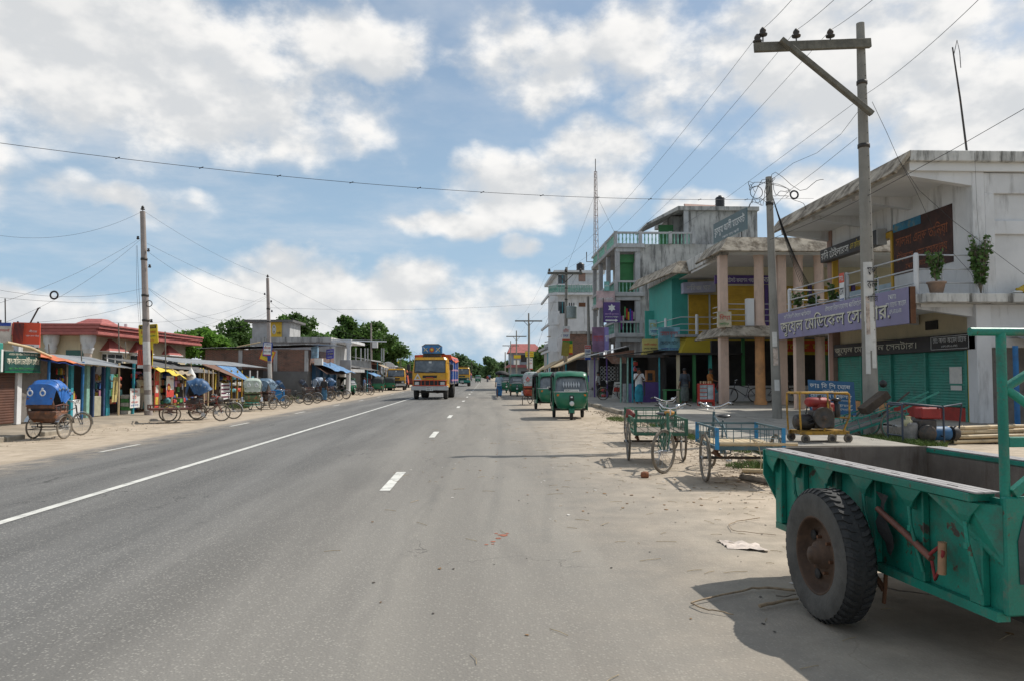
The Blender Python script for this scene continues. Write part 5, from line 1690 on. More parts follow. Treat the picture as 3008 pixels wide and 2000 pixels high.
 MB().tube([(-.50, 1.16, .42), (0, 1.30, .42), (.50, 1.16, .42)], .016, 6).build('bumper', AUTOG, t)
 return t


TRUCKY = mat('truck_yellow', (.62, .32, .012), .4, .1, 2, coat=.2, stain=(.30, .17, .05), samt=.55, sscale=2.5, chip=(5.0, .68))
TRUCKB = mat('truck_blue', (.015, .085, .38), .5, .15, 2)
TARP = mat('red_tarpaulin', (.58, .10, .035), .65, .2, 3, .4, 8, stain=(.35, .05, .02), samt=.5, sscale=2)
SILV = mat('silver_paint', (.45, .46, .46), .4, .12, 3, metal=.4, stain=(.2, .18, .15), samt=.4)
PINKT = mat('pink_trim', (.55, .26, .36), .6, .15, 4)


def truck(label, loc, rz, cab=TRUCKY, bull=REDB, bumper=SILV, load='tall', group='trucks'):
 t = thing('truck', label, 'truck', loc, rz, group)   # origin under the front axle, length to -y
 yf = .75
 # cab shell: tapering slightly to the roof
 rings = []
 for z, hw, y1 in ((.95, 1.12, yf), (1.30, 1.17, yf + .03), (1.75, 1.18, yf), (2.62, 1.08, yf - .20), (2.78, 1.0, yf - .30)):
  rings.append([V(-hw, y1 - .12, z), V(-hw + .12, y1, z), V(hw - .12, y1, z), V(hw, y1 - .12, z), V(hw, yf - 1.65, z), V(-hw, yf - 1.65, z)])
 MB().loft(rings, smooth=False).build('cab', cab, t, .03)
 s_ = (yf - (yf - .20)) / .87
 gz_ = lambda z: yf + .012 - max(0, z - 1.75) * .23
 board(t, 'windscreen', (.98, gz_(1.80), 1.80), (-1, 0, 0), (0, -.23, 1), 1.96, .76, .02, WSHIELD, .0)
 mb = MB()
 for x0, x1, z0, z1 in ((-1.03, 1.03, 1.76, 1.80), (-1.03, 1.03, 2.55, 2.60), (-1.03, -.98, 1.76, 2.6), (.98, 1.03, 1.76, 2.6)):
  mb.prism([(x0, gz_(z0) + .0, z0), (x1, gz_(z0), z0), (x1, gz_(z1), z1), (x0, gz_(z1), z1)], (0, .02, 0))
 mb.build('windscreen_seal', BLACKP, t)
 for x in (-.45, .4):
  MB().bar((x, gz_(1.8) + .03, 1.80), (x + .5, gz_(1.86) + .03, 1.87), .025).build('wiper', BLACKP, t)
 MB().cbox(0.0, gz_(2.4) + .01, 2.45, .18, .012, .12).build('sticker', PLATEW, t)
 for s in (-1, 1):
  board(t, 'side_window', (s * 1.145, yf - .25 if s < 0 else yf - 1.05, 1.85), (0, -s * -1 if False else (1 if s > 0 else -1), 0), (-s * .10, 0, 1), .8, .6, .02, WSHIELD)
  MB().tube([(s * 1.1, yf - .1, 2.4), (s * 1.42, yf + .05, 2.35), (s * 1.42, yf + .05, 1.9)], .015, 5).build('mirror_arm', BLACKP, t)
  MB().cbox(s * 1.42, yf + .06, 2.12, .20, .04, .38).build('mirror', BLACKP, t, .02)
 # nose: grille panel with lettering, lamps, bars, bumper
 MB().cbox(0, yf + .025, 1.50, .95, .03, .16).build('name_strip', BLACKP, t)
 tri = MB()
 c = V(.80, yf + .04, 1.46)
 P = [c + V(.26, 0, -.18), c + V(-.26, 0, -.18), c + V(0, 0, .26)]
 Q = [c + V(.13, 0, -.10), c + V(-.13, 0, -.10), c + V(0, 0, .10)]
 tri.add(P + Q, [(0, 1, 4, 3), (1, 2, 5, 4), (2, 0, 3, 5)])
 tri.build('warning_triangle', PLATEW, t)
 MB().box(-1.05, 1.05, yf - .02, yf + .05, .92, 1.24).build('grille', BLACKP, t, .01)
 for s in (-1, 1):
  MB().cbox(s * .84, yf + .06, 1.06, .28, .04, .2).build('headlamp', LENS, t, .01)
  MB().cbox(s * .95, yf + .10, .72, .1, .03, .08).build('marker_lamp', AMBER, t)
 mb = MB()
 for z in (.92, 1.26):
  mb.tube([(-1.12, yf + .02, z), (-1.08, yf + .17, z), (1.08, yf + .17, z), (1.12, yf + .02, z)], .026, 6)
 for x in (-1.08, -.55, -.3, 0, .3, .55, 1.08):
  mb.tube([(x, yf + .17, .92), (x, yf + .17, 1.26)], .02, 6)
 mb.tube([(-.28, yf + .17, 1.26), (-.22, yf + .17, 1.45), (.22, yf + .17, 1.45), (.28, yf + .17, 1.26)], .025, 6)
 mb.build('bull_bar', bull, t)
 MB().box(-1.22, 1.22, yf - .1, yf + .14, .60, .90).build('bumper', bumper, t, .03)
 board(t, 'number_plate', (.24, yf + .155, .58), (-1, 0, 0), (0, 0, 1), .48, .28, .01, PLATEW)
 lettering('সিলেট ট ১১', .4, .1, INKK, t, (.2, yf + .156, .74), (-1, 0, 0), (0, 0, 1), .02, 'plate_lettering')
 lettering('০২৫১', .36, .09, INKK, t, (.18, yf + .156, .61), (-1, 0, 0), (0, 0, 1), .02, 'plate_lettering')
 for s in (-1, 1):
  MB().box(s * 1.0 - .18, s * 1.0 + .2 * (s > 0) + .18 * (s < 0) * 1, -.6, .6, .78, .98).build('wheel_arch', cab, t, .03)
  road_wheel(t, (s * .98, 0, .48), .48, .26)
  MB().box(s * 1.16, s * 1.19, yf - 1.5, yf - 1.35, 1.0, 2.5).build('door_handle_bar', SILV, t)
  road_wheel(t, (s * .92, -4.0, .50), .50, .5)
 for x in (-.42, .42):
  MB().box(x - .05, x + .05, -5.6, .5, .62, .84).build('chassis_rail', IRON, t)
 MB().box(-.9, .9, -.06, .06, .42, .54).build('front_axle', IRON, t)
 MB().box(-.9, .9, -4.06, -3.94, .44, .56).build('rear_axle', IRON, t)
 MB().lathe([(.001, -.2), (.2, -.18), (.2, .18), (.001, .2)], (0, -4.0, .5), 'y', 12).build('differential', IRON, t)
 # cargo body
 h = 2.75 if load == 'tall' else 1.9
 MB().box(-1.2, 1.2, -6.0, -1.05, .98, 1.14).build('cargo_floor', WOOD, t)
 for s in (-1, 1):
  MB().box(s * 1.2 - .04, s * 1.2 + .04, -6.0, -1.05, 1.14, h).build('cargo_side', TRUCKB, t)
  for z in (1.25, 1.95, h - .03):
   MB().box(s * 1.25 - .02, s * 1.25 + .02, -6.0, -1.05, z - .06, z + .06).build('side_trim', PINKT, t)
  for k in range(6):
   MB().box(s * 1.27 - .025, s * 1.27 + .02, -5.9 + k * .95, -5.82 + k * .95, 1.0, h).build('side_stake', TRUCKB if k % 2 else PLATEW, t)
 MB().box(-1.2, 1.2, -1.10, -1.02, 1.14, h + .15).build('head_board', TRUCKB, t)
 MB().box(-1.2, 1.2, -6.04, -5.98, 1.14, h).build('tail_gate', TRUCKB, t)
 rr_ = random.Random(int(loc[1]))
 rows = []
 for i in range(10):
  y = -1.0 - 5.1 * i / 9
  rows.append([V(x * (1.0 + rr_.uniform(-.02, .03)), y + rr_.uniform(-.03, .03), h + dz + rr_.uniform(-.07, .09)) for x, dz in ((-1.32, -.20), (-1.2, .06), (-.7, .25), (0, .36), (.7, .25), (1.2, .06), (1.32, -.20))])
 MB().slab(rows, .03, True).build('tarpaulin', TARP, t)
 rows = [[V(x, -1.0 + rr_.uniform(0, .08), z + h + rr_.uniform(-.05, .05)) for x in (-1.25, -.8, -.3, .2, .7, 1.25)] for z in (-.12, .05, .2)]
 MB().slab(rows, V(0, -.04, 0), True).build('tarpaulin_front', TARP, t)
 if load == 'tall':       # painted crest over the cab
  c = MB()
  zc = 2.80
  c.prism([(-.66, -.25, zc + .25), (.66, -.25, zc + .25), (.66, -.25, zc + .72), (.45, -.25, zc + .84), (-.45, -.25, zc + .84), (-.66, -.25, zc + .72)], (0, -.5, 0))
  cr = c.build('crest_board', mat('crest_blue', (.045, .18, .40), .5, .3, 3), t)
  MB().box(-.6, .6, -.7, -.3, zc - .06, zc + .25).build('crest_base', IRON, t)
  MB().lathe([(.001, 0), (.17, 0), (.17, .012), (.001, .012)], (0, -.25, zc + .5), 'y', 14).build('crest_roundel', mat('roundel_red', (.5, .14, .08), .5, .2, 8), cr)
  MB().lathe([(.001, .012), (.09, .012), (.09, .02), (.001, .02)], (0, -.25, zc + .5), 'y', 12).build('roundel_centre', INKY, cr)
  for s in (-1, 1):
   MB().bar((s * .26, -.24, zc + .36), (s * .56, -.24, zc + .66), .05, .012, (0, 1, 0)).build('crest_ray', INKW, cr)
   MB().bar((s * .30, -.24, zc + .62), (s * .54, -.24, zc + .40), .04, .012, (0, 1, 0)).build('crest_ray', INKY, cr)
  MB().prism([(-.7, -.24, zc + .72), (-.45, -.24, zc + .88), (.45, -.24, zc + .88), (.7, -.24, zc + .72), (.66, -.24, zc + .68), (.43, -.24, zc + .82), (-.43, -.24, zc + .82), (-.66, -.24, zc + .68)], (0, -.04, 0)).build('crest_edge', WOOD, cr)
 else:
  mb = MB()
  for k in range(8):
   mb.bar((-.9 + k * .25, -.2, 2.78), (-.9 + k * .25, -.2, 2.98), .03)
  mb.bar((-1.0, -.2, 2.97), (1.0, -.2, 2.97), .04)
  mb.build('roof_rack', BRNF, t)
 return t
# ------------------------------------------------------------------ the green trailer and the things near it
TRG = mat('trailer_green', (.009, .21, .148), .45, .25, 1.6, .3, 7, stain=(.07, .075, .055), samt=.75, sscale=3.6, sthr=.52, fine=.2, chip=(7.0, .64))
TRP = mat('worn_plank', (.30, .285, .28), .7, .2, 6, .25, 40, stain=(.10, .085, .075), samt=.55, sscale=7)
TRI = mat('rusty_bed', (.15, .125, .105), .75, .3, 2.5, .15, 30, stain=(.06, .035, .025), samt=.75, sscale=2.2, sthr=.46, streak=True)
WORN = mat('worn_bare_metal', (.06, .06, .062), .7, .35, 4, .2, 40, stain=(.18, .13, .10), samt=.45, sscale=9)
TYREB = mat('lorry_tyre', (.028, .028, .028), .8, .25, 5, .25, 50, stain=(.10, .095, .085), samt=.35, sscale=5)
TYRES = mat('dusty_sidewall', (.085, .08, .072), .85, .3, 5, .25, 40, stain=(.035, .034, .033), samt=.6, sscale=4)
RIMB = mat('brown_rim', (.085, .05, .032), .75, .3, 6, .25, 30, stain=(.15, .085, .05), samt=.6, sscale=9)
# local frame: x to the right across the bed, y along its length away from the camera; origin at the near left lower corner
th = math.atan2(2.25 - 2.44, 6.13 - 3.74)
TR = thing('farm_trailer', 'green steel farm trailer with one big worn tyre in the near right corner', 'trailer', (2.42, 3.74, 0), -th)
TL, TW, ZB, ZT = 2.42, 1.50, .40, .965
IN = .115                    # the side wall stands in from the rim
sidew = MB().box(IN, IN + .02, 0.0, TL, ZB, ZT - .02).build('side_wall', TRG, TR)
MB().box(TW - IN - .02, TW - IN, 0.02, TL, ZB, ZT - .02).build('side_wall', TRG, TR)
MB().box(IN + .021, IN + .03, .02, TL - .02, ZB + .03, ZT - .03).build('side_lining', TRI, TR)
MB().box(TW - IN - .03, TW - IN - .021, .02, TL - .02, ZB + .03, ZT - .03).build('side_lining', TRI, TR)
MB().box(IN + .02, TW - IN - .02, TL - .02, TL, ZB, ZT + .015).build('tail_wall', TRI, TR)
MB().box(IN + .03, TW - IN - .03, .04, TL - .03, ZB + .02, ZB + .05).build('bed_floor', TRI, TR)
MB().box(IN - .012, TW - .05, -.015, .02, ZB - .015, ZT - .005).build('front_wall', TRG, TR, .008)
MB().prism([(.17, -.018, ZB + .14), (1.3, -.018, ZB + .10), (1.3, -.018, ZT - .06), (.24, -.018, ZT - .06), (.20, -.018, ZT - .10), (.165, -.018, ZT - .22)], (0, -.002, 0)).build('worn_patch', WORN, TR)
# rims with planks on top
for x0, x1 in ((0, IN + .03), (TW - IN - .03, TW)):
 MB().box(x0, x1, .0 if x0 else .10, TL + .02, ZT - .045, ZT).build('rim_angle', TRG, TR, .004)
 n = 3
 for i in range(n):
  a = x0 + (x1 - x0) * i / n
  MB().box(a + .003, a + (x1 - x0) / n - .004, .05, TL + .01, ZT + .003, ZT + .011).build('rim_plank', TRP, TR)
for k in range(9):           # bolts show as dark dashes between planks
 MB().box(.05, .056, .25 + k * .25, .33 + k * .25, ZT + .011, ZT + .013).build('slot', IRON, TR)
# ribs, gussets and stays of the near side
ribs = [.16, .62, 1.08, 1.54, 2.0, 2.36]
for i, y in enumerate(ribs):
 MB().box(IN - .045, IN, y - .05, y + .05, ZB + (.0 if i else .0), ZT - .05).build('side_rib', TRG, TR, .006)
 MB().prism([(.005, y - .13, ZT - .046), (.005, y + .13, ZT - .046), (.012, y + .05, ZT - .115), (.03, y, ZT - .17), (.012, y - .05, ZT - .115)], (.008, 0, 0)).build('gusset', TRG, TR)
 MB().prism([(.006, y, ZT - .05), (IN, y, ZT - .05), (IN, y, ZT - .19), (.03, y, ZT - .16)], (0, .008, 0)).build('rib_web', TRG, TR)
 if i < 5:
  MB().tube([(.022, y, ZT - .15), (.02, y - .015, ZT - .25), (IN - .05, y - .05, ZB + .06)], .011, 7).build('stay_rod', TRG, TR)
  MB().cbox(.02, y - .012, ZT - .27, .02, .025, .03).build('rope_hook', TRG, TR)
MB().prism([(.0, .12, ZT - .046), (.0, .42, ZT - .046), (IN - .014, .03, ZT - .34), (IN - .014, .0, ZT - .34), (IN - .014, .0, ZT - .046)], (.008, 0, 0)).build('end_gusset', TRG, TR)
MB().box(IN - .04, IN + .03, .02, TL, ZB - .05, ZB - .001).build('sill_channel', TRG, TR)
MB().box(IN + .2, TW - IN - .2, .02, TL, ZB - .10, ZB - .052).build('chassis_beam', IRON, TR)
MB().prism([(IN - .02, TL + .001, ZB), (TW - IN, TL + .001, ZB), (TW - IN, TL + .001, ZT), (IN - .02, TL + .001, ZT)], (0, .02, 0)).build('tail_gate_frame', TRG, TR)
MB().prism([(-.01, TL + .02, ZT), (-.01, TL + .02, ZT - .2), (IN, TL + .02, ZB + .12), (IN, TL + .02, ZT)], (0, .015, 0)).build('tail_flange', TRG, TR)
# torn rubber flap and the wooden lever with a red rag
mb = MB()
mb.grid([[V(.055 + .03 * math.sin(k * 1.4), 1.0 - k * .012, ZT - .12 - k * .06), V(.05, .86 + .05 * math.sin(k), ZT - .13 - k * .058)] for k in range(7)], True)
mb.build('torn_flap', RUBBER, TR)
MB().tube([(.055, .98, ZB + .34), (.045, .70, ZB + .25), (.035, .45, ZB + .16)], [.018, .019, .02], 8).build('lever_shaft', mat('brown_lever', (.16, .065, .045), .6, .3, 8), TR)
MB().tube([(.03, .36, ZB + .10), (.03, .35, ZB + .27)], .022, 9).build('lever_grip', mat('tan_wood', (.36, .20, .11), .6, .2, 10), TR)
REDC = mat('red_rag', (.23, .03, .03), .85, .35, 12)
MB().tube([(.032, .47, ZB + .17), (.028, .43, ZB + .20), (.03, .36, ZB + .25), (.02, .33, ZB + .22), (.03, .38, ZB + .12), (.02, .40, ZB + .06), (.03, .44, ZB + .15)], .010, 6).build('rag_binding', REDC, TR)
mb = MB()
mb.tube([(.08, 1.42, ZB + .1), (.09, 1.25, ZB - .02), (.1, 1.12, ZB - .10)], .009, 6)
mb.bar((.1, 1.14, ZB - .07), (.1, 1.0, ZB - .16), .03, .02)
mb.tube([(.1, .98, ZB - .02), (.1, .99, ZB - .14), (.1, 1.01, ZB - .24)], .012, 6)
mb.build('brake_linkage', RUST, TR)
# draw frame standing on the front corner
mb = MB()
mb.tube([(.135, .02, ZT - .1), (.135, .02, 1.76)], .024, 10)
mb.build('frame_post', TRG, TR)
MB().tube([(-.03, .02, 1.765), (1.55, .02, 1.765)], .021, 10).build('top_bar', TRG, TR)
MB().tube([(1.38, .02, ZT - .1), (1.38, .02, 1.76)], .027, 10).build('frame_post', TRG, TR)
MB().box(.15, 1.37, .0, .035, ZT + .235, ZT + .285).build('cross_plate', TRG, TR, .004)
MB().tube([(.15, .02, 1.49), (.45, .02, 1.66)], .022, 9).build('frame_strut', TRG, TR)
MB().tube([(.15, .02, 1.49), (.75, .02, 1.08)], .022, 9).build('frame_strut', TRG, TR)
MB().bar((.16, .0, ZT + .01), (.5, .0, ZT + .26), .035, .045).build('frame_strut', TRG, TR)
# wheels: ribbed lorry tyres
def lorry_tyre(parent, loc, Rw, w):
 prof = [(.235, -w * .46), (.27, -w * .52), (.33, -w * .55), (.375, -w * .52), (Rw - .012, -w * .44), (Rw, -w * .33), (Rw + .003, 0), (Rw, w * .33), (Rw - .012, w * .44), (.375, w * .52), (.33, w * .55), (.27, w * .52), (.235, w * .46)]
 o = MB().lathe(prof, axis='x', n=64, cap=False).build('wheel', TYREB, parent, 0, loc)
 for s in (-1, 1):
  MB().lathe([(.236, s * w * .47), (.27, s * (w * .53)), (.33, s * (w * .56)), (.372, s * (w * .53)), (.386, s * w * .50)], axis='x', n=64, cap=False).build('sidewall', TYRES, o)
 lug = MB()
 nl = 46
 for k in range(nl):
  a0 = 2 * math.pi * k / nl
  for s in (-1, 1):
   pts = []
   for f, dr, da in ((.50, .004, .0), (.36, .011, .03), (.22, .011, .075), (.08, .010, .085)):
    aa = a0 + da + (.07 if s > 0 else 0)
    for g, wd in ((0, 0), (1, .062)):
     r_ = (Rw if f < .4 else Rw - .018) + dr
     pts.append(V(s * f * w, r_ * math.cos(aa + wd), r_ * math.sin(aa + wd)))
   lug.add(pts, [(0, 1, 3, 2), (2, 3, 5, 4), (4, 5, 7, 6)], False)
   low = [V(p.x, p.y * .965, p.z * .965) for p in pts]
   lug.add(pts + low, [(0, 2, 10, 8), (2, 4, 12, 10), (4, 6, 14, 12), (1, 3, 11, 9), (3, 5, 13, 11), (5, 7, 15, 13), (0, 1, 9, 8), (6, 7, 15, 14)], False)
 lo = lug.build('tread_lugs', TYREB, o)
 lo['kind'] = 'stuff'
 rim = MB().lathe([(.252, -.075), (.246, -.092), (.236, -.094), (.230, -.085), (.220, -.03), (.200, -.004), (.17, .0), (.13, -.022), (.10, -.028), (.088, -.028), (.082, -.075), (.058, -.08), (.054, -.115), (.03, -.118), (.028, -.13), (.001, -.132)], axis='x', n=40, cap=False)
 ro = rim.build('rim', RIMB, o)
 for k in range(4):
  a = 2 * math.pi * k / 4 + .6
  MB().lathe([(.001, 0), (.032, 0), (.032, .01), (.001, .01)], (-.026, .172 * math.cos(a), .172 * math.sin(a)), 'x', 14).build('hand_hole', DARK, o)
 for k in range(6):
  a = 2 * math.pi * k / 6 + .2
  MB().lathe([(.011, -.03), (.011, 0)], (-.024, .112 * math.cos(a), .112 * math.sin(a)), 'x', 6, False).build('wheel_nut', RUST, o)
 return o


inv = Matrix.Translation(TR.location) @ Matrix.Rotation(-th, 4, 'Z')
for X_ in (-.27 + .13, TW + .05):
 lorry_tyre(TR, (X_ - .005, 1.21, .415), .405, .19)
MB().tube([(-.1, 1.21, .415), (TW, 1.21, .415)], .04, 10).build('axle', IRON, TR)
# ------------------------------------------------------------------ placing the vehicles
cv = cargo_van('blue flatbed cycle cart with slatted deck behind the green trailer', ground(2190, 1422) + V(.02, .25, 0), R(-4), mat('bluegrey_frame', (.06, .115, .135), .55, .3, 5, stain=(.12, .09, .07), samt=.6, sscale=10), post=BLUEF, steer=R(0), rails=.27, deck=BAMBOO, bed=(.46, -.52, .85), slatw=8)
MB().tube([(-.43, -.535, .60), (.65, -.535, .60)], [.028, .022], 8).build('bamboo_bar', BAMBOO, cv)
MB().tube([(.1, -.55, .62), (.14, -.56, .40), (.12, -.57, .22)], .006, 5).build('rope', BAMBOO, cv)
MB().tube([(.1, -.55, .62), (.02, -.56, .66), (.1, -.56, .58), (.17, -.56, .64)], .007, 5).build('rope_knot', BAMBOO, cv)
MB().tube([(.2, -.3, .45), (.2, .8, .47)], .02, 6).build('under_beam', GRNF, cv)
v2 = cargo_van('near green cage cart with its front wheel turned to the viewer', V(3.12, 14.25, 0), R(174), GRNF, steer=R(-38), rails=.25, deck=WOOD, bed=(.44, -.62, .80), slatw=6)
RAG = mat('maroon_rag', (.20, .04, .035), .85, .4, 10)
mb = MB()
for k in range(5):
 mb.tube([(.42, .3 + k * .03, .82 + .01 * k), (.47, .1 - k * .04, .86 + .015 * k), (.50, -.15, .84 + .02 * k), (.5, -.3, .78)], .02, 6)
mb.build('folded_cloth', RAG, v2)
MB().ball((-.1, 1.16, .93), .09, .11, .05).build('saddle_cover', mat('orange_cloth', (.5, .25, .06), .8, .3, 9), v2)
v3 = cargo_van('farther green cage cart standing behind the other one', V(3.78, 18.0, 0), R(181), GRNF, steer=R(10), rails=.25, deck=WOOD, bed=(.44, -.55, .70), slatw=6)
# right hand autos
a0 = ground(1683, 1232)
A1 = auto('nearest green auto rickshaw facing the viewer on the right roadside', (a0.x, a0.y + 1.2, 0), R(180 - 2))
A1.location = V(a0.x - .0, a0.y + 1.30, 0)
p = ground(1622, 1207)
auto('green auto rickshaw second in the right row, half hidden by the nearest', (p.x, p.y + 2.0, 0), R(180 + 4), pattern=False)
p = ground(1516, 1163)
auto('green auto rickshaw behind the painted rickshaw in the right row', (p.x + .15, p.y + 1.3, 0), R(180 - 3), plate='সিলেট-থ ১১-১৫৪২')
p = ground(1487, 1154)
auto('farthest parked auto rickshaw in the right row beside the man with umbrella', (p.x, p.y + 2.2, 0), R(180 + 2), plate='সিলেট-থ ১১-০৯৮১')
p = ground(1404, 1123)
auto('small far auto rickshaw driving on the road', (p.x, p.y, 0), R(180), plate='সিলেট-থ ১১-৩৩১৪')
# painted rickshaw seen from behind, right row
ck = mat('painted_back', (.40, .43, .44), .5, .3, 6, stain=(.05, .28, .18), samt=.8, sscale=5)
p = ground(1562, 1189)
rickshaw('painted cycle rickshaw seen from behind in the right row', (p.x, p.y + .4, 0), R(-3), hood=ck, body=SEATR, patch=INKR, steer=R(25), frame=BLKF)
p = ground(1437, 1117)
rickshaw('tiny far rickshaw at the right road edge', (p.x, p.y, 0), R(0), hood=HOODD, body=SEATD)
# trucks
p = ground(1264, 1172)
truck('yellow truck with red bull bar and blue crest driving towards the viewer', (p.x + .02, p.y + .5, gz(p.x)), R(177))
p = ground(1355, 1134)
truck('yellow truck with green bull bar following the first truck', (p.x + .1, p.y + .5, gz(p.x)), R(180), bull=mat('bull_green', (.02, .22, .18), .5, .1, 3), bumper=mat('bull_green', (.02, .22, .18)), load='low')
p = ground(1165, 1146)
tk = truck('parked yellow truck with draped red tarpaulin on the left roadside', (p.x - .1, p.y + .4, gz(p.x)), R(180 + 4), bull=IRON, bumper=SILV, load='low')
mb = MB()
rr = random.Random(5)
mb.slab([[V(-1.3 + rr.uniform(-.04, .04) - .25 * i / 5, -1.1 - .5 * k, 2.6 - 1.9 * i / 5 + rr.uniform(-.05, .05)) for k in range(5)] for i in range(6)], V(-.03, 0, 0), True)
mb.build('hanging_tarpaulin', TARP, tk)
p = ground(1203, 1138)
bt = thing('covered_van', 'dull maroon van box parked behind the left truck', 'van', (p.x + .2, p.y + 3, gz(p.x)))
MB().box(-.95, .95, -2.2, 1.2, .62, 2.55).build('box_body', mat('maroon_panel', (.13, .035, .03), .6, .2, 2), bt, .05)
MB().box(-.95, .95, 1.25, 2.6, .5, 2.0).build('cab', mat('maroon_panel', (.13, .035, .03)), bt, .08)
for s in (-1, 1):
 road_wheel(bt, (s * .8, -1.3, .35), .35, .22)
 road_wheel(bt, (s * .8, 1.8, .35), .35, .22)
 MB().cbox(s * .7, -2.215, .85, .16, .03, .1).build('tail_lamp', REDB, bt)
MB().box(-.8, .8, -2.22, -2.2, 1.5, 2.3).build('rear_window', GLASS, bt)
MB().box(-.9, .9, -2.32, -2.2, .45, .58).build('bumper', IRON, bt)
# left-hand autos
p = ground(1108, 1151)
auto('green auto rickshaw seen from behind, left one of the pair by the parked truck', (p.x, p.y + .8, gz(p.x)), R(2), group='green auto rickshaws on the left')
p = ground(1138, 1147)
auto('green auto rickshaw seen from behind, right one of the pair by the parked truck', (p.x + .1, p.y + 2.2, gz(p.x)), R(-1), group='green auto rickshaws on the left')
p = ground(1005, 1160)
auto('green auto rickshaw seen from the side below the blue awning', (p.x - .2, p.y + 1.6, gz(p.x)), R(180 + 62), group='green auto rickshaws on the left')
# left-hand rickshaws and carts
p = ground(123, 1291)
rickshaw('cycle rickshaw with bright blue hood seen from behind at the left kerb', (p.x, p.y + .36, gz(p.x)), R(-6), hood=HOODB, body=mat('rickshaw_back_paint', (.11, .055, .035), .5, .5, 5, stain=(.42, .13, .03), samt=.85, sscale=4), steer=R(-22), rosette=SEATD)
p = ground(470, 1243)
lv = cargo_van('flat brown cycle cart with bare rails before the first left pole', (p.x + .15, p.y + .55, gz(p.x)), R(-62), BRNF, steer=R(0), rails=.16, sides='', deck=BRNF, bed=(.50, -.75, .85), slatw=5)
for px, py, rz, hd, bd, st, fr, lab in (
 (572, 1233, -66, HOODD, SEATD, -15, BLKF, 'cycle rickshaw with navy hood standing behind the brown cart'),
 (735, 1207, 18, HOODC, SEATG, 20, TEALF, 'cycle rickshaw with cream hood and painted back, its driver sitting on it'),
 (778, 1202, -28, mat('faded_hood', (.13, .20, .27), .55, .3, 5, stain=(.05, .08, .14), samt=.5, sscale=6), SEATD, -10, BLKF, 'cycle rickshaw with navy hood next to the blue box cart'),
 (835, 1190, -60, HOODD, SEATD, 0, BLKF, 'cycle rickshaw with navy hood right of the blue box cart'),
 (905, 1180, -64, mat('black_hood', (.035, .04, .06), .5, .3, 5, stain=(.15, .17, .2), samt=.5, sscale=8), SEATD, 5, BLKF, 'cycle rickshaw left of the white patched one in the left row'),
 (938, 1177, -60, mat('patched_hood', (.30, .36, .44), .5, .4, 9, stain=(.03, .09, .25), samt=.8, sscale=8), SEATD, 10, BLKF, 'cycle rickshaw with white and blue patched hood in the left row'),
 (965, 1173, -55, HOODD, SEATD, 0, BLKF, 'last navy hooded cycle rickshaw before the side-on auto')):
 p = ground(px, py)
 rickshaw(lab, (p.x, p.y + .3, gz(p.x)), R(rz), hood=hd, body=bd, steer=R(st), frame=fr, up=0 if px in (835, 905) else 1)
for px, py, rz, lab in ((893, 1184, -75, 'bicycle leaning among the rickshaws in the left row'), (985, 1170, -70, 'bicycle parked in front of the side-on auto'), (1068, 1160, -50, 'bicycle standing right of the side-on auto'), (1058, 1159, -60, 'bicycle half hidden behind another right of the side-on auto')):
 p = ground(px, py)
 bicycle(lab, (p.x, p.y, gz(p.x)), R(rz), lean=R(4))
# blue box cart
p = ground(810, 1196)
bc = thing('box_cart', 'bright blue box on a two wheeled cart in the left row', 'cart', (p.x, p.y + .4, gz(p.x)), R(20))
BX = mat('cart_blue', (.015, .17, .42), .45, .15, 5, stain=(.02, .09, .25), samt=.5, sscale=5)
MB().box(-.36, .36, -.3, .3, .36, .98).build('box', BX, bc, .03)
MB().box(-.39, .39, -.33, .33, .98, 1.03).build('lid', BX, bc, .012)
for s in (-1, 1):
 spoke_wheel(bc, (s * .45, 0, .3), (0, 0, 0), .30, n=14)
MB().tube([(-.3, .35, .8), (-.3, .8, .9), (.3, .8, .9), (.3, .35, .8)], .015, 6).build('push_handle', IRON, bc)
MB().tube([(-.45, 0, .3), (.45, 0, .3)], .016, 6).build('axle', IRON, bc)
# bicycles under the colonnade
bicycle('bicycle standing under the colonnade between the peach columns', (at(2200, 1190, 37.6).x, 37.6, .26), R(80), lean=R(3))
bicycle('bicycle behind the round orange column', (at(2275, 1190, 37.9).x, 37.9, .26), R(-95), lean=R(3))
p = at(1815, 1180, 44)
bicycle('bicycle half hidden by the stall left of the purple counter', (p.x, p.y, .17), R(70), lean=R(3))
# ------------------------------------------------------------------ left-hand shops and houses
BLUEP = mat('blue_post', (.02, .13, .32), .6, .2, 5, stain=(.1, .09, .08), samt=.4, sscale=6)
TURQP = mat('turquoise_paint', (.03, .27, .33), .6, .2, 5, stain=(.06, .09, .09), samt=.4, sscale=6)
PALEG = mat('pale_green_paint', (.22, .40, .33), .6, .15, 5, stain=(.1, .14, .12), samt=.4, sscale=6)
NAVD = mat('navy_door', (.025, .05, .12), .6, .25, 5)
BROWNS = mat('brown_shutter', (.095, .04, .025), .6, .2, 3, stain=(.05, .03, .02), samt=.4)
TARPO = mat('orange_tarp', (.60, .16, .06), .6, .2, 3, .3, 10, stain=(.40, .09, .04), samt=.4)
TARPY = mat('yellow_tarp', (.68, .50, .04), .6, .12, 3, .3, 10)
TARPB = mat('blue_tarp', (.10, .22, .40), .6, .3, 3, .3, 10, stain=(.26, .33, .38), samt=.6, sscale=2)
SACKM = mat('sacking', (.36, .29, .20), .9, .25, 8, .2, 30)
GOODS = [mat('goods_%d' % i, c, .6, .3, 9) for i, c in enumerate([(.45, .05, .04), (.08, .25, .08), (.5, .36, .05), (.05, .12, .35), (.5, .48, .42), (.3, .12, .05), (.42, .2, .3), (.1, .3, .33)])]


def posts(parent, spec, name='post', n=8):
 for x, y, z0, z1, r, m in spec:
  MB().tube([(x, y, z0), (x + random.uniform(-.03, .03), y + random.uniform(-.03, .03), z1)], r, n).build(name, m, parent)


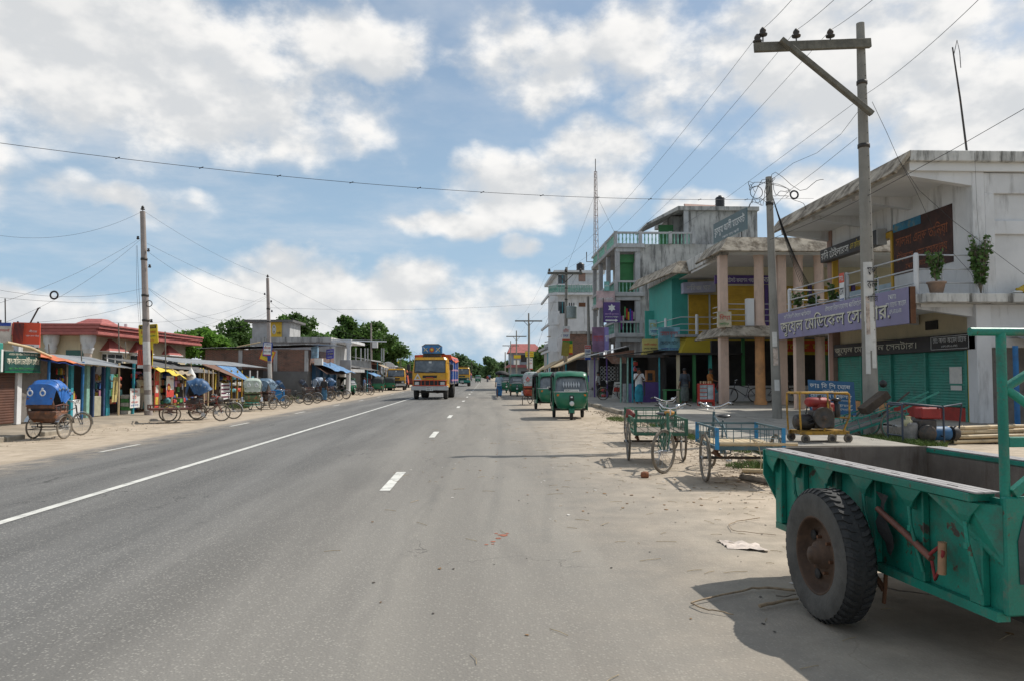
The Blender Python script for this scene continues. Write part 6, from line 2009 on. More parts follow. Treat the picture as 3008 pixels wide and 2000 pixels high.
def goods(parent, x0, x1, y0, y1, z0, z1, nx, nz, rnd, name='goods', hang=False):
 for i in range(nx):
  for j in range(nz):
   if rnd.random() < .12:
    continue
   y = y0 + (y1 - y0) * (i + .5) / nx
   z = z0 + (z1 - z0) * j / nz
   hy, hz = (y1 - y0) / nx * rnd.uniform(.3, .46), (z1 - z0) / nz * rnd.uniform(.5, .9)
   m = rnd.choice(GOODS)
   if rnd.random() < .5 and not hang:
    MB().lathe([(hy * .8, z), (hy, z + hz * .2), (hy, z + hz * .7), (hy * .4, z + hz * .85), (hy * .4, z + hz)], ((x0 + x1) / 2, y, 0), n=9).build(name, m, parent)
   else:
    MB().box(x0, x1, y - hy, y + hy, z, z + hz).build(name, m, parent, .01)


def tarp(parent, name, a, b, c, d, m, sag=.12, n=7, seed=1, rag=.05):
 rnd = random.Random(seed)
 a, b, c, d = (Vector(q) for q in (a, b, c, d))
 rows = []
 for i in range(n):
  f = i / (n - 1)
  rows.append([a.lerp(b, k / 9).lerp(d.lerp(c, k / 9), f) - V(0, 0, sag * math.sin(math.pi * k / 9 * 2.5) ** 2 * (.4 + f * .6) + rnd.uniform(0, rag)) for k in range(10)])
 return MB().slab(rows, .012, True).build(name, m, parent)


FX = -16.0                   # the line of the shop fronts
def fy(px, X=FX):            # where along the road a column of the photo meets that line
 d = ray(px, 1100)
 return X * d.y / d.x


# corner shop with the green sign
s1 = thing('corner_shop', 'corner shop with a brown roller shutter and dark green sign at the left edge', 'shop', (0, 0, 0))
y0, y1 = 21.0, fy(48)
MB().box(-22, FX - .1, 20.5, 28.6, -.12, 2.42).build('wall', CONC, s1)
shutter(s1, (FX - .05, 22.2, -.05), (0, 1, 0), y1 - 22.2, 1.75, BROWNS)
MB().box(FX - .15, FX + .02, y1 + .05, y1 + .3, -.1, 2.6).build('pier', WHITE, s1)
MB().box(FX - .12, FX - .04, y1 + .35, 28.55, -.05, 2.2).build('plank_wall', DARKW, s1)
tarp(s1, 'torn_awning', (FX, y1 - .4, 1.85), (FX, y1 + .6, 1.85), (FX + .25, y1 + .6, 1.7), (FX + .25, y1 - .4, 1.7), SACKM, .05, 4)
gs = thing('sign_board', 'dark green shop sign with pale lettering at the left edge', 'sign', (0, 0, 0))
DGREEN = mat('dark_green_board', (.012, .06, .05), .45, .2, 3)
pn = board(gs, 'panel', (FX + .35, fy(13, -15.65), 1.70), (0, 1, 0), (0, 0, 1), 2.05, .66, .3, DGREEN, .02)
lettering('আল-আমিন ভেরাইটিজ স্টোর', 1.85, .28, INKC, pn, (FX + .35, fy(13, -15.65) + .1, 1.92), (0, 1, 0), (0, 0, 1), .02)
lettering('এখানে মোবাইল রিচার্জ করা হয়', 1.6, .1, INKC, pn, (FX + .35, fy(13, -15.65) + .2, 2.22), (0, 1, 0), (0, 0, 1), .01)
lettering('প্রোঃ আল আমিন মোবাইল ০১৭১৬', 1.6, .09, INKG, pn, (FX + .35, fy(13, -15.65) + .2, 1.76), (0, 1, 0), (0, 0, 1), .01)
board(gs, 'frame_edge', (FX + .36, fy(13, -15.65), 1.66), (0, 1, 0), (0, 0, 1), 2.05, .045, .3, AUTOG)
g2 = thing('sign_board', 'teal shop sign with a rounded white edge cut by the left frame', 'sign', (0, 0, 0))
pn = board(g2, 'panel', (FX + .40, fy(13, -15.6) - 2.6, 1.66), (0, 1, 0), (0, 0, 1), 2.52, .95, .3, mat('teal_sign', (.03, .22, .18), .5, .1, 3), .03)
board(g2, 'white_edge', (FX + .42, fy(13, -15.6) - .22, 1.68), (0, 1, 0), (0, 0, 1), .10, .72, .02, WHITEB)
lettering('স্টুডিও', .9, .4, INKW, pn, (FX + .42, fy(13, -15.6) - 1.3, 1.95), (0, 1, 0), (0, 0, 1), .02)
# adverts above the corner shop
ra = thing('billboard', 'red billboard with dark strokes and white lettering above the corner shop', 'sign', (0, 0, 0))
p = at(36, 1018, 28.3)
pn = board(ra, 'panel', p, (1, .25, -.02), (0, 0, 1), .86, .86, .08, REDB)
board(pn, 'white_strip', p - V(0, .012, 0), (1, .25, -.02), (0, 0, 1), .86, .10, .006, WHITEB)
mb = MB()
for k in range(8):
 q = p + V(.03 + k * .045, -.035, .12)
 mb.add([q, q + V(.018, 0, 0), q + V(.055, .012, .70), q + V(.025, .008, .70)], [(0, 1, 2, 3)])
mb.build('brush_stroke', INKK, pn)
lettering('জীবনের', .25, .09, INKW, pn, p + V(.52, .10, .50), (1, .25, -.02), (0, 0, 1), .02)
lettering('নতুন স্বাদ নিয়ে', .42, .08, INKW, pn, p + V(.42, .08, .34), (1, .25, -.02), (0, 0, 1), .02)
lettering('রবি টেলিকম সেন্টার', .6, .06, INKK, pn, p + V(.1, .0, .02), (1, .25, -.02), (0, 0, 1), .02)
posts(ra, [(p.x + .1, p.y + .12, 1.5, p.z + .9, .03, IRON), (p.x + .7, p.y + .3, 1.5, p.z + .9, .03, IRON)])
MB().tube([at(88, 952, 28.6), at(113, 906, 28.6), at(118, 906, 28.6)], .028, 7).build('bent_pipe', IRON, ra)
rb = thing('billboard', 'pale billboard with a blue top cut by the left frame', 'sign', (0, 0, 0))
p = at(-45, 1006, 28)
pn = board(rb, 'panel', p, (1, .25, 0), (0, 0, 1), .80, .70, .08, mat('cream_advert', (.50, .44, .38), .5, .25, 3))
board(pn, 'blue_band', p + V(0, -.01, .58), (1, .25, 0), (0, 0, 1), .80, .12, .006, INKB)
lettering('সোনারগাঁ', .4, .1, INKR, pn, p + V(.35, .08, .38), (1, .25, 0), (0, 0, 1), .02)
MB().bar(p + V(.4, .2, -1.2), p + V(.4, .2, .8), .05).build('support', IRON, rb)
MB().tube([at(16, 955, 28.4), at(15, 878, 28.4)], .02, 6).build('mast', IRON, rb)

# lean-to tin stalls
s2 = thing('tin_stall', 'open tin roofed stall row with blue and green posts', 'stall', (0, 0, 0))
ya, yb = fy(118), fy(405)
xe, xr = FX + .75, FX - 1.4
corrugated(s2, 'roof_sheet', (xe, fy(225, xe), 2.02), (xe, fy(398, xe), 1.86), (xr, fy(398, xe) + .3, 2.38), (xr, fy(225, xe), 2.42), TIN, sheets=7, jitter=.01)
MB().box(xr - .6, FX - .95, ya, yb, -.12, 2.15).build('back_wall', DARK, s2)
MB().box(FX - .5, FX - .42, ya, ya + 1.3, -.05, 2.3).build('plank_panel', WOOD, s2)
specs = [(141, BLUEP, .05), (195, WOOD, .04), (242, BLUEP, .055), (350, BAMBOO, .045), (392, TURQP, .06)]
posts(s2, [(FX + .45, fy(px, FX + .45), -.14, 2.1, r_, m_) for px, m_, r_ in specs])
for px, w_, m_ in ((259, .24, PALEG), (212, .2, TURQP), (318, .28, TURQP), (307, .14, NAVD), (276, .12, NAVD)):
 y = fy(px, FX + .1)
 MB().box(FX, FX + .12, y - w_ / 2, y + w_ / 2, -.12, 2.0).build('door_leaf', m_, s2, .01)
tarp(s2, 'orange_tarpaulin', (FX - 1.2, fy(95), 2.5), (FX - 1.0, fy(232), 2.4), (xe + .1, fy(240, xe), 2.05), (xe, fy(150, xe) - .2, 2.22), TARPO, .06, 6, 3)
tarp(s2, 'blue_lining', (FX - 1.0, fy(130), 2.3), (FX - .9, fy(235), 2.28), (xe + .08, fy(236, xe), 1.97), (xe, fy(150, xe), 2.12), INKB, .05, 5, 4)
MB().tube([at(20, 1005, 26), at(88, 1020, 27), at(150, 1047, 28.5)], .05, 7).build('eave_pole', BAMBOO, s2)
for k in range(9):
 MB().tube([(xe - .05, fy(230, xe) + k * .55, 1.98 - k * .013), (xr, fy(230, xe) + k * .55, 2.34)], .03, 6).build('rafter', BAMBOO, s2)
rnd = random.Random(21)
MB().box(FX - .35, FX + .02, fy(214), fy(238), -.1, .62).build('counter', WHITE, s2, .01)
MB().box(FX - .4, FX + .1, fy(270), fy(292), -.1, .72).build('chest', mat('cream_chest', (.36, .34, .25), .6, .15, 4), s2, .02)
goods(s2, FX - .3, FX - .05, fy(214), fy(238), .64, 1.0, 4, 1, rnd)
goods(s2, FX - .7, FX - .55, fy(212), fy(240), 1.0, 1.9, 6, 3, rnd)
goods(s2, FX - .75, FX - .6, fy(322), fy(400), .3, 1.7, 9, 4, rnd)
for k in range(5):
 MB().box(FX + .05, FX + .4, fy(352), fy(370), -.12 + k * .17, .04 + k * .17).build('crate', GOODS[1] if k % 2 else GOODS[4], s2, .01)
cl = thing('notice_board', 'white cloth notice with red lettering hung at the stall front', 'sign', (0, 0, 0))
yq = fy(384, FX + .5)
pn = board(cl, 'cloth', (FX + .5, yq, .15), (0, 1, 0), (0, 0, 1), .95, .85, .01, WHITEB)
lettering('মোবাইল', .6, .14, INKR, pn, (FX + .5, yq + .1, .8), (0, 1, 0), (0, 0, 1), .02)
lettering('২৳', .4, .22, INKR, pn, (FX + .5, yq + .2, .52), (0, 1, 0), (0, 0, 1), .03)
lettering('ডাউনলোড', .65, .12, INKR, pn, (FX + .5, yq + .1, .34), (0, 1, 0), (0, 0, 1), .02)
lettering('এখানে করা হয়', .7, .1, INKB, pn, (FX + .5, yq + .1, .2), (0, 1, 0), (0, 0, 1), .02)
yb_ = thing('notice_board', 'narrow pale yellow board leaning in the dark stall', 'sign', (0, 0, 0))
yq = fy(331, FX + .3)
pn = board(yb_, 'panel', (FX + .3, yq, .45), (0, 1, 0), (.05, 0, 1), .42, 1.05, .03, mat('paleyellow_card', (.52, .44, .18), .7, .15, 4))
board(pn, 'picture', (FX + .315, yq + .08, .75), (0, 1, 0), (.05, 0, 1), .26, .55, .004, mat('faded_picture', (.30, .38, .42), .7, .3, 6))

# hardware stall under the yellow tarpaulin
s3 = thing('hardware_stall', 'cluttered stall under a bright yellow tarpaulin behind the left pole', 'stall', (0, 0, 0))
ya, yb = fy(408), fy(545)
xe = FX + .9
corrugated(s3, 'roof_sheet', (xe - .3, ya, 1.95), (xe - .3, yb, 1.85), (FX - 1.6, yb, 2.3), (FX - 1.6, ya, 2.38), TIND, sheets=6, jitter=.01)
MB().box(FX - 1.8, FX - 1.2, ya, yb, -.12, 2.15).build('back_wall', DARK, s3)
tarp(s3, 'yellow_tarpaulin', (FX + .2, fy(412), 2.10), (FX + .2, fy(500), 2.0), (xe + .55, fy(516, xe), 1.52), (xe + .35, fy(424, xe), 1.98), TARPY, .12, 6, 5)
tarp(s3, 'sack_awning', (FX + .1, fy(498), 2.02), (FX + .1, fy(556), 1.95), (xe + .3, fy(556, xe), 1.65), (xe + .3, fy(500, xe), 1.72), SACKM, .1, 5, 6)
posts(s3, [(FX + .7, fy(px, FX + .7), -.14, 1.9, .04, m_) for px, m_ in ((455, BAMBOO), (470, BAMBOO), (505, BAMBOO), (540, WOOD))])
goods(s3, FX - .5, FX - .2, fy(412), fy(540), .0, 1.8, 16, 5, rnd)
goods(s3, FX + .45, FX + .6, fy(470), fy(545), 1.0, 1.7, 10, 2, rnd, 'hanging_goods', True)
goods(s3, FX + .2, FX + .7, fy(460), fy(540), -.1, .55, 9, 2, rnd)
for px, z0, z1, w_ in ((456, .1, 1.75, .42),):
 y = fy(px, FX + .85)
 pn = board(s3, 'poster_strip', (FX + .85, y, z0), (0, 1, 0), (0, 0, 1), w_, z1 - z0, .015, INKR)
 for k in range(3):
  board(pn, 'poster_picture', (FX + .86, y + .06, z0 + .12 + k * .55), (0, 1, 0), (0, 0, 1), w_ - .12, .36, .006, (GOODS[2], GOODS[4], GOODS[5])[k])
pn_t = thing('advert_board', 'white and red drink advert hanging from the yellow tarpaulin', 'sign', (0, 0, 0))
y = fy(490, FX + 1.0)
pn = board(pn_t, 'panel', (FX + 1.0, y, .55), (0, 1, 0), (0, 0, 1), .85, 1.0, .02, WHITEB)
board(pn, 'red_foot', (FX + 1.006, y, .55), (0, 1, 0), (0, 0, 1), .85, .34, .004, INKR)
MB().lathe([(.001, 0), (.2, 0), (.2, .006), (.001, .006)], (FX + 1.004, y + .25, 1.0), 'x', 14).build('red_dot', INKR, pn)
lettering('চা', .3, .2, INKY, pn, (FX + 1.008, y + .12, .9), (0, 1, 0), (0, 0, 1), .03)
lettering('মজাদার', .4, .1, INKR, pn, (FX + 1.002, y + .4, 1.35), (0, 1, 0), (0, 0, 1), .02)
hb = thing('sack_bundle', 'white sack bundle hanging under the stall roof edge', 'sack', (FX + 1.0, fy(561, FX + 1.0), 1.35))
MB().lathe([(.02, .62), (.06, .55), (.22, .25), (.26, .05), (.2, -.1), (.05, -.14), (.001, -.14)], n=12).build('sack', WHITEB, hb)
MB().tube([(0, 0, .6), (0, 0, .9)], .012, 5).build('cord', BAMBOO, hb)

# bamboo fronted tea shop
s4 = thing('tea_shop', 'bamboo framed tea shop with rusted tin roof and yellow posts', 'shop', (0, 0, 0))
ya, yb = fy(560), fy(800)
xe = FX + .9
corrugated(s4, 'roof_sheet', (FX - .2, 42, 2.25), (FX - .2, fy(805), 2.12), (FX - 2.8, fy(805), 2.55), (FX - 2.8, 42, 2.68), TIN, sheets=9, jitter=.01)
corrugated(s4, 'awning_sheet', (xe + .5, fy(668, xe), 1.45), (xe + .5, fy(690, xe), 1.35), (FX - .2, fy(640), 2.2), (FX - .2, fy(600), 2.22), TINR, sheets=3, jitter=.01)
corrugated(s4, 'awning_sheet', (xe + .5, fy(693, xe), 1.33), (xe + .4, fy(716, xe), 1.22), (FX - .2, fy(700), 2.12), (FX - .2, fy(645), 2.18), TARPB, sheets=2, jitter=.01)
MB().box(FX - 2.7, FX - .7, 42.2, fy(800), -.12, 2.0).build('inner_wall', DARK, s4)
MB().prism([(FX - 2.7, 42.05, 1.6), (FX - .3, 42.05, 1.6), (FX - .3, 42.05, 2.2), (FX - 2.7, 42.05, 2.6)], (0, .05, 0)).build('gable', BLACKB, s4)
corrugated(s4, 'lower_roof_sheet', (FX + .5, fy(535), 1.75), (FX + .5, fy(622), 1.68), (FX - .6, fy(622), 2.15), (FX - .6, fy(535), 2.15), TIND, sheets=4, jitter=.01)
posts(s4, [(FX + .5, fy(px, FX + .5), -.14, 1.9, r_, m_) for px, m_, r_ in ((600, BAMBOO, .05), (612, BAMBOO, .05), (626, BAMBOO, .05), (641, WOOD, .06), (681, YELS, .055), (696, YELS, .055), (711, YELS, .04), (733, WHITEC, .05), (755, WHITEC, .04))])
MB().box(FX - .1, FX + .05, fy(598), fy(640), -.12, .75).build('plinth_wall', BRICK, s4)
for k in range(7):
 MB().box(FX - .12, FX - .07, fy(590 + k * 9), fy(594 + k * 9), .75, 2.0).build('bamboo_slat', YELW if k % 2 else BAMBOO, s4)
goods(s4, FX - .55, FX - .3, fy(645), fy(760), .5, 1.7, 12, 3, rnd)
st = thing('notice_board', 'striped maroon and white board before the tea shop', 'sign', (0, 0, 0))
y = fy(650, FX + .8)
pn = board(st, 'panel', (FX + .8, y, .18), (0, 1, 0), (0, 0, 1), 1.55, .95, .03, WHITEB)
for k in range(4):
 board(pn, 'maroon_stripe', (FX + .803, y + .04, .28 + k * .22), (0, 1, 0), (0, 0, 1), 1.47, .10, .004, mat('maroon_ink', (.13, .03, .06), .6, .1, 5))
MB().bar((FX + .75, y + .1, -.2), (FX + .75, y + .1, 1.0), .05).build('leg', WOOD, st)
MB().bar((FX + .75, y + 1.4, -.2), (FX + .75, y + 1.4, 1.0), .05).build('leg', WOOD, st)
tb = thing('timber_bench', 'rough timber bench on the ground by the tea shop', 'bench', (FX + 1.0, fy(690, FX + 1), -.18))
MB().box(-.5, .1, -.6, .8, .30, .36).build('seat', WOOD, tb)
for x in (-.42, .02):
 for y in (-.5, .7):
  MB().box(x - .03, x + .03, y - .03, y + .03, 0, .3).build('leg', WOOD, tb)
eg = thing('pump_engine', 'small dark pump engine standing before the striped board', 'engine', (FX + .7, fy(636, FX + .7), -.2), R(70))
MB().box(-.5, .5, -.25, .25, .08, .16).build('skid', IRON, eg)
MB().box(-.2, .3, -.2, .2, .16, .6).build('engine_block', REDP, eg, .03)
MB().lathe([(.001, -.04), (.24, -.04), (.24, .04), (.001, .04)], (.05, -.25, .36), 'y', 16).build('flywheel', IRON, eg)
MB().lathe([(.16, -.2), (.18, 0), (.16, .2)], (-.42, 0, .32), 'x', 12).build('pump_casing', IRON, eg)

# brick building and the blue awning shop
s5 = thing('brick_building', 'low brick building with a grey plastered lower wall and tin roof', 'building', (0, 0, 0))
xa, xb = at(603, 1030, 60).x, at(906, 1030, 60).x
MB().box(xa, xb, 60, 70, 1.9, 3.55).build('brick_wall', BRICK, s5)
MB().box(xa, xb - .03, 59.9, 70, -.15, 1.9).build('plaster_wall', mat('dark_plaster', (.145, .145, .145), .92, .15, .8, .2, 16, stain=(.07, .07, .07), samt=.6, sscale=.7), s5)
for f in (.36, .70, 1.0):
 MB().box(xa + (xb - xa) * f - .28, xa + (xb - xa) * f, 59.93, 60.2, 1.9, 3.5).build('concrete_pier', GREYL, s5)
corrugated(s5, 'roof_sheet', (xa - .5, 59.5, 3.6), (xb + .8, 59.5, 3.95), (xb + .8, 70, 4.2), (xa - .5, 70, 3.9), TIN, sheets=9, jitter=.02)
MB().tube([(xa + 2.5, 59.6, 3.72), (xa + 4.2, 59.8, 4.1)], .05, 6).build('loose_pole', BAMBOO, s5)
MB().box(xb, xb + .12, 61.5, 69.5, -.1, 2.4).build('blue_shutter', mat('blue_shutter', (.012, .085, .22), .55, .2, 4), s5)
for y in (61.3, 64.0, 66.8, 69.5):
 MB().box(xb, xb + .3, y, y + .3, -.1, 2.5).build('blue_pier', BLUEB, s5)
tarp(s5, 'blue_awning', (xb + .1, 61, 2.75), (xb + .1, 70, 2.75), (xb + 1.8, 71, 1.95), (xb + 1.7, 60.6, 2.1), TARPB, .15, 6, 9, .1)
tarp(s5, 'rust_awning', (xb + .1, 60.5, 2.55), (xb + .1, 69, 2.55), (xb + 1.5, 69.5, 1.75), (xb + 1.4, 60.3, 1.75), TINR, .05, 4, 10)
bb = thing('sign_board', 'small violet and white sign tilted above the blue awning', 'sign', (0, 0, 0))
p = at(958, 1054, 64)
pn = board(bb, 'panel', p, (1, 0, .12), (0, 0, 1), .62, .78, .06, mat('violet_sign', (.10, .08, .33), .5, .2, 3))
lettering('মোবাইল', .48, .16, INKW, pn, p + V(.07, 0, .55), (1, 0, .12), (0, 0, 1), .02)
lettering('ফোন ফ্যাক্স', .48, .16, INKY, pn, p + V(.07, 0, .32), (1, 0, .12), (0, 0, 1), .02)
lettering('সেন্টার', .4, .14, INKW, pn, p + V(.1, 0, .1), (1, 0, .12), (0, 0, 1), .02)
MB().bar(p + V(.3, .1, -1.2), p + V(.3, .1, .7), .05).build('support', IRON, bb)
wb = thing('sign_board', 'small white box sign with a blue picture by the brick corner', 'sign', (0, 0, 0))
p = at(914, 1052, 60.5)
pn = board(wb, 'panel', p, (1, 0, .1), (0, 0, 1), .5, .9, .3, mat('bluewhite_board', (.22, .36, .48), .5, .5, 4, stain=(.6, .6, .6), samt=.6, sscale=3))
board(wb, 'ac_unit', p + V(.25, -.02, -.5), (1, 0, 0), (0, 0, 1), .6, .5, .4, WHITEB)

# grey house with rooftop hut and column balcony
s6 = thing('grey_house', 'grey two storey house with a rooftop hut and columned balcony', 'building', (0, 0, 0))
xa, xb = at(735, 1000, 72).x, at(968, 1000, 72).x
MB().box(xa, xb, 72, 82, -.1, 4.9).build('wall', GREYL, s6)
MB().box(xa + 1.2, xb + .2, 71.7, 82, 4.6, 5.05).build('roof_edge', GREYC, s6)
MB().box(xa + .2, xa + 3.6, 71.9, 76, 4.0, 6.4).build('hut', GREYL, s6)
MB().box(xa - .4, xa + 4.0, 71.4, 76.5, 6.4, 6.6).build('hut_roof', TIND, s6)
MB().box(xa + 3.5, xa + 4.3, 71.92, 72.0, 3.4, 3.8).build('vent', DARK, s6)
MB().box(xb, xb + 2.0, 71.8, 80, 4.6, 4.85).build('balcony_roof', WHITE, s6)
MB().box(xb, xb + 2.0, 71.8, 80, 1.9, 2.2).build('balcony_floor', GREYL, s6)
MB().box(xb + 1.0, xb + 2.0, 71.78, 72.0, 2.2, 3.0).build('balcony_parapet', GREYL, s6)
for x in (xb + .35, xb + 1.75):
 MB().lathe([(.26, -.1), (.2, .1), (.2, 1.9)], (x, 72, 0), n=14).build('column', WHITEC, s6)
 MB().lathe([(.2, 2.2), (.19, 4.2), (.32, 4.45), (.36, 4.6)], (x, 72.1, 0), n=14).build('column', WHITEC, s6)
MB().bar((xb + 2, 72, 4.75), (xb + 5.2, 72, 4.7), .12).build('roof_beam', WHITEC, s6)
ys_ = thing('sign_board', 'yellow sign with a white oval emblem on the rooftop hut', 'sign', (0, 0, 0))
p = at(793, 996, 71.8)
pn = board(ys_, 'panel', p, (1, 0, 0), (0, 0, 1), 1.06, 1.55, .05, mat('amber_board', (.60, .38, .03), .5, .08, 3))
q = at(828, 996, 71.8)
pn.scale = ((q.x - p.x) / 1.06 if False else 1, 1, 1)
MB().lathe([(.001, 0), (.30, 0), (.30, .02), (.001, .02)], (0, 0, 0), 'y', 20).xf(Matrix.Translation(p + V(.36, -.02, .85)) @ Matrix.Diagonal((.62, 1, 1.5, 1))).build('emblem', WHITEB, pn)
MB().torus((0, 0, 0), .16, .04, 'y', 16, 5, .3).xf(Matrix.Translation(p + V(.36, -.03, .85)) @ Matrix.Diagonal((.62, 1, 1.5, 1))).build('emblem_ring', mat('grey_ink', (.25, .25, .2), .6, .1, 5), pn)
lettering('গ্রামীণ', .42, .26, INKK, pn, p + V(.6, 0, .40), (1, 0, 0), (0, 0, 1), .02)

# low far shops on the left
rnd = random.Random(31)
for k, (pxa, pxb, Yd, h, wm, rm, lab) in enumerate((
 (1010, 1058, 88, 2.5, DARKW, TIND, 'low dark shop with posters left of the third pole'),
 (1054, 1090, 100, 3.6, GREYL, TIND, 'pale grey block behind the third left pole'),
 (1084, 1124, 112, 2.6, DARKW, TIN, 'low shop with a white awning behind the pair of autos'),
 (1112, 1150, 128, 3.3, GREYL, TIN, 'grey tin walled shop behind the parked truck'))):
 t = thing('roadside_shop', lab, 'shop', (0, 0, 0), 0, 'far shops on the left')
 xa, xb = at(pxa, 1100, Yd).x, at(pxb, 1100, Yd).x
 MB().box(xa - 1, xb, Yd, Yd + 9, -.2, h).build('wall', wm, t)
 corrugated(t, 'roof_sheet', (xb + .9, Yd - .3, h - .3), (xb + .9, Yd + 9, h - .3), (xa - 1, Yd + 9, h + .4), (xa - 1, Yd - .3, h + .4), rm, pitch=.2, amp=.02, sheets=4)
 MB().box(xb, xb + .06, Yd + .8, Yd + 8.2, -.1, h - .6).build('shop_opening', DARK, t)
 for j in range(4):
  MB().tube([(xb + .8, Yd + j * 2.8, -.2), (xb + .8, Yd + j * 2.8, h - .3)], .06, 6).build('post', (TURQP, WOOD, PALEG, BAMBOO)[j], t)
 goods(t, xb + .2, xb + .5, Yd + .8, Yd + 8, -.1, 1.4, 7, 2, rnd)
 tarp(t, 'awning', (xb, Yd, h - .2), (xb, Yd + 7, h - .2), (xb + 1.6, Yd + 7, h - .9), (xb + 1.6, Yd, h - .9), (TARPB, SACKM, WHITEB, SACKM)[k], .1, 4, k)
dsh = thing('satellite_dish', 'white satellite dish on the far left roofs', 'dish', at(1140, 1085, 112))
MB().lathe([(.001, 0), (.5, .05), (.9, .18), (1.1, .32), (1.08, .34), (.88, .2), (.5, .08), (.001, .03)], n=20).xf(Matrix.Rotation(R(75), 4, 'X')).build('reflector', WHITEB, dsh)
MB().tube([(0, .1, 0), (0, .4, -1.6)], .08, 6).build('mount', IRON, dsh)
rods = thing('rebar_columns', 'bare concrete stub columns with rods on a far left roof', 'columns', (0, 0, 0))
for px in (1045, 1060, 1072, 1080, 1121, 1127):
 p, q = at(px, 1060, 95), at(px, 1022, 95)
 MB().tube([p, q], .08, 6).build('stub_column', GREYL, rods)

# cream house with the red roof
ch = thing('cream_house', 'cream house with red tiled eaves and a small hipped roof behind the stalls', 'house', (0, 0, 0))
RT = mat('red_roof_tile', (.38, .115, .10), .6, .15, 2, .1, 20, stain=(.20, .05, .045), samt=.4)
hx, hy0, hy1 = -24.0, 47.2, 63.0
MB().box(-37, hx, hy0 + .8, hy1, -.2, 4.0).build('wall', CREAM, ch)
for i, (o_, z0, z1) in enumerate(((1.0, 3.95, 4.13), (.85, 4.13, 4.31), (1.05, 4.31, 4.5), (1.15, 4.5, 4.62))):
 MB().box(-38, hx + o_, hy0 - o_ * .3, hy1 + .8, z0, z1).build('eave_band', RT, ch, .02)
for px in (143, 252):
 x = at(px, 1020, hy0 + .1).x
 MB().lathe([(.24, -.2), (.22, 2.9), (.26, 3.0)], (x, hy0 + .35, 0), n=14).build('column', mat('pinkish_column', (.55, .45, .38), .8, .06, 2), ch)
 MB().lathe([(.25, 2.9), (.30, 3.1), (.36, 3.2), (.30, 3.3), (.42, 3.6), (.45, 3.95)], (x, hy0 + .35, 0), n=12).build('capital', WHITE, ch)
MB().box(at(195, 1020, 48).x, at(246, 1020, 48).x, 47.95, 48.02, 1.6, 3.1).build('green_window', GLASSG, ch)
for (pa, pb) in ((297, 343), (380, 421), (477, 509)):
 ya_, yb_2 = fy(pa, hx), fy(pb, hx)
 ym = (ya_ + yb_2) / 2
 w = MB().box(hx, hx + .35, ya_, yb_2, 1.5, 3.05).build('bay_window', WHITEC, ch)
 MB().box(hx + .35, hx + .37, ya_ + .12, ym - .06, 1.55, 2.9).build('pane', GLASS, w)
 MB().box(hx + .35, hx + .37, ym + .06, yb_2 - .12, 1.55, 2.9).build('pane', GLASS, w)
 MB().box(hx + .06, hx + .30, ya_ - .02, ya_, 1.55, 2.9).build('pane', GLASS, w)
 a = [V(hx, ya_ - .25, 3.1), V(hx + .6, ya_ - .25, 3.1), V(hx + .6, yb_2 + .25, 3.1), V(hx, yb_2 + .25, 3.1), V(hx, ym - .2, 3.88), V(hx, ym + .2, 3.88)]
 MB().add(a, [(0, 1, 4), (1, 2, 5, 4), (2, 3, 5), (0, 1, 2, 3)]).build('window_hood', RT, w)
 MB().box(hx, hx + .62, ya_ - .27, yb_2 + .27, 3.04, 3.11).build('hood_edge', WHITEC, w)
MB().box(hx, hx + .04, fy(352, hx), fy(360, hx), 2.0, 2.8).build('small_window', GLASS, ch)
# hipped roof lantern with tile rows
ca = [at(185, 967, 56), at(342, 967, 50)]
cx0, cx1, cy0, cy1 = at(188, 960, 51).x, at(296, 960, 51).x, 51, 55
for r_ in range(6):
 f0, f1 = r_ / 6, (r_ + 1) / 6
 def ring(f, dz):
  ix, iy = (cx1 - cx0) * .30 * f, (cy1 - cy0) * .40 * f
  return [V(cx0 + ix, cy0 + iy, 4.62 + .68 * f + dz), V(cx1 - ix, cy0 + iy, 4.62 + .68 * f + dz), V(cx1 - ix, cy1 - iy, 4.62 + .68 * f + dz), V(cx0 + ix, cy1 - iy, 4.62 + .68 * f + dz)]
 MB().loft([ring(f0, .012), ring(f1, .0)], smooth=False).build('tile_row', RT, ch)
MB().tube([at(371, 975, 52), at(370, 953, 52)], .12, 8).build('vent_pipe', WHITEC, ch)
for px, y0_, y1_ in ((145, 1042, 1010), (240, 1060, 1010), (350, 1035, 950), (487, 1090, 975), (370, 1050, 1003)):
 tag(MB().tube([at(px, y0_, 31), at(px - 2, y1_, 31)], .022, 6).build('bamboo_rod', WOODG), 'thin upright rod above the stall roofs ' + {145: 'next to the orange tarpaulin', 240: 'at the near end of the tin sheets', 350: 'in the middle of the tin sheets', 487: 'right of the first pole with a thin tip', 370: 'left of the first pole'}[px], 'rod', 'rods above the stall roofs')
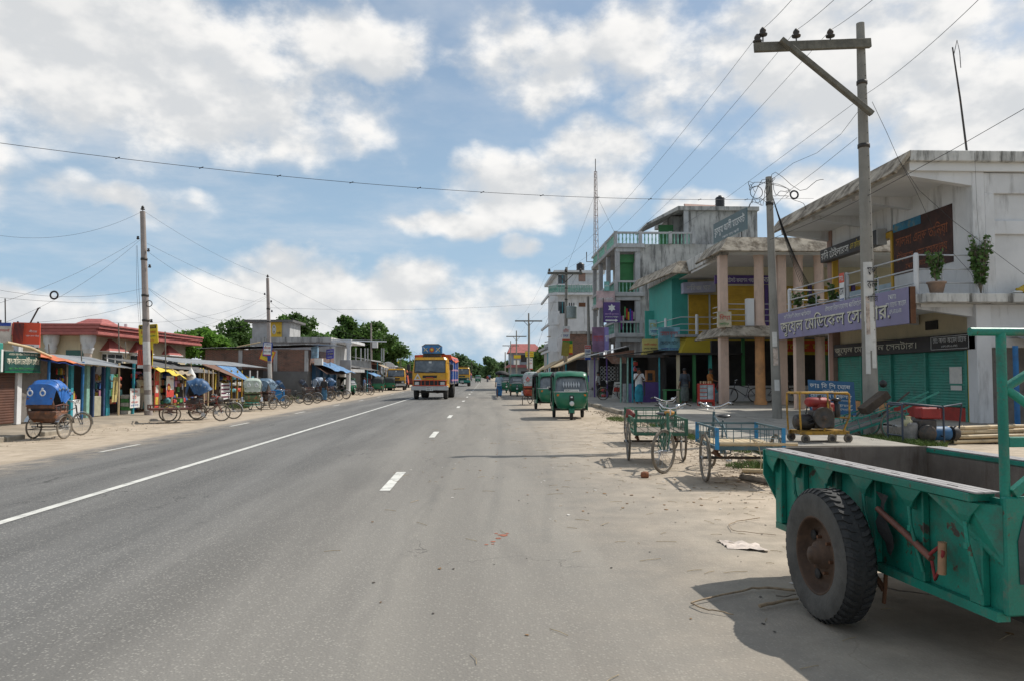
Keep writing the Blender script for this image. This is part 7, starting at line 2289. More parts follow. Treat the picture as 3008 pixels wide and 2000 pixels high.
# ------------------------------------------------------------------ right side beyond the grey building
W = thing('white_block', 'white four storey block with angled balconies and a black roof tank', 'building', (0, 0, 0))
Yw = 86
xa, xb = at(1640, 900, Yw).x, at(1772, 900, Yw).x
MB().box(xa, xb, Yw, Yw + 14, .2, 12.9).build('wall', WHITE, W)
MB().box(xa - .5, xb + .2, Yw - .4, Yw + 14, 12.9, 13.2).build('roof_slab', WHITE, W)
for z, h in ((10.4, 1.2), (7.1, 1.3), (4.2, 1.2)):
 top = z > 10
 x1 = xb - .6 if top else xa
 MB().prism([(xa - 1.1, Yw + .5, z), (xa - .2, Yw - .9, z), (x1, Yw - .9, z), (x1, Yw + .5, z)], (0, 0, .22)).build('balcony_slab', WHITE, W)
 MB().box(xa - 1.1, xa - .9, Yw + .5, Yw + 12, z, z + .25).build('balcony_slab', WHITE, W)
 if top:
  MB().box(xa - .2, x1, Yw - .95, Yw - .8, z + 1.05, z + 1.2).build('parapet_rail', WHITE, W)
  n = 24
  for k in range(n):
   put(bpy.data.objects.new('baluster', BAL), W, 0, (xa - .1 + (x1 - xa) * k / n, Yw - .88, z + .3)).scale = (1.3, 1.3, 1.1)
  for k in range(8):
   put(bpy.data.objects.new('baluster', BAL), W, 0, (xa - .2 - .9 * k / 8, Yw - .9 + 1.4 * k / 8, z + .3)).scale = (1.3, 1.3, 1.1)
  MB().bar((xa - 1.05, Yw + .5, z + 1.12), (xa - .2, Yw - .88, z + 1.12), .15).build('parapet_rail', WHITE, W)
 else:
  MB().prism([(xa - 1.1, Yw + .5, z + .22), (xa - .2, Yw - .9, z + .22), (xa - .2, Yw - .9, z + h + .2), (xa - 1.1, Yw + .5, z + h + .2)], (.12, .08, 0)).build('parapet', WHITE, W)
  MB().box(xa - .2, xa + .05, Yw - .9, Yw + .1, z + .22, z + h + .2).build('parapet', WHITE, W)
for z in (8.4, 11.4):
 w = MB().box(xa - .02, xa + .9, Yw - .04, Yw, z, z + 1.3).build('window', GLASS, W)
 MB().box(xa + .42, xa + .48, Yw - .06, Yw - .04, z, z + 1.3).build('mullion', TURQP, w)
for z, c in ((9.15, RUST), (6.0, DARK), (12.0, BROWNC)):
 MB().box(at(1700, 900, Yw).x, at(1720, 900, Yw).x, Yw - .03, Yw, z, z + (.45 if z < 11 else .9)).build('vent', c, W)
tk = thing('water_tank', 'black plastic water tank on the white block', 'tank', (at(1705, 800, Yw + 2).x, Yw + 2, 13.2))
MB().lathe([(.001, 0), (.62, 0), (.64, .3), (.6, .36), (.64, .6), (.6, .66), (.64, .95), (.6, 1.0), (.64, 1.3), (.3, 1.5), (.001, 1.55)], n=18).build('shell', BLACKP, tk)
MB().lathe([(.2, 1.5), (.2, 1.6), (.001, 1.62)], n=12).build('lid', BLACKP, tk)
tk.scale = (.74, .74, .76)
# low brick house before it
b = thing('brick_house', 'low dark brick house below the white block', 'house', (0, 0, 0))
xa, xb = at(1672, 1000, 76).x, at(1768, 1000, 76).x
MB().box(xa, xb, 76, 82, .2, 5.6).build('wall', BRICK, b)
MB().box(xa - .2, xb + .2, 75.8, 82, 5.6, 5.85).build('roof_slab', GREYC, b)
MB().box(xa + 1.8, xa + 2.8, 75.95, 76.02, 3.8, 5.0).build('window', DARK, b)
b = thing('blue_shutter_house', 'narrow two storey shop with blue upper shutters in the far right row', 'house', (0, 0, 0))
xa, xb = at(1619, 1000, 98).x, at(1652, 1000, 98).x
MB().box(xa, xb, 98, 110, .2, 5.9).build('wall', GREYL, b)
MB().box(xa - .8, xb, 97.3, 110, 4.9, 5.2).build('canopy', GREYL, b)
MB().box(xa - .04, xa, 98.5, 104, 2.9, 4.8).build('blue_shutter', TURQP, b)
for k in range(3):
 MB().box(xa + .15 + k * .5, xa + .5 + k * .5, 97.95, 98, 2.7, 4.6).build('blue_shutter', TURQP, b)
for z, (a, c) in ((6.3, (1607, 1660)), (5.7, (1600, 1640))):
 MB().tube([at(a, 1000, 96) * V(1, 1, 0).length * 0 + V(at(a, 1000, 96).x, 96, z), V(at(c, 1000, 96).x, 96.5, z + .3)], .06, 6).build('roof_pole', BAMBOO, b)
# thatched lean-to stalls further down
for k, (pa, pb, Yd, h, lab) in enumerate(((1606, 1660, 84, 3.0, 'thatched lean-to stall behind the transformer pole'), (1652, 1742, 64, 3.1, 'dark bamboo roofed stall by the plain pole'), (1585, 1618, 110, 2.8, 'far bamboo roofed stall at the end of the right row'))):
 t = thing('thatched_stall', lab, 'stall', (0, 0, 0), 0, 'thatched stalls on the right')
 xa, xb = at(pa, 1100, Yd).x, at(pb, 1100, Yd).x
 corrugated(t, 'roof_sheet', (xa, Yd, h - .7), (xa, Yd + 10, h - .7), (xb, Yd + 10, h + .5), (xb, Yd, h + .5), BAMBOO, pitch=.5, amp=.03, sheets=5, jitter=.05)
 MB().box(xa + 1.2, xb + 1, Yd + .3, Yd + 9.5, .2, h - .2).build('inner_wall', DARK, t)
 for j in range(4):
  MB().tube([(xa + .3, Yd + j * 3, .1), (xa + .3, Yd + j * 3, h - .6)], .06, 6).build('post', (TURQP, WOOD, BAMBOO, WOOD)[j], t)
 for j in range(6):
  MB().tube([(xa - .2, Yd + .1 + j * 1.7, h - .78), (xb, Yd + j * 1.7, h + .42)], .05, 5).build('rafter', BAMBOO, t)
 goods(t, xa + .6, xa + 1.1, Yd + .5, Yd + 9, .2, 1.4, 7, 2, random.Random(k))

# tin stalls under the grey building, to the purple counter
def stall(label, pa, pb, Yd, dep, z0, z1, roofm, postm, xin=1.2, group='tin stalls on the right'):
 t = thing('tin_stall', label, 'stall', (0, 0, 0), 0, group)
 xa, xb = at(pa, 1100, Yd).x, at(pb, 1100, Yd).x
 corrugated(t, 'roof_sheet', (xa - .2, Yd - .4, z0), (xa - .2, Yd + dep, z0), (xb, Yd + dep, z1), (xb, Yd - .4, z1), roofm, sheets=4, jitter=.01)
 MB().box(xa - .2, xb, Yd - .42, Yd - .36, z0 - .12, z0 + .02).build('roof_edge', IRON, t)
 MB().box(xb - .1, xb, Yd + .2, Yd + dep, .2, z1 - .1).build('inner_wall', DARK, t)
 MB().box(xa + xin, xb, Yd + dep - .1, Yd + dep, .2, z0).build('back_wall', DARK, t)
 return t, xa, xb


t, xa, xb = stall('tin stall with pale roof and purple posts under the grey building', 1742, 1850, 50, 5.5, 2.85, 3.5, TIN, PURPLE)
posts(t, [(xa + .1, 50, .15, 2.8, .05, PURPLE), (xa + .9, 49.9, .15, 2.9, .05, PURPLE), (xa + 1.5, 50, .15, 2.9, .05, IRON), (xb - .3, 50, .15, 3.2, .05, IRON)])
tarp(t, 'rust_sheet', (xa + .6, 49.5, 2.95), (xb + .2, 49.5, 3.25), (xb + .1, 49.3, 2.45), (xa + 1.1, 49.2, 2.35), TINR, .03, 4, 2)
lt = MB()
for i in range(5):           # pierced screen wall
 for j in range(4):
  c = V(xa + .75 + i * .24, 51.2, 1.35 + j * .24)
  lt.torus(c, .10, .02, 'y', 8, 4)
lt.build('pierced_screen', WHITEC, t)
MB().box(xa - .1, xa + .5, 51, 51.2, .15, 2.6).build('pier', GREYL, t)
goods(t, xa + .6, xa + .9, 50.2, 52, .2, .9, 5, 2, random.Random(8), 'vegetables')
t2, xa, xb = stall('black roofed tin stall with teal posts and a purple counter', 1818, 1960, 40.2, 4.5, 2.62, 2.95, CANVAS, TURQP)
posts(t2, [(at(px, 1100, 40).x, 40, .15, 2.62, .045, m_) for px, m_ in ((1823, PALEG), (1843, PALEG), (1858, TURQP), (1937, TURQP))])
MB().box(at(1866, 1100, 40.6).x, at(1935, 1100, 40.6).x, 40.5, 40.7, .17, 1.22).build('counter', PURPLE, t2)
for px, m_ in ((1829, STEEL), (1842, mat('lavender_panel', (.25, .22, .42), .6, .2, 4)), (1851, mat('lavender_panel', (.25, .22, .42)))):
 MB().box(at(px, 1100, 40.4).x, at(px + 9, 1100, 40.4).x, 40.3, 40.4, .17, 1.15).build('counter_panel', m_, t2)
MB().box(at(1897, 1100, 41).x, at(1922, 1100, 41).x, 40.8, 41.2, 1.25, 1.85).build('wooden_radio_case', mat('orange_wood', (.36, .14, .04), .6, .2, 5), t2)
MB().box(at(1900, 1100, 41).x, at(1914, 1100, 41).x, 40.77, 40.8, 1.32, 1.7).build('speaker_cloth', DARK, t2)
goods(t2, at(1862, 1100, 41).x, at(1862, 1100, 41).x + .2, 40.9, 41.6, 1.8, 2.4, 3, 2, random.Random(9))
rb = thing('advert_board', 'grey and red leaning board beside the teal posted stall', 'sign', (at(1797, 1150, 46).x, 46, .17))
board(rb, 'panel', (0, 0, .05), (1, 0, 0), (.18, .1, 1), .42, 1.0, .03, PAPER)
board(rb, 'red_patch', (.1, -.012, .45), (1, 0, 0), (.18, .1, 1), .38, .25, .01, INKR)
# open shop under the yellow skirt
t3 = thing('tea_stall', 'dark open tea stall under the yellow balcony skirt', 'stall', (0, 0, 0))
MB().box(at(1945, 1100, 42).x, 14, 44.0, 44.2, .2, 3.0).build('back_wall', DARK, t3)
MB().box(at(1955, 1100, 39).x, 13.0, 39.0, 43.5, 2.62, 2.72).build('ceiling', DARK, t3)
for px, m_ in ((1988, CREAM), (2035, GRNS), (2082, TEAL)):
 x = at(px, 1100, 39.5).x
 MB().box(x, x + .14, 39.4, 39.6, .2, 2.62).build('post', m_, t3)
x = at(1950, 1100, 38.6).x
MB().box(x, x + .95, 38.4, 39.0, .82, .88).build('tea_table', GRNS, t3)
for dx in (.04, .86):
 MB().box(x + dx, x + dx + .06, 38.45, 38.95, .2, .82).build('table_leg', GRNS, t3)
MB().box(at(2090, 1100, 39.2).x, at(2112, 1100, 39.2).x, 39.3, 39.7, .2, .95).build('plastic_table', TURQP, t3)
cb = thing('glass_cabinet', 'red framed glass food cabinet with cups on top before the tea stall', 'cabinet', (at(2074, 1196, 35).x, 35, .2), R(-8))
for x in (-.33, .33):
 for y in (-.2, .2):
  MB().box(x - .03, x + .03, y - .03, y + .03, 0, .98).build('frame_post', INKR, cb)
MB().box(-.35, .35, -.23, .23, .95, 1.0).build('top_board', INKR, cb, .005)
MB().box(-.35, .35, -.23, .23, .18, .3).build('base_board', INKR, cb, .005)
MB().box(-.32, .02, -.2, -.19, .3, .95).build('glass_pane', mat('pale_pane', (.42, .48, .50), .2, .3, 4), cb)
MB().box(.05, .31, -.2, -.19, .3, .95).build('glass_pane', mat('pale_pane', (.42, .48, .50)), cb)
for k in range(3):
 MB().box(-.32, .02, -.205, -.2, .42 + k * .18, .45 + k * .18).build('shelf_edge', INKR, cb)
for k in range(5):
 MB().lathe([(.03, 1.0), (.04, 1.09), (.04, 1.11)], (-.22 + k * .11, random.uniform(-.1, .1), 0), n=8).build('cup', BAMBOO, cb)

# red roofed house far down the road
rh = thing('red_roofed_house', 'distant grey two storey house with red roofs beside the far poles', 'house', (0, 0, 0))
Yr = 225
xa, xb = at(1497, 1050, Yr).x, at(1592, 1050, Yr).x
MB().box(xa, xb, Yr, Yr + 12, 0, 9.0).build('wall', mat('bluegrey_wall', (.27, .31, .34), .8, .1, .5), rh)
for z0, z1, o_ in ((8.2, 10.9, 0), (4.0, 5.4, .8)):
 MB().add([V(xa - .6 - o_, Yr - 1.2 - o_, z0), V(xb + .6 + o_, Yr - 1.2 - o_, z0), V(xb + .6 + o_, Yr + 13, z0), V(xa - .6 - o_, Yr + 13, z0),
     V(xa + .6, Yr + 3 - 2 * o_, z1), V(xb - 1.8 + 1.8 * o_, Yr + 3 - 2 * o_, z1), V(xb - 1.8, Yr + 9, z1), V(xa + .6, Yr + 9, z1)],
    [(0, 1, 5, 4), (1, 2, 6, 5), (2, 3, 7, 6), (3, 0, 4, 7), (4, 5, 6, 7)]).build('roof', RT, rh)
for f in (.35, .6):
 MB().box(xa + (xb - xa) * f, xa + (xb - xa) * f + 1.6, Yr - .1, Yr, 5.6, 7.6).build('window', DARK, rh)
 MB().box(xa + (xb - xa) * f, xa + (xb - xa) * f + 2.2, Yr - .1, Yr, .4, 2.9).build('doorway', DARK, rh)
b = thing('red_roofed_house', 'second smaller red roof just right of the distant house', 'house', (0, 0, 0))
p, q = at(1598, 1050, 215), at(1622, 1050, 215)
MB().box(p.x, q.x, 215, 222, 0, 5.0).build('wall', GREYL, b)
MB().add([V(p.x - .5, 214, 4.9), V(q.x + .5, 214, 4.9), V(q.x + .5, 223, 4.9), V(p.x - .5, 223, 4.9), V(p.x, 218, 7.0), V(q.x, 218, 7.0)], [(0, 1, 5, 4), (1, 2, 5), (2, 3, 4, 5), (3, 0, 4)]).build('roof', RT, b)
# ------------------------------------------------------------------ trees
LEAFS = {'fresh': mat('fresh_leaf', (.13, .25, .04), .55, .35, .5, spec=.3), 'dark': mat('dark_leaf', (.09, .165, .04), .55, .4, .4, spec=.3),
   'mid': mat('mid_leaf', (.09, .165, .04), .55, .4, .4, spec=.3), 'far': mat('far_leaf', (.10, .165, .07), .6, .3, .2, spec=.2)}
for _m in LEAFS.values():     # leaves let some light through
 t_ = NT(_m.node_tree)
 b_ = t_.n['Principled BSDF']
 tr_ = t_.new('ShaderNodeBsdfTranslucent')
 t_.l.new(b_.inputs['Base Color'].links[0].from_socket, tr_.inputs[0])
 ad_ = t_.new('ShaderNodeMixShader', {0: .45, 1: b_.outputs[0], 2: tr_.outputs[0]})
 t_.l.new(ad_.outputs[0], t_.n['Material Output'].inputs[0])
BARK = mat('bark', (.12, .10, .08), .9, .3, 5, .3, 20)


def tree(label, px, ytop, ybot, Y, wpx, kind, n=2600, clumps=16, ls=.34, seed=1, trunkz=-.3, open_=.0, shift=0.0, group='trees behind the street'):
 rnd = random.Random(seed)
 top, c = at(px, ytop, Y), at(px, 1110, Y)
 H = top.z - trunkz
 hw = wpx / FPX * Y / 2
 zb = at(px, ybot, Y).z
 t = thing('tree', label, 'tree', (c.x, Y, trunkz), 0, group)
 cz, rz_ = (zb + top.z) / 2 - trunkz, (top.z - zb) / 2
 cl = []
 for i in range(clumps):
  a, u = rnd.uniform(0, 6.28), rnd.random() ** .5
  w = rnd.uniform(-1, 1)
  f = math.sqrt(max(0, 1 - w * w)) * u
  r = rnd.uniform(.30, .50) * min(hw, rz_ * 1.2)
  cl.append((V(math.cos(a) * f * (hw - r * .7) + shift * w, math.sin(a) * f * (hw - r * .7), cz + w * (rz_ - r * .7)), r))
 tb = MB()
 th = max(.09, H * .022)
 mid = V(rnd.uniform(-.3, .3), rnd.uniform(-.3, .3), max(cz - rz_ * .6, H * .25))
 tb.tube([V(0, 0, -.3), mid * .5, mid, V(mid.x, mid.y, cz)], [th * 1.3, th, th * .8, th * .4], 8)
 for p, r in cl:
  tb.tube([mid, mid.lerp(p, .5) + V(0, 0, r * .3), p], [th * .5, th * .3, th * .12], 5)
 tb.build('trunk', BARK, t)
 mb = MB()
 for k in range(n):
  p, r = cl[k % clumps]
  d = V(rnd.gauss(0, 1), rnd.gauss(0, 1), rnd.gauss(0, 1)).normalized()
  q = p + V(d.x, d.y, d.z * .78) * r * (rnd.uniform(.55, 1.12) if rnd.random() > open_ else rnd.uniform(.2, 1.4))
  leaf(mb, q, rnd, ls * rnd.uniform(.6, 1.4), .42)
 mb.build('crown', LEAFS[kind], t)
 return t


def palm(label, px, ytop, Y, seed=1, trunkz=-.3):
 rnd = random.Random(seed)
 top, c = at(px, ytop, Y), at(px, 1110, Y)
 H = top.z - trunkz
 t = thing('palm_tree', label, 'palm', (c.x, Y, trunkz), 0, 'palms among the trees')
 MB().tube([(0, 0, -.2), (.1, 0, H * .5), (.05, 0, H * .86)], [.16, .12, .10], 7).build('trunk', BARK, t)
 mb = MB()
 for k in range(11):
  a = 2 * math.pi * k / 11 + rnd.uniform(-.2, .2)
  el = rnd.uniform(-.1, 1.0)
  L = H * .2
  prev = None
  for j in range(9):
   f = j / 8
   p = V(.05, 0, H * .86) + V(math.cos(a) * L * f, math.sin(a) * L * f, L * (el * f - .95 * f * f))
   if prev is not None:
    d = (p - prev)
    s = d.cross(V(0, 0, 1)).normalized() * L * .16 * (1.1 - f)
    for sg in (-1, 1):
     mb.add([prev, p, p + s * sg * 1.0 + d * .6 - V(0, 0, L * .05)], [(0, 1, 2)])
   prev = p
 mb.build('fronds', LEAFS['mid'], t)
 return t


T_ = [  # px, ytop, ybot, Y, width px, kind, leaves, clumps, leaf size, seed, label
 (590, 966, 1045, 74, 150, 'fresh', 4200, 20, .34, 3, 'bright green leafy tree right of the cream house'),
 (548, 985, 1050, 70, 70, 'fresh', 1500, 9, .32, 13, 'low bright green tree touching the red eaves'),
 (690, 938, 1030, 92, 120, 'mid', 2300, 22, .34, 5, 'thin crowned tree with open branches left of the rooftop hut'),
 (640, 985, 1050, 84, 110, 'mid', 2400, 14, .38, 31, 'rounded tree between the bright tree and the thin one'),
 (770, 985, 1040, 98, 100, 'mid', 2000, 12, .42, 32, 'tree top just behind the rooftop hut'),
 (925, 970, 1050, 112, 90, 'mid', 2400, 14, .45, 33, 'mid green tree left of the big dark pair'),
 (960, 985, 1060, 118, 80, 'dark', 2000, 12, .45, 34, 'dark lower tree touching the big pair'),
 (868, 924, 1010, 104, 128, 'mid', 3600, 20, .42, 7, 'tree with two rounded heads right of the rooftop hut'),
 (840, 975, 1030, 96, 120, 'dark', 2200, 14, .42, 8, 'lower dark tree behind the grey house roof'),
 (1010, 930, 1075, 128, 95, 'dark', 4200, 20, .5, 9, 'tall dark tree, left head of the big pair behind the awnings'),
 (1095, 944, 1080, 132, 120, 'dark', 5200, 22, .5, 10, 'broad dark tree, right head of the big pair behind the awnings'),
 (1052, 950, 1080, 140, 110, 'dark', 4200, 18, .5, 35, 'dark tree filling the middle of the big pair'),
 (1150, 1000, 1090, 150, 90, 'dark', 3000, 14, .5, 11, 'dark tree sloping down behind the far left pole'),
 (1190, 1050, 1110, 190, 90, 'dark', 2200, 12, .6, 12, 'low dark tree behind the driving truck'),
 (1235, 1045, 1110, 210, 70, 'mid', 1600, 10, .7, 14, 'tree hidden partly by the truck load'),
 (1340, 1036, 1105, 230, 75, 'far', 2400, 12, .8, 15, 'tree right of the truck load against the sky'),
 (1372, 1052, 1105, 260, 60, 'far', 1800, 10, .9, 16, 'tree above the second truck'),
 (1438, 1047, 1100, 300, 42, 'far', 1600, 9, 1.0, 17, 'rounded tree standing above the far tree line'),
 (1405, 1070, 1105, 340, 60, 'far', 1500, 9, 1.1, 18, 'far tree closing the road on the left of its end'),
 (1465, 1062, 1105, 330, 70, 'far', 1800, 10, 1.1, 19, 'far tree closing the road at its end'),
 (1492, 1060, 1105, 290, 50, 'far', 1500, 9, 1.0, 20, 'far tree beside the dark plain pole'),
 (1430, 1078, 1106, 420, 120, 'far', 1800, 12, 1.4, 21, 'hazy tree belt piece at the vanishing point'),
 (1600, 1015, 1095, 150, 62, 'dark', 2600, 14, .6, 22, 'dark tree between the red roofs and the thatched stall'),
 (1615, 1000, 1060, 135, 30, 'mid', 700, 7, .5, 23, 'small leafy top above the bamboo roof poles'),
 (1575, 1060, 1100, 200, 40, 'dark', 900, 7, .7, 24, 'low dark shrubby tree by the distant house')]
for i, (px, yt, ybt, Y, w, kd, n, cl_, ls, sd, lab) in enumerate(T_):
 tree(lab, px, yt, ybt, Y, w * 1.08, kd, int(n * 1.5), cl_, ls, sd, open_=.55 if sd == 5 else .28)
palm('feathery palm above the far left pole', 1203, 1022, 185, 2)
palm('second palm just left of the driving truck', 1176, 1035, 175, 3)
palm('small palm beside the third left pole', 1143, 1010, 160, 6)
palm('palm right of the second truck', 1385, 1050, 240, 4)
palm('low palm behind the parked truck tarpaulin', 1190, 1062, 150, 5)
# a far belt of wood along the horizon, both sides
rnd = random.Random(77)
mb = MB()
for side, x0, x1, yy, hh in ((-1, -700, -30, 420, 9), (-1, -380, -60, 200, 6), (1, 25, 700, 430, 9), (-1, -60, 8, 640, 11), (1, 0, 80, 640, 11)):
 nn = int(abs(x1 - x0) * 14)
 for k in range(nn):
  x = rnd.uniform(x0, x1)
  h = hh * (.62 + .38 * math.sin(x * .05 + yy) * math.sin(x * .13)) + rnd.uniform(-1, .6)
  leaf(mb, V(x, yy + rnd.uniform(-14, 14), rnd.uniform(-.3, h)), rnd, rnd.uniform(1.6, 3.4), .45)
o = mb.build('distant_wood', LEAFS['far'])
o['kind'] = 'stuff'
# ------------------------------------------------------------------ people; a figure faces local -y
SKINM = mat('brown_skin', (.17, .085, .05), .55, .12, 6)
HAIRM = mat('black_hair', (.012, .011, .01), .6, .2, 10)


def hand(vs, es, rs, wi, wrist, d, side, curl=.5):
 """palm and five bent fingers grown from the wrist vertex; d = pointing direction"""
 d = Vector(d).normalized()
 ac = d.cross(V(0, -1, 0.2)).normalized() * side
 nr = ac.cross(d).normalized()
 pi_ = len(vs)
 vs.append(wrist + d * .07)
 es.append((wi, pi_))
 rs.append(.026)
 for k in range(4):
  b = wrist + d * .09 + ac * (-.027 + .018 * k)
  L = (.055, .065, .06, .045)[k]
  m_ = b + d * L * .6
  e_ = m_ + (d * (1 - curl) - nr * curl).normalized() * L * .6
  i = len(vs)
  vs.extend([b, m_, e_])
  rs.extend([.010, .009, .008])
  es.extend([(pi_, i), (i, i + 1), (i + 1, i + 2)])
 i = len(vs)
 vs.extend([wrist + d * .035 + ac * -.035, wrist + d * .07 + ac * -.05 - nr * .01])
 rs.extend([.012, .009])
 es.extend([(wi, i), (i, i + 1)])


def person(label, loc, rz, shirt, lower, pose=None, H=1.66, cap=None, kind='lungi', group='people in the street', bare=False):
 P = dict(pelvis=(0, 0, .92), spine=(0, 0, 1.12), chest=(0, .01, 1.33), neck=(0, 0, 1.46), head=(0, -.015, 1.58), crown=(0, 0, 1.655),
    ls=(.17, .01, 1.385), le=(.23, .03, 1.12), lw=(.25, -.05, .88), rs=(-.17, .01, 1.385), re=(-.23, .03, 1.12), rw=(-.25, -.05, .88),
    lh=(.09, 0, .88), lk=(.10, -.02, .49), la=(.10, .02, .09), lt=(.11, -.14, .035), rh=(-.09, 0, .88), rk=(-.10, -.02, .49), ra=(-.10, .02, .09), rt=(-.11, -.14, .035))
 P.update(pose or {})
 P = {k: Vector(v) for k, v in P.items()}
 t = thing('person', label, 'person', loc, rz, group)
 t.scale = (H / 1.66,) * 3
 names = list(P)
 vs, ix = [P[n] for n in names], {n: i for i, n in enumerate(names)}
 rad = dict(pelvis=.125, spine=.115, chest=.135, neck=.052, head=.088, crown=.06, ls=.055, rs=.055, le=.04, re=.04, lw=.027, rw=.027,
      lh=.085, rh=.085, lk=.055, rk=.055, la=.037, ra=.037, lt=.03, rt=.03)
 rs = [rad[n] for n in names]
 es = [(ix[a], ix[b]) for a, b in (('pelvis', 'spine'), ('spine', 'chest'), ('chest', 'neck'), ('neck', 'head'), ('head', 'crown'), ('chest', 'ls'), ('ls', 'le'), ('le', 'lw'),
           ('chest', 'rs'), ('rs', 're'), ('re', 'rw'), ('pelvis', 'lh'), ('lh', 'lk'), ('lk', 'la'), ('la', 'lt'), ('pelvis', 'rh'), ('rh', 'rk'), ('rk', 'ra'), ('ra', 'rt'))]
 i = len(vs)
 hd = P['head']
 fw = V(0, -1, 0)
 vs += [hd + V(0, -.10, -.005), hd + V(.085, .01, -.01), hd + V(-.085, .01, -.01), hd + V(0, -.075, -.075)]
 rs += [.014, .014, .014, .035]
 es += [(ix['head'], i), (ix['head'], i + 1), (ix['head'], i + 2), (ix['head'], i + 3)]
 hand(vs, es, rs, ix['lw'], P['lw'], P['lw'] - P['le'], 1)
 hand(vs, es, rs, ix['rw'], P['rw'], P['rw'] - P['re'], -1)
 me = bpy.data.meshes.new('body')
 me.from_pydata([tuple(v) for v in vs], es, [])
 me.materials.append(SKINM)
 o = put(bpy.data.objects.new('body', me), t)
 sk = o.modifiers.new('skin', 'SKIN')
 sk.use_smooth_shade = True
 for k, r_ in enumerate(rs):
  me.skin_vertices[0].data[k].radius = (r_, r_)
  me.skin_vertices[0].data[k].use_root = (k == ix['pelvis'])
 sb = o.modifiers.new('sub', 'SUBSURF')
 sb.levels = sb.render_levels = 1
 # eyes and mouth
 for s in (-1, 1):
  MB().ball(hd + V(s * .034, -.083, .012), .011, .006, .007, 6, 4).build('eye', HAIRM, o)
 MB().cbox(hd.x, hd.y - .098, hd.z - .06, .045, .012, .008).build('mouth', REDC, o)
 hr = MB()
 rings = []
 for k in range(6):
  a = R(-12 + 102 * k / 5)
  rings.append([hd + V(.097 * math.cos(a) * math.cos(q), .015 + .108 * math.cos(a) * math.sin(q) * (1 if math.sin(q) > 0 else .86), .03 + .105 * math.sin(a)) for q in [2 * math.pi * j / 14 for j in range(14)]])
 hr.loft(rings).build('hair', cap or HAIRM, t)

 def ring(c, rx, ry, ax=V(0, 0, 1), n=14):
  ax = Vector(ax).normalized()
  u = ax.cross(V(0, 1, 0)).normalized() if abs(ax.y) < .9 else V(1, 0, 0)
  w = u.cross(ax).normalized()
  return [c + u * (rx * math.cos(2 * math.pi * j / n)) + w * (ry * math.sin(2 * math.pi * j / n)) for j in range(n)]
 if not bare:
  mb = MB()
  up = (P['chest'] - P['pelvis'])
  mb.loft([ring(P['pelvis'] - up * .22, .185, .15, up), ring(P['pelvis'], .185, .145, up), ring(P['spine'], .172, .13, up), ring(P['chest'], .20, .145, up), ring(P['chest'] + up * .16, .175, .12, up), ring(P['neck'] - up * .06, .075, .07, up)])
  for s in ('l', 'r'):
   a, b, c = P[s + 's'], P[s + 'e'], P[s + 'w']
   mb.tube([P['chest'].lerp(a, .6) + V(0, 0, .02), a, a.lerp(b, .5), b.lerp(a, .02), b.lerp(c, .12)], [.07, .078, .07, .066, .068], 10)
  mb.build('shirt', shirt, t)
 if kind == 'lungi':
  mb = MB()
  kx = (P['lk'] + P['rk']) / 2
  ank = (P['la'] + P['ra']) / 2
  wk = abs(P['lk'].x - P['rk'].x) / 2
  wa = abs(P['la'].x - P['ra'].x) / 2
  d1, d2 = kx - P['pelvis'], ank - kx
  mb.loft([ring(P['pelvis'] + V(0, 0, .10), .155, .13), ring(P['pelvis'], .18, .15), ring(P['pelvis'].lerp(kx, .5), .19, .15, -d1), ring(kx, .13 + wk, .135, -(d1 + d2)), ring(kx.lerp(ank, .5), .11 + wa, .125, -d2), ring(kx.lerp(ank, .9), .10 + wa, .12, -d2)])
  mb.build('lungi', lower, t)
 else:
  mb = MB()
  for s in ('l', 'r'):
   mb.tube([P['pelvis'].lerp(P[s + 'h'], .8) + V(0, 0, .08), P[s + 'h'] - V(0, 0, .05), P[s + 'h'].lerp(P[s + 'k'], .5), P[s + 'k'], P[s + 'a'] + V(0, 0, .02)], [.12, .11, .09, .075, .06], 10)
  mb.build('trousers', lower, t)
 return t


def cloth(n, c, v=.12):
 return mat(n, c, .85, v, 6, .2, 30)


WHS = cloth('white_shirt', (.58, .58, .57))
p = ground(1466, 1167)
up = person('person in pale blue shirt and blue lungi walking with a black umbrella', (p.x, p.y, 0), R(170), cloth('pale_blue_shirt', (.36, .47, .56)), cloth('blue_check_lungi', (.03, .13, .28), .4),
   dict(rk=(-.10, -.14, .50), ra=(-.10, -.10, .10), rt=(-.11, -.25, .05), lk=(.10, .06, .49), la=(.10, .22, .12), lt=(.1, .10, .04), re=(-.26, -.12, 1.18), rw=(-.18, -.28, 1.34)), 1.70)
um = thing('umbrella', 'open black umbrella held over the walking person', 'umbrella', (p.x + .20, p.y + .27, 1.36), 0)
um.rotation_euler = (R(-6), R(8), 0)
MB().tube([(0, 0, -.2), (0, 0, .55)], .008, 6).build('shaft', STEEL, um)
MB().tube([(0, 0, -.2), (0, .02, -.25), (0, .05, -.24), (0, .06, -.2)], .011, 6).build('handle', BLACKP, um)
rows = []
for k in range(5):
 a = R(8 + 82 * k / 4)
 rows.append([V(math.sin(a) * .54 * math.cos(q) * (1 - .05 * (k / 4) * (1 if j % 2 else 0)), math.sin(a) * .54 * math.sin(q) * (1 - .05 * (k / 4) * (1 if j % 2 else 0)), .56 - .27 * (1 - math.cos(a)) - (0.0 if j % 2 else .02 * k / 4)) for j, q in enumerate([2 * math.pi * j / 16 for j in range(17)])])
MB().grid(rows, True).build('canopy', CANVAS, um)
for k in range(8):
 q = 2 * math.pi * k / 8
 MB().tube([V(0, 0, .54), V(.3 * math.cos(q), .3 * math.sin(q), .46), V(.54 * math.cos(q), .54 * math.sin(q), .26)], .004, 4).build('rib', STEEL, um)
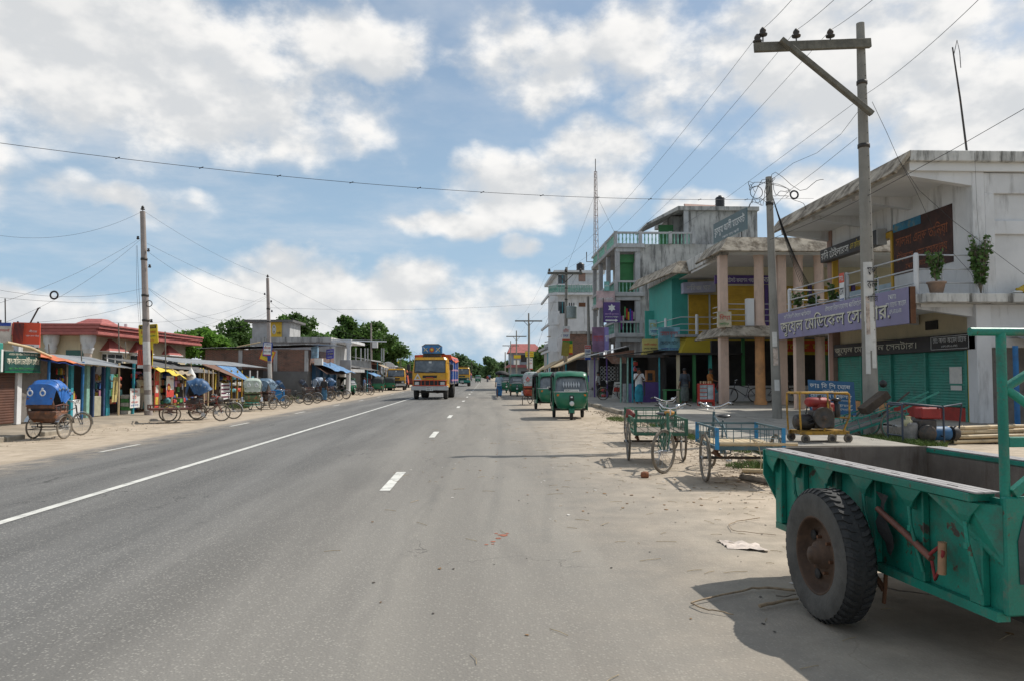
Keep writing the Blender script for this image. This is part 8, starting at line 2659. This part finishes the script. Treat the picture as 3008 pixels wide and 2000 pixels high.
person('person in white shirt and turquoise lungi standing with a hand to the mouth', (at(1877, 1186, 38).x, 38, .17), R(10), WHS, cloth('turquoise_lungi', (.03, .24, .33), .3),
    dict(re=(-.24, -.10, 1.16), rw=(-.07, -.22, 1.42), le=(.24, -.06, 1.14), lw=(.10, -.24, 1.22)), 1.72)
bagp = thing('umbrella', 'furled black umbrella hanging from the arm of the standing person', 'umbrella', (at(1877, 1186, 38).x + .22, 37.8, .65))
MB().tube([(0, 0, .62), (.02, 0, .5), (.02, 0, 0), (.02, 0, -.1)], [.01, .03, .035, .006], 8).build('folded_cloth', CANVAS, bagp)
MB().tube([(0, 0, .6), (0, -.03, .66), (.03, -.05, .68), (.05, -.03, .64)], .012, 6).build('handle', WOOD, bagp)
person('person in white shirt sitting inside the stall with purple posts', (at(1757, 1150, 51).x, 51, .17), R(60), WHS, cloth('dark_trousers', (.03, .03, .035)), None, 1.6, kind='trousers')
person('person in dark checked shirt standing with back turned at the tea stall', (at(2012, 1195, 37.5).x, 37.5, .2), R(190), cloth('dark_check_shirt', (.045, .055, .07), .5), cloth('grey_green_lungi', (.11, .13, .12), .3), None, 1.68)
person('person in orange shirt standing behind the red food cabinet', (at(2087, 1190, 37.2).x, 37.2, .2), R(60), cloth('orange_shirt', (.34, .13, .03)), cloth('brown_lungi', (.12, .07, .05)), dict(re=(-.2, -.14, 1.14), rw=(-.12, -.3, 1.1)), 1.68)
SIT = dict(pelvis=(0, .0, .50), spine=(0, .0, .70), chest=(0, -.02, .91), neck=(0, -.05, 1.04), head=(0, -.07, 1.16), crown=(0, -.055, 1.235), ls=(.17, -.02, .965), rs=(-.17, -.02, .965), le=(.22, -.10, .74), re=(-.22, -.10, .74),
     lw=(.14, -.30, .66), rw=(-.14, -.30, .66), lh=(.09, -.05, .48), rh=(-.09, -.05, .48), lk=(.12, -.42, .47), rk=(-.12, -.42, .47), la=(.12, -.40, .09), ra=(-.12, -.40, .09), lt=(.12, -.54, .04), rt=(-.12, -.54, .04))
sp = V(at(2122, 1190, 37.6).x, 37.6, .2)
person('person in white cap sitting beside the square peach column', sp, R(-30), cloth('maroon_shirt', (.16, .04, .04)), cloth('pale_lungi', (.30, .32, .34), .3), SIT, 1.64, cap=WHITEB)
st = thing('stool', 'low wooden stool under the person sitting by the peach column', 'stool', sp)
MB().box(-.2, .2, -.15, .2, .34, .38).build('seat', WOOD, st)
for x in (-.17, .17):
 for y in (-.12, .17):
  MB().tube([(x, y, 0), (x * .9, y * .9, .35)], .018, 6).build('leg', WOOD, st)
p = ground(735, 1207)
rot = R(18)
q = V(p.x, p.y + .3, gz(p.x)) + Matrix.Rotation(rot, 3, 'Z') @ V(.02, .60, .36)
person('person in pale shirt and cap sitting on the saddle of the cream hooded rickshaw', q, rot + R(55), cloth('greywhite_shirt', (.44, .47, .50)), cloth('brown_check_lungi', (.12, .075, .055), .4), SIT, 1.64, cap=cloth('grey_cap', (.12, .11, .10)))
person('person in yellowish shirt standing inside the tin stall behind the white notice', (FX - .1, fy(413, FX - .1), -.1), R(75), cloth('cream_shirt', (.50, .47, .33)), cloth('pale_trousers', (.35, .33, .28)), dict(re=(-.2, -.16, 1.12), rw=(-.1, -.34, 1.12)), 1.7, kind='trousers')
p = at(952, 1150, 56)
person('person in black shirt standing behind the patched rickshaw', (p.x, 56, -.28), R(160), cloth('black_shirt', (.03, .03, .032)), cloth('blue_lungi', (.05, .14, .24), .3), None, 1.68)
p = at(944, 1150, 62)
person('person in grey shirt half hidden behind the patched rickshaw', (p.x, 62, -.28), R(60), cloth('grey_shirt', (.13, .13, .14)), cloth('dark_trousers2', (.05, .05, .05)), None, 1.66)
p = at(1070, 1150, 84)
person('person in blue shirt standing between the far left shops and the bicycles', (p.x, 84, -.28), R(100), cloth('blue_shirt', (.08, .15, .28)), cloth('grey_lungi', (.2, .2, .2)), None, 1.66)
p = ground(1426, 1122)
person('tiny person on the far right road edge', (p.x + .5, p.y, 0), R(180), cloth('red_shirt', (.3, .06, .05)), cloth('grey_lungi2', (.12, .12, .14)), None, 1.66)
# ------------------------------------------------------------------ machines, carts and loose things on the right
YELF = mat('yellow_frame', (.36, .20, .02), .6, .3, 5, stain=(.07, .045, .025), samt=.8, sscale=8, sthr=.45)
REDT = mat('red_tank', (.27, .028, .026), .6, .15, 4, stain=(.14, .03, .025), samt=.4, sscale=5)
NAVYF = mat('navy_frame', (.03, .045, .07), .5, .25, 5, stain=(.10, .06, .04), samt=.5, sscale=8)
BLUEM = mat('blue_motor', (.02, .095, .21), .6, .2, 4, stain=(.04, .05, .06), samt=.5, sscale=5)
ENGM = mat('greasy_engine', (.05, .045, .042), .55, .4, 6, .2, 30, stain=(.15, .10, .07), samt=.5, sscale=8)

g = thing('generator', 'diesel generator with red tank in a yellow wheeled frame on the footpath', 'generator', (6.98, 16.2, .17), R(6))
mb = MB()
for y in (-.25, .25):
 mb.bar((-.52, y, .2), (.55, y, .2), .05, .07)
for x in (-.45, 0, .5):
 mb.bar((x, -.25, .2), (x, .25, .2), .05, .06)
mb.build('base_frame', YELF, g)
MB().box(-.5, .5, -.24, .24, .235, .25).build('base_plate', YELF, g)
for x, y in ((-.44, -.3), (-.44, .3), (.12, -.34), (.5, -.3), (.5, .3)):
 road_wheel(g, (x, y, .09), .09, .055, RUBBERD, IRON, rot=(0, 0, R(80)))
hoop = [(-.52, 0, .24), (-.52, 0, 1.0), (-.48, 0, 1.03)]
for y in (-.27, .27):
 MB().tube([(-.52, y, .24), (-.54, y, .60), (-.54, y, 1.0), (-.50, y, 1.03), (.52, y, 1.03), (.56, y, 1.0), (.56, y, .55), (.42, y, .24)], .02, 8).build('frame_hoop', YELF, g)
for x, z in ((-.54, 1.02), (.56, 1.0), (.1, 1.03), (.56, .5)):
 MB().tube([(x, -.27, z), (x, .27, z)], .018, 7).build('frame_cross_bar', YELF, g)
MB().tube([(.08, -.27, 1.03), (.08, -.27, .45), (-.02, -.27, .24)], .02, 7).build('frame_stay', YELF, g)
tk = MB()
rings = []
for x, sy, sz in ((-.24, .10, .06), (-.2, .15, .10), (.18, .15, .10), (.24, .11, .07)):
 rings.append([V(x, sy * math.cos(a), .83 + sz * math.sin(a)) for a in [2 * math.pi * k / 12 for k in range(12)]])
tk.loft(rings).build('fuel_tank', REDT, g)
MB().box(-.05, .32, -.14, .14, .62, .82).build('radiator_hopper', REDT, g, .03)
MB().lathe([(.04, .9), (.045, .97), (.001, .98)], (.05, 0, 0), n=10).build('tank_cap', IRON, g)
MB().box(-.14, .30, -.17, .17, .28, .66).build('engine_block', ENGM, g, .03)
MB().lathe([(.001, -.035), (.06, -.045), (.07, -.03), (.19, -.03), (.205, -.045), (.215, -.045), (.215, .045), (.001, .045)], (-.02, -.27, .52), 'y', 28).build('flywheel', IRON, g)
MB().lathe([(.001, -.06), (.05, -.06), (.05, .05), (.001, .05)], (-.02, -.29, .52), 'y', 14).build('pulley', IRON, g)
MB().lathe([(.05, -.5), (.15, -.5), (.165, -.46), (.165, -.2), (.13, -.16), (.05, -.16)], (0, -.02, .42), 'x', 18).build('alternator', BLACKP, g)
MB().lathe([(.001, -.06), (.09, -.06), (.09, .02), (.04, .02)], (-.50, -.1, .42), 'x', 12).build('alternator_cap', IRON, g)
MB().tube([(-.3, -.2, .46), (-.02, -.31, .55)], .012, 5).build('drive_belt', BLACKP, g)
MB().tube([(-.3, -.2, .38), (-.02, -.31, .48)], .012, 5).build('drive_belt', BLACKP, g)
MB().lathe([(.05, .5), (.085, .52), (.085, .78), (.05, .8), (.05, .84), (.10, .85), (.10, .9), (.001, .92)], (.42, 0, 0), n=14).build('air_filter', BLACKP, g)
MB().lathe([(.05, .42), (.07, .44), (.07, .72), (.03, .74), (.03, .86)], (.16, -.18, 0), n=12).build('silencer', RUST, g)

e = thing('pump_engine', 'small engine with red tank and blue motor in a dark pipe frame', 'engine', (9.85, 17.4, 0), R(4))
for y in (-.28, .28):
 MB().tube([(-.6, y, 0), (-.6, y, .9), (-.56, y, .94), (.1, y, .88), (.34, y, .86), (.38, y, .82), (.38, y, 0)], .022, 8).build('frame_hoop', NAVYF, e)
for x, z in ((-.6, .9), (.36, .84), (-.6, .22), (.38, .2)):
 MB().tube([(x, -.28, z), (x, .28, z)], .02, 7).build('frame_cross_bar', NAVYF, e)
MB().tube([(.38, -.28, .86), (.95, -.1, .92), (1.02, 0, .86), (1.0, .1, .2)], .02, 7).build('frame_rail', NAVYF, e)
MB().box(-.05, .42, -.15, .15, .58, .84).build('fuel_tank', REDT, e, .03)
MB().box(-.12, .3, -.18, .18, .14, .57).build('engine_block', ENGM, e, .03)
MB().lathe([(.001, -.04), (.2, -.04), (.2, .04), (.001, .04)], (.0, -.26, .26), 'y', 22).build('flywheel', IRON, e)
MB().lathe([(.1, .1), (.15, .12), (.16, .2), (.16, .62), (.14, .66), (.05, .68)], (0, -.05, .25), 'x', 16).build('motor', BLUEM, e)
MB().lathe([(.16, .0), (.17, .1), (.12, .16), (.001, .17)], (.72, -.05, .25), 'x', 14).build('motor_end', IRON, e)
MB().lathe([(.05, .0), (.09, .03), (.09, .14), (.05, .17), (.06, .24)], (-.28, 0, .4), n=12).build('filter_bowl', mat('pale_brass', (.45, .42, .26), .5, .1, 6), e)
MB().box(-.35, -.12, -.16, .12, .1, .5).build('pump_body', mat('grey_casting', (.22, .21, .20), .6, .3, 5), e, .04)
MB().lathe([(.03, .84), (.04, .88), (.001, .89)], (.2, 0, 0), n=10).build('tank_cap', IRON, e)

# tipped handcart
hc = thing('hand_cart', 'overturned green handcart with spoked wheel leaning on the grass', 'cart', (9.55, 19.0, 0), R(2))
GREENC = mat('cart_green', (.03, .22, .17), .55, .25, 5, stain=(.08, .07, .05), samt=.5, sscale=8)
ang = R(17)
ca_, sa_ = math.cos(ang), math.sin(ang)
def hp(u, y, w): return V(-1.15 + u * ca_ - w * sa_, y, .08 + u * sa_ + w * ca_)
for y in (-.45, .45):
 MB().bar(hp(0, y, 0), hp(1.9, y, 0), .035, .05).build('side_rail', GREENC, hc)
 MB().bar(hp(0, y, .26), hp(1.9, y, .26), .03, .03).build('top_rail', GREENC, hc)
 for k in range(7):
  MB().bar(hp(.02 + k * .31, y, 0), hp(.02 + k * .31, y, .26), .014).build('rail_rod', GREENC, hc)
 MB().bar(hp(0, y, .13), hp(1.9, y, .13), .012).build('rail_rod', GREENC, hc)
for u in (0, .95, 1.9):
 MB().bar(hp(u, -.45, 0), hp(u, .45, 0), .04).build('cross_member', GREENC, hc)
MB().bar(hp(0, -.45, .26), hp(0, .45, .26), .03).build('cross_member', GREENC, hc)
mb = MB().prism([hp(0, -.44, .03), hp(1.9, -.44, .03), hp(1.9, .44, .03), hp(0, .44, .03)], (0, 0, .015))
mb.build('deck_board', DARKW, hc)
for y in (-.3, .3):
 MB().bar(hp(1.85, y, .1), hp(2.95, y * .7, .22), .03, .04).build('shaft', GREENC, hc)
MB().bar(hp(1.3, -.2, .1), hp(2.2, -.25, .45), .03, .04).build('shaft', IRON, hc)
for y in (-.62, .62):
 wq = spoke_wheel(hc, (.22, y, .36), (0, 0, R(90)), .36, None, GREENC, n=10)
MB().tube([(.22, -.65, .36), (.22, .65, .36)], .02, 7).build('axle', IRON, hc)
plk = thing('timber_box', 'dark wooden box tipped on the overturned handcart', 'box', hp(1.45, .1, .30) + V(9.55, 19.0, 0))
plk.rotation_euler = (0, -R(35), R(5))
MB().box(-.35, .4, -.17, .17, 0, .2).build('crate', mat('dark_timber', (.075, .055, .04), .85, .3, 6), plk, .01)
MB().ball((.5, 0, .34), .10, .09, .10, 8, 6).build('dark_bundle', BLACKP, plk)

# bamboo pile
rnd = random.Random(17)
spots = []
for layer, nn in ((0, 6), (1, 5), (2, 3), (3, 2)):
 for k in range(nn):
  spots.append((layer, k))
where = {(0, 0): 'nearest pole at the bottom', (0, 5): 'farthest pole at the bottom', (3, 0): 'near pole on the very top', (3, 1): 'far pole on the very top'}
for layer, k in spots:
 y = 17.4 + k * .12 + layer * .07
 z = .05 + layer * .095
 x0 = 10.25 + rnd.uniform(0, .7) + layer * .05
 L = 4.6 + rnd.uniform(0, 1.2)
 ya = rnd.uniform(-.25, .25)
 r0 = rnd.uniform(.040, .052)
 pts, rs = [], []
 for j in range(9):
  f = j / 8
  for dx, rr_ in ((-.01, 1.0), (.0, 1.14), (.01, 1.0)):
   pts.append(V(f * L + dx, ya * f, .10 * math.sin(f * 2) * rnd.uniform(.6, 1)))
   rs.append(r0 * (1 - .35 * f) * rr_)
 lab = where.get((layer, k), 'bamboo pole in layer %s of the pile, %s from the viewer' % (('one', 'two', 'three', 'four')[layer], ('first', 'second', 'third', 'fourth', 'fifth', 'sixth')[k]))
 if 'bamboo' not in lab:
  lab = 'bamboo ' + lab.replace('pole', 'pole of the pile', 1)
 o = MB().tube(pts, rs, 9).build('bamboo_pole', BAMBOO, None, 0, (x0, y, z))
 tag(o, lab, 'bamboo', 'bamboo poles in the pile')
 MB().lathe([(.001, 0), (r0 * .62, 0), (r0 * .62, .004), (.001, .004)], (-.014, 0, 0), 'x', 8).build('hollow_end', DARK, o)
for i, (a, b, r_, lab) in enumerate((((2178, 1408), (2310, 1432), .045, 'brown log lying by the wheel of the blue cart'), ((2180, 1389), (2290, 1393), .04, 'short bamboo piece under the blue cart'), ((2195, 1352), (2300, 1388), .06, 'thick bamboo lying behind the blue cart'))):
 p, q = ground(*a), ground(*b)
 o = MB().tube([p + V(0, 0, r_), p.lerp(q, .5) + V(0, 0, r_ * 1.1), q + V(0, 0, r_)], [r_, r_ * .95, r_ * .9], 9).build('loose_log', BAMBOO if i else WOOD)
 tag(o, lab, 'log')

# blue doctor's sign on legs
ds = thing('sign_board', 'faded blue doctor sign with white lettering standing on legs', 'sign', (0, 0, 0))
p, q = at(2380, 1211, 21.5), at(2516, 1219, 21.3)
xd = q - p
pn = board(ds, 'panel', p, xd, (0, .12, 1), xd.length, .93, .04, BLUEB)
for tx, f, h, w_, lx in (('ডাঃ বি সি ঘোষ', .76, .17, .88, .03), ('এম.বি.বি.এস (ঢাকা)', .66, .07, .55, .3), ('মেডিকেল অফিসার', .48, .13, .9, .03), ('মেডিসিন ও শিশু রোগ বিশেষজ্ঞ', .37, .08, .85, .05), ('প্রতিদিন বিকাল চেম্বার', .23, .1, .9, .03), ('জুয়েল মেডিকেল সেন্টার', .10, .1, .9, .03)):
 lettering(tx, xd.length * w_, .93 * h, INKW, pn, p + xd * lx + V(0, .11 * f, .93 * f), xd, (0, .12, 1), .015)
for f in (.08, .94):
 MB().bar(p + xd * f + V(0, .06, -.36), p + xd * f + V(0, .2, .9), .035).build('leg', IRON, ds)
 MB().bar(p + xd * f + V(0, .7, -.34), p + xd * f + V(0, .15, .75), .025).build('prop', IRON, ds)
fr = thing('metal_stand', 'low green metal stand between the generator and handcart', 'stand', (at(2480, 1240, 19.4).x, 19.4, .0))
for x in (-.55, .45):
 MB().bar((x, 0, 0), (x, 0, .5), .04).build('leg', TEAL, fr)
MB().bar((-.55, 0, .48), (.45, 0, .50), .04).build('rail', TEAL, fr)

# blue post and tin lean-to at the right edge
lt = thing('side_stall', 'lean-to stall with a tin roof edge and blue post at the right edge', 'stall', (0, 0, 0))
corrugated(lt, 'roof_sheet', (14.9, 20.4, 2.35), (19, 20.4, 2.35), (19, 21.75, 2.75), (14.9, 21.75, 2.75), TIN, sheets=4, jitter=.01)
posts(lt, [(at(2985, 1100, 20.6).x, 20.6, .0, 2.36, .07, BLUEP), (19, 20.6, 0, 2.36, .06, BLUEP)])
MB().box(14.8, 19, 20.38, 20.44, 2.24, 2.34).build('eave_beam', WOOD, lt)

# grass and weeds
def grass(name, spots, n, hmax, m, seed, label=None):
 rnd = random.Random(seed)
 mb = MB()
 for k in range(n):
  cx, cy, rx, ry, z = spots[k % len(spots)]
  a, u = rnd.uniform(0, 6.28), rnd.random() ** .5
  p = V(cx + math.cos(a) * u * rx, cy + math.sin(a) * u * ry, z)
  h = hmax * rnd.uniform(.4, 1) * (1.2 - u * .6)
  b = rnd.uniform(0, 6.28)
  w = V(math.cos(b), math.sin(b), 0) * rnd.uniform(.004, .010)
  l = V(rnd.gauss(0, .35), rnd.gauss(0, .35), 1) * h
  mb.add([p - w, p + w, p + w * .6 + l * .6, p + l + V(l.x, l.y, 0) * .6, p - w * .6 + l * .6], [(0, 1, 2, 3, 4)])
 o = mb.build(name, m)
 o['kind'] = 'stuff'
 return o


grass('grass', [(8.9, 17.6, 1.0, .9, 0), (9.6, 18.5, 1.2, .6, 0), (8.4, 16.6, .5, .9, 0), (9.3, 17.0, .9, .5, 0)], 9000, .20, GRASSM, 5)
grass('grass', [(4.6, 13.2, .5, .5, 0), (5.25, 16.6, .2, 1.2, 0), (5.1, 19.5, .25, .8, 0), (4.7, 27.5, .4, 1.4, 0), (5.2, 23, .15, 1.5, 0)], 3500, .13, GRASSM, 6)
gl = [(-13.9, fy(700, -13.9), .5, 1.5, -.25), (-14.6, fy(850, -14.6), .6, 3, -.22), (-14.8, fy(890, -14.8), .7, 4, -.22), (-13.8, fy(930, -13.8), .5, 3, -.27)]
grass('grass', gl, 5000, .45, GRASSM, 7)

# litter, leaves, straw and grit on the dusty ground
rnd = random.Random(41)
LIT = [mat('dry_leaf', (.20, .115, .05), .8, .4, 9), mat('straw', (.36, .28, .17), .85, .3, 9), mat('dark_crumb', (.06, .05, .04), .9, .3, 9), mat('paper_scrap', (.55, .52, .47), .8, .15, 9)]
mbs = [MB() for _ in LIT]
for k in range(1900):
 i = rnd.choices(range(4), (3, 4, 7, 1.2))[0]
 x = rnd.choice((rnd.gauss(4.2, .9), rnd.gauss(3.0, 1.3), rnd.uniform(-1.5, 5.2)))
 y = rnd.uniform(3.2, 30) ** rnd.uniform(.85, 1.05)
 if x > 5.3 or (y < 9 and i != 1 and rnd.random() < .65):
  continue
 p = V(x, y, gz(x) + .004)
 if i == 1:
  a, L = rnd.uniform(0, 6.28), rnd.uniform(.05, .22)
  d = V(math.cos(a), math.sin(a), 0)
  mbs[1].tube([p + V(0, 0, .003), p + d * L * .5 + V(0, 0, .006), p + d * L + V(rnd.uniform(-.03, .03), 0, .003)], .0022, 4)
 else:
  s = rnd.uniform(.007, .024) * (1.1, 1, .55, 1.1)[i]
  n = 5
  ring = [p + V(math.cos(2 * math.pi * j / n) * s * rnd.uniform(.5, 1.4), math.sin(2 * math.pi * j / n) * s * rnd.uniform(.8, 2.2), rnd.uniform(0, s * .15)) for j in range(n)]
  mbs[i].add(ring + [p + V(0, 0, s * .18)], [(j, (j + 1) % n, n) for j in range(n)])
for m_, b_, nm in zip(LIT, mbs, ('dry_leaves', 'straw', 'grit', 'paper_scraps')):
 o = b_.build(nm, m_)
 o['kind'] = 'stuff'
mb = MB()
for k in range(1500):        # trodden straw and leaf rubbish round the carts
 x, y = rnd.gauss(4.5, .45), rnd.choice((rnd.uniform(8.5, 15), rnd.gauss(12, 1.2), rnd.uniform(8, 27)))
 if x > 5.3:
  continue
 a, L = rnd.uniform(0, 6.28), rnd.uniform(.04, .20)
 d = V(math.cos(a), math.sin(a), 0)
 p = V(x, y, .004)
 w = V(-d.y, d.x, 0) * rnd.uniform(.003, .010)
 mb.add([p - w, p + w, p + d * L + w * .4 + V(0, 0, rnd.uniform(0, .02)), p + d * L - w * .4 + V(0, 0, rnd.uniform(0, .02))], [(0, 1, 2, 3)])
o = mb.build('straw_rubbish', mat('trodden_straw', (.17, .12, .075), .9, .5, 3))
o['kind'] = 'stuff'
# gravel by the kerb
mb = MB()
for k in range(900):
 x = rnd.gauss(5.0, .28)
 y = rnd.uniform(13, 34)
 s = rnd.uniform(.012, .04)
 if x > 5.36:
  continue
 mb.ball((x, y, s * .3), s, s * rnd.uniform(.7, 1.3), s * .6, 5, 3)
o = mb.build('rubble', SAND)
o['kind'] = 'stuff'
mb = MB()
for k in range(500):
 x = rnd.gauss(-12.9, .45)
 y = rnd.uniform(17, 60)
 s = rnd.uniform(.008, .03)
 mb.ball((x, y, gz(x) + s * .2), s, s * rnd.uniform(.7, 1.3), s * .6, 5, 3)
o = mb.build('rubble', SAND)
o['kind'] = 'stuff'


def stick(label, pix, r, m=WOOD, z=.012):
 pts = [ground(*q) + V(0, 0, z + r) for q in pix]
 sm = []
 for i in range(len(pts) - 1):
  for f in (0, .33, .66):
   sm.append(pts[i].lerp(pts[i + 1], f) + V(random.uniform(-.006, .006), random.uniform(-.006, .006), random.uniform(0, .006)))
 sm.append(pts[-1])
 o = MB().tube(sm, [r * (1 - .5 * i / len(sm)) for i in range(len(sm))], 6).build('dry_stalk', m)
 return tag(o, label, 'stalk', 'dry stalks on the ground')


STALK = mat('dry_stalk_skin', (.30, .22, .14), .8, .35, 20, stain=(.13, .09, .06), samt=.5, sscale=14)
stick('long dry stalk bent at the tip of the trailer shadow', [(2338, 1742), (2260, 1735), (2212, 1736), (2120, 1757), (2031, 1778)], .010, STALK)
stick('thin split end of the bent stalk in the shadow', [(2031, 1779), (2070, 1797), (2110, 1803), (2155, 1812)], .006, STALK)
stick('short thick stalk beside the trailer wheel', [(2232, 1790), (2290, 1779), (2345, 1768)], .013, STALK)
stick('dark twig behind the thick stalk', [(2280, 1757), (2310, 1760), (2338, 1752)], .006, WOOD)
stick('curved straw on the sunny ground left of the trailer', [(2232, 1525), (2165, 1535), (2140, 1545), (2150, 1562), (2200, 1568), (2280, 1575)], .005, STALK)
stick('dark twig lying in the shade under the trailer', [(2560, 1725), (2640, 1742), (2740, 1755)], .007, WOOD)
stick('small dark twig cluster left of the green carts', [(1776, 1352), (1790, 1346), (1803, 1356)], .006, WOOD)
rg = thing('torn_cloth', 'crumpled pale rag on the sunny ground left of the trailer', 'cloth', ground(2182, 1605))
mb = MB()
rr = random.Random(3)
mb.grid([[V(-.16 + .32 * i / 9 + rr.uniform(-.015, .015), -.16 + .32 * j / 7 + rr.uniform(-.02, .02) - .15 * (i / 9 - .5), max(.004, rr.uniform(-.01, .03))) for i in range(10) if True] for j in range(8)], True)
mb.build('rag', mat('pale_rag', (.55, .47, .41), .9, .2, 12), rg)
nut = thing('coconut_husk', 'brown coconut husk lying on the dusty ground before the carts', 'husk', ground(1895, 1402))
MB().lathe([(.001, -.07), (.04, -.06), (.055, -.02), (.05, .04), (.045, .05), (.03, .02), (.001, .0)], (0, 0, .045), 'x', 12).build('husk', mat('husk_brown', (.22, .085, .04), .85, .4, 20), nut)
MB().lathe([(.044, .05), (.03, .03), (.001, .02)], (0, 0, .045), 'x', 12, cap=False).build('flesh', mat('husk_cut', (.45, .28, .14), .8, .2, 20), nut)
# betel stains on the asphalt
mb = MB()
for px, py, s in ((1478, 1571, .05), (1465, 1580, .03), (1449, 1590, .025), (1428, 1599, .02), (1448, 1597, .015), (1490, 1566, .02), (1458, 1566, .018)):
 p = ground(px, py) + V(0, 0, .003)
 mb.add([p + V(math.cos(a) * s * rr.uniform(.6, 1.3), math.sin(a) * s * 1.2 * rr.uniform(.6, 1.3), 0) for a in [2 * math.pi * j / 9 for j in range(9)]], [tuple(range(9))])
o = mb.build('betel_stain', mat('betel_red', (.30, .10, .055), .8, .35, 30))
o['kind'] = 'stuff'
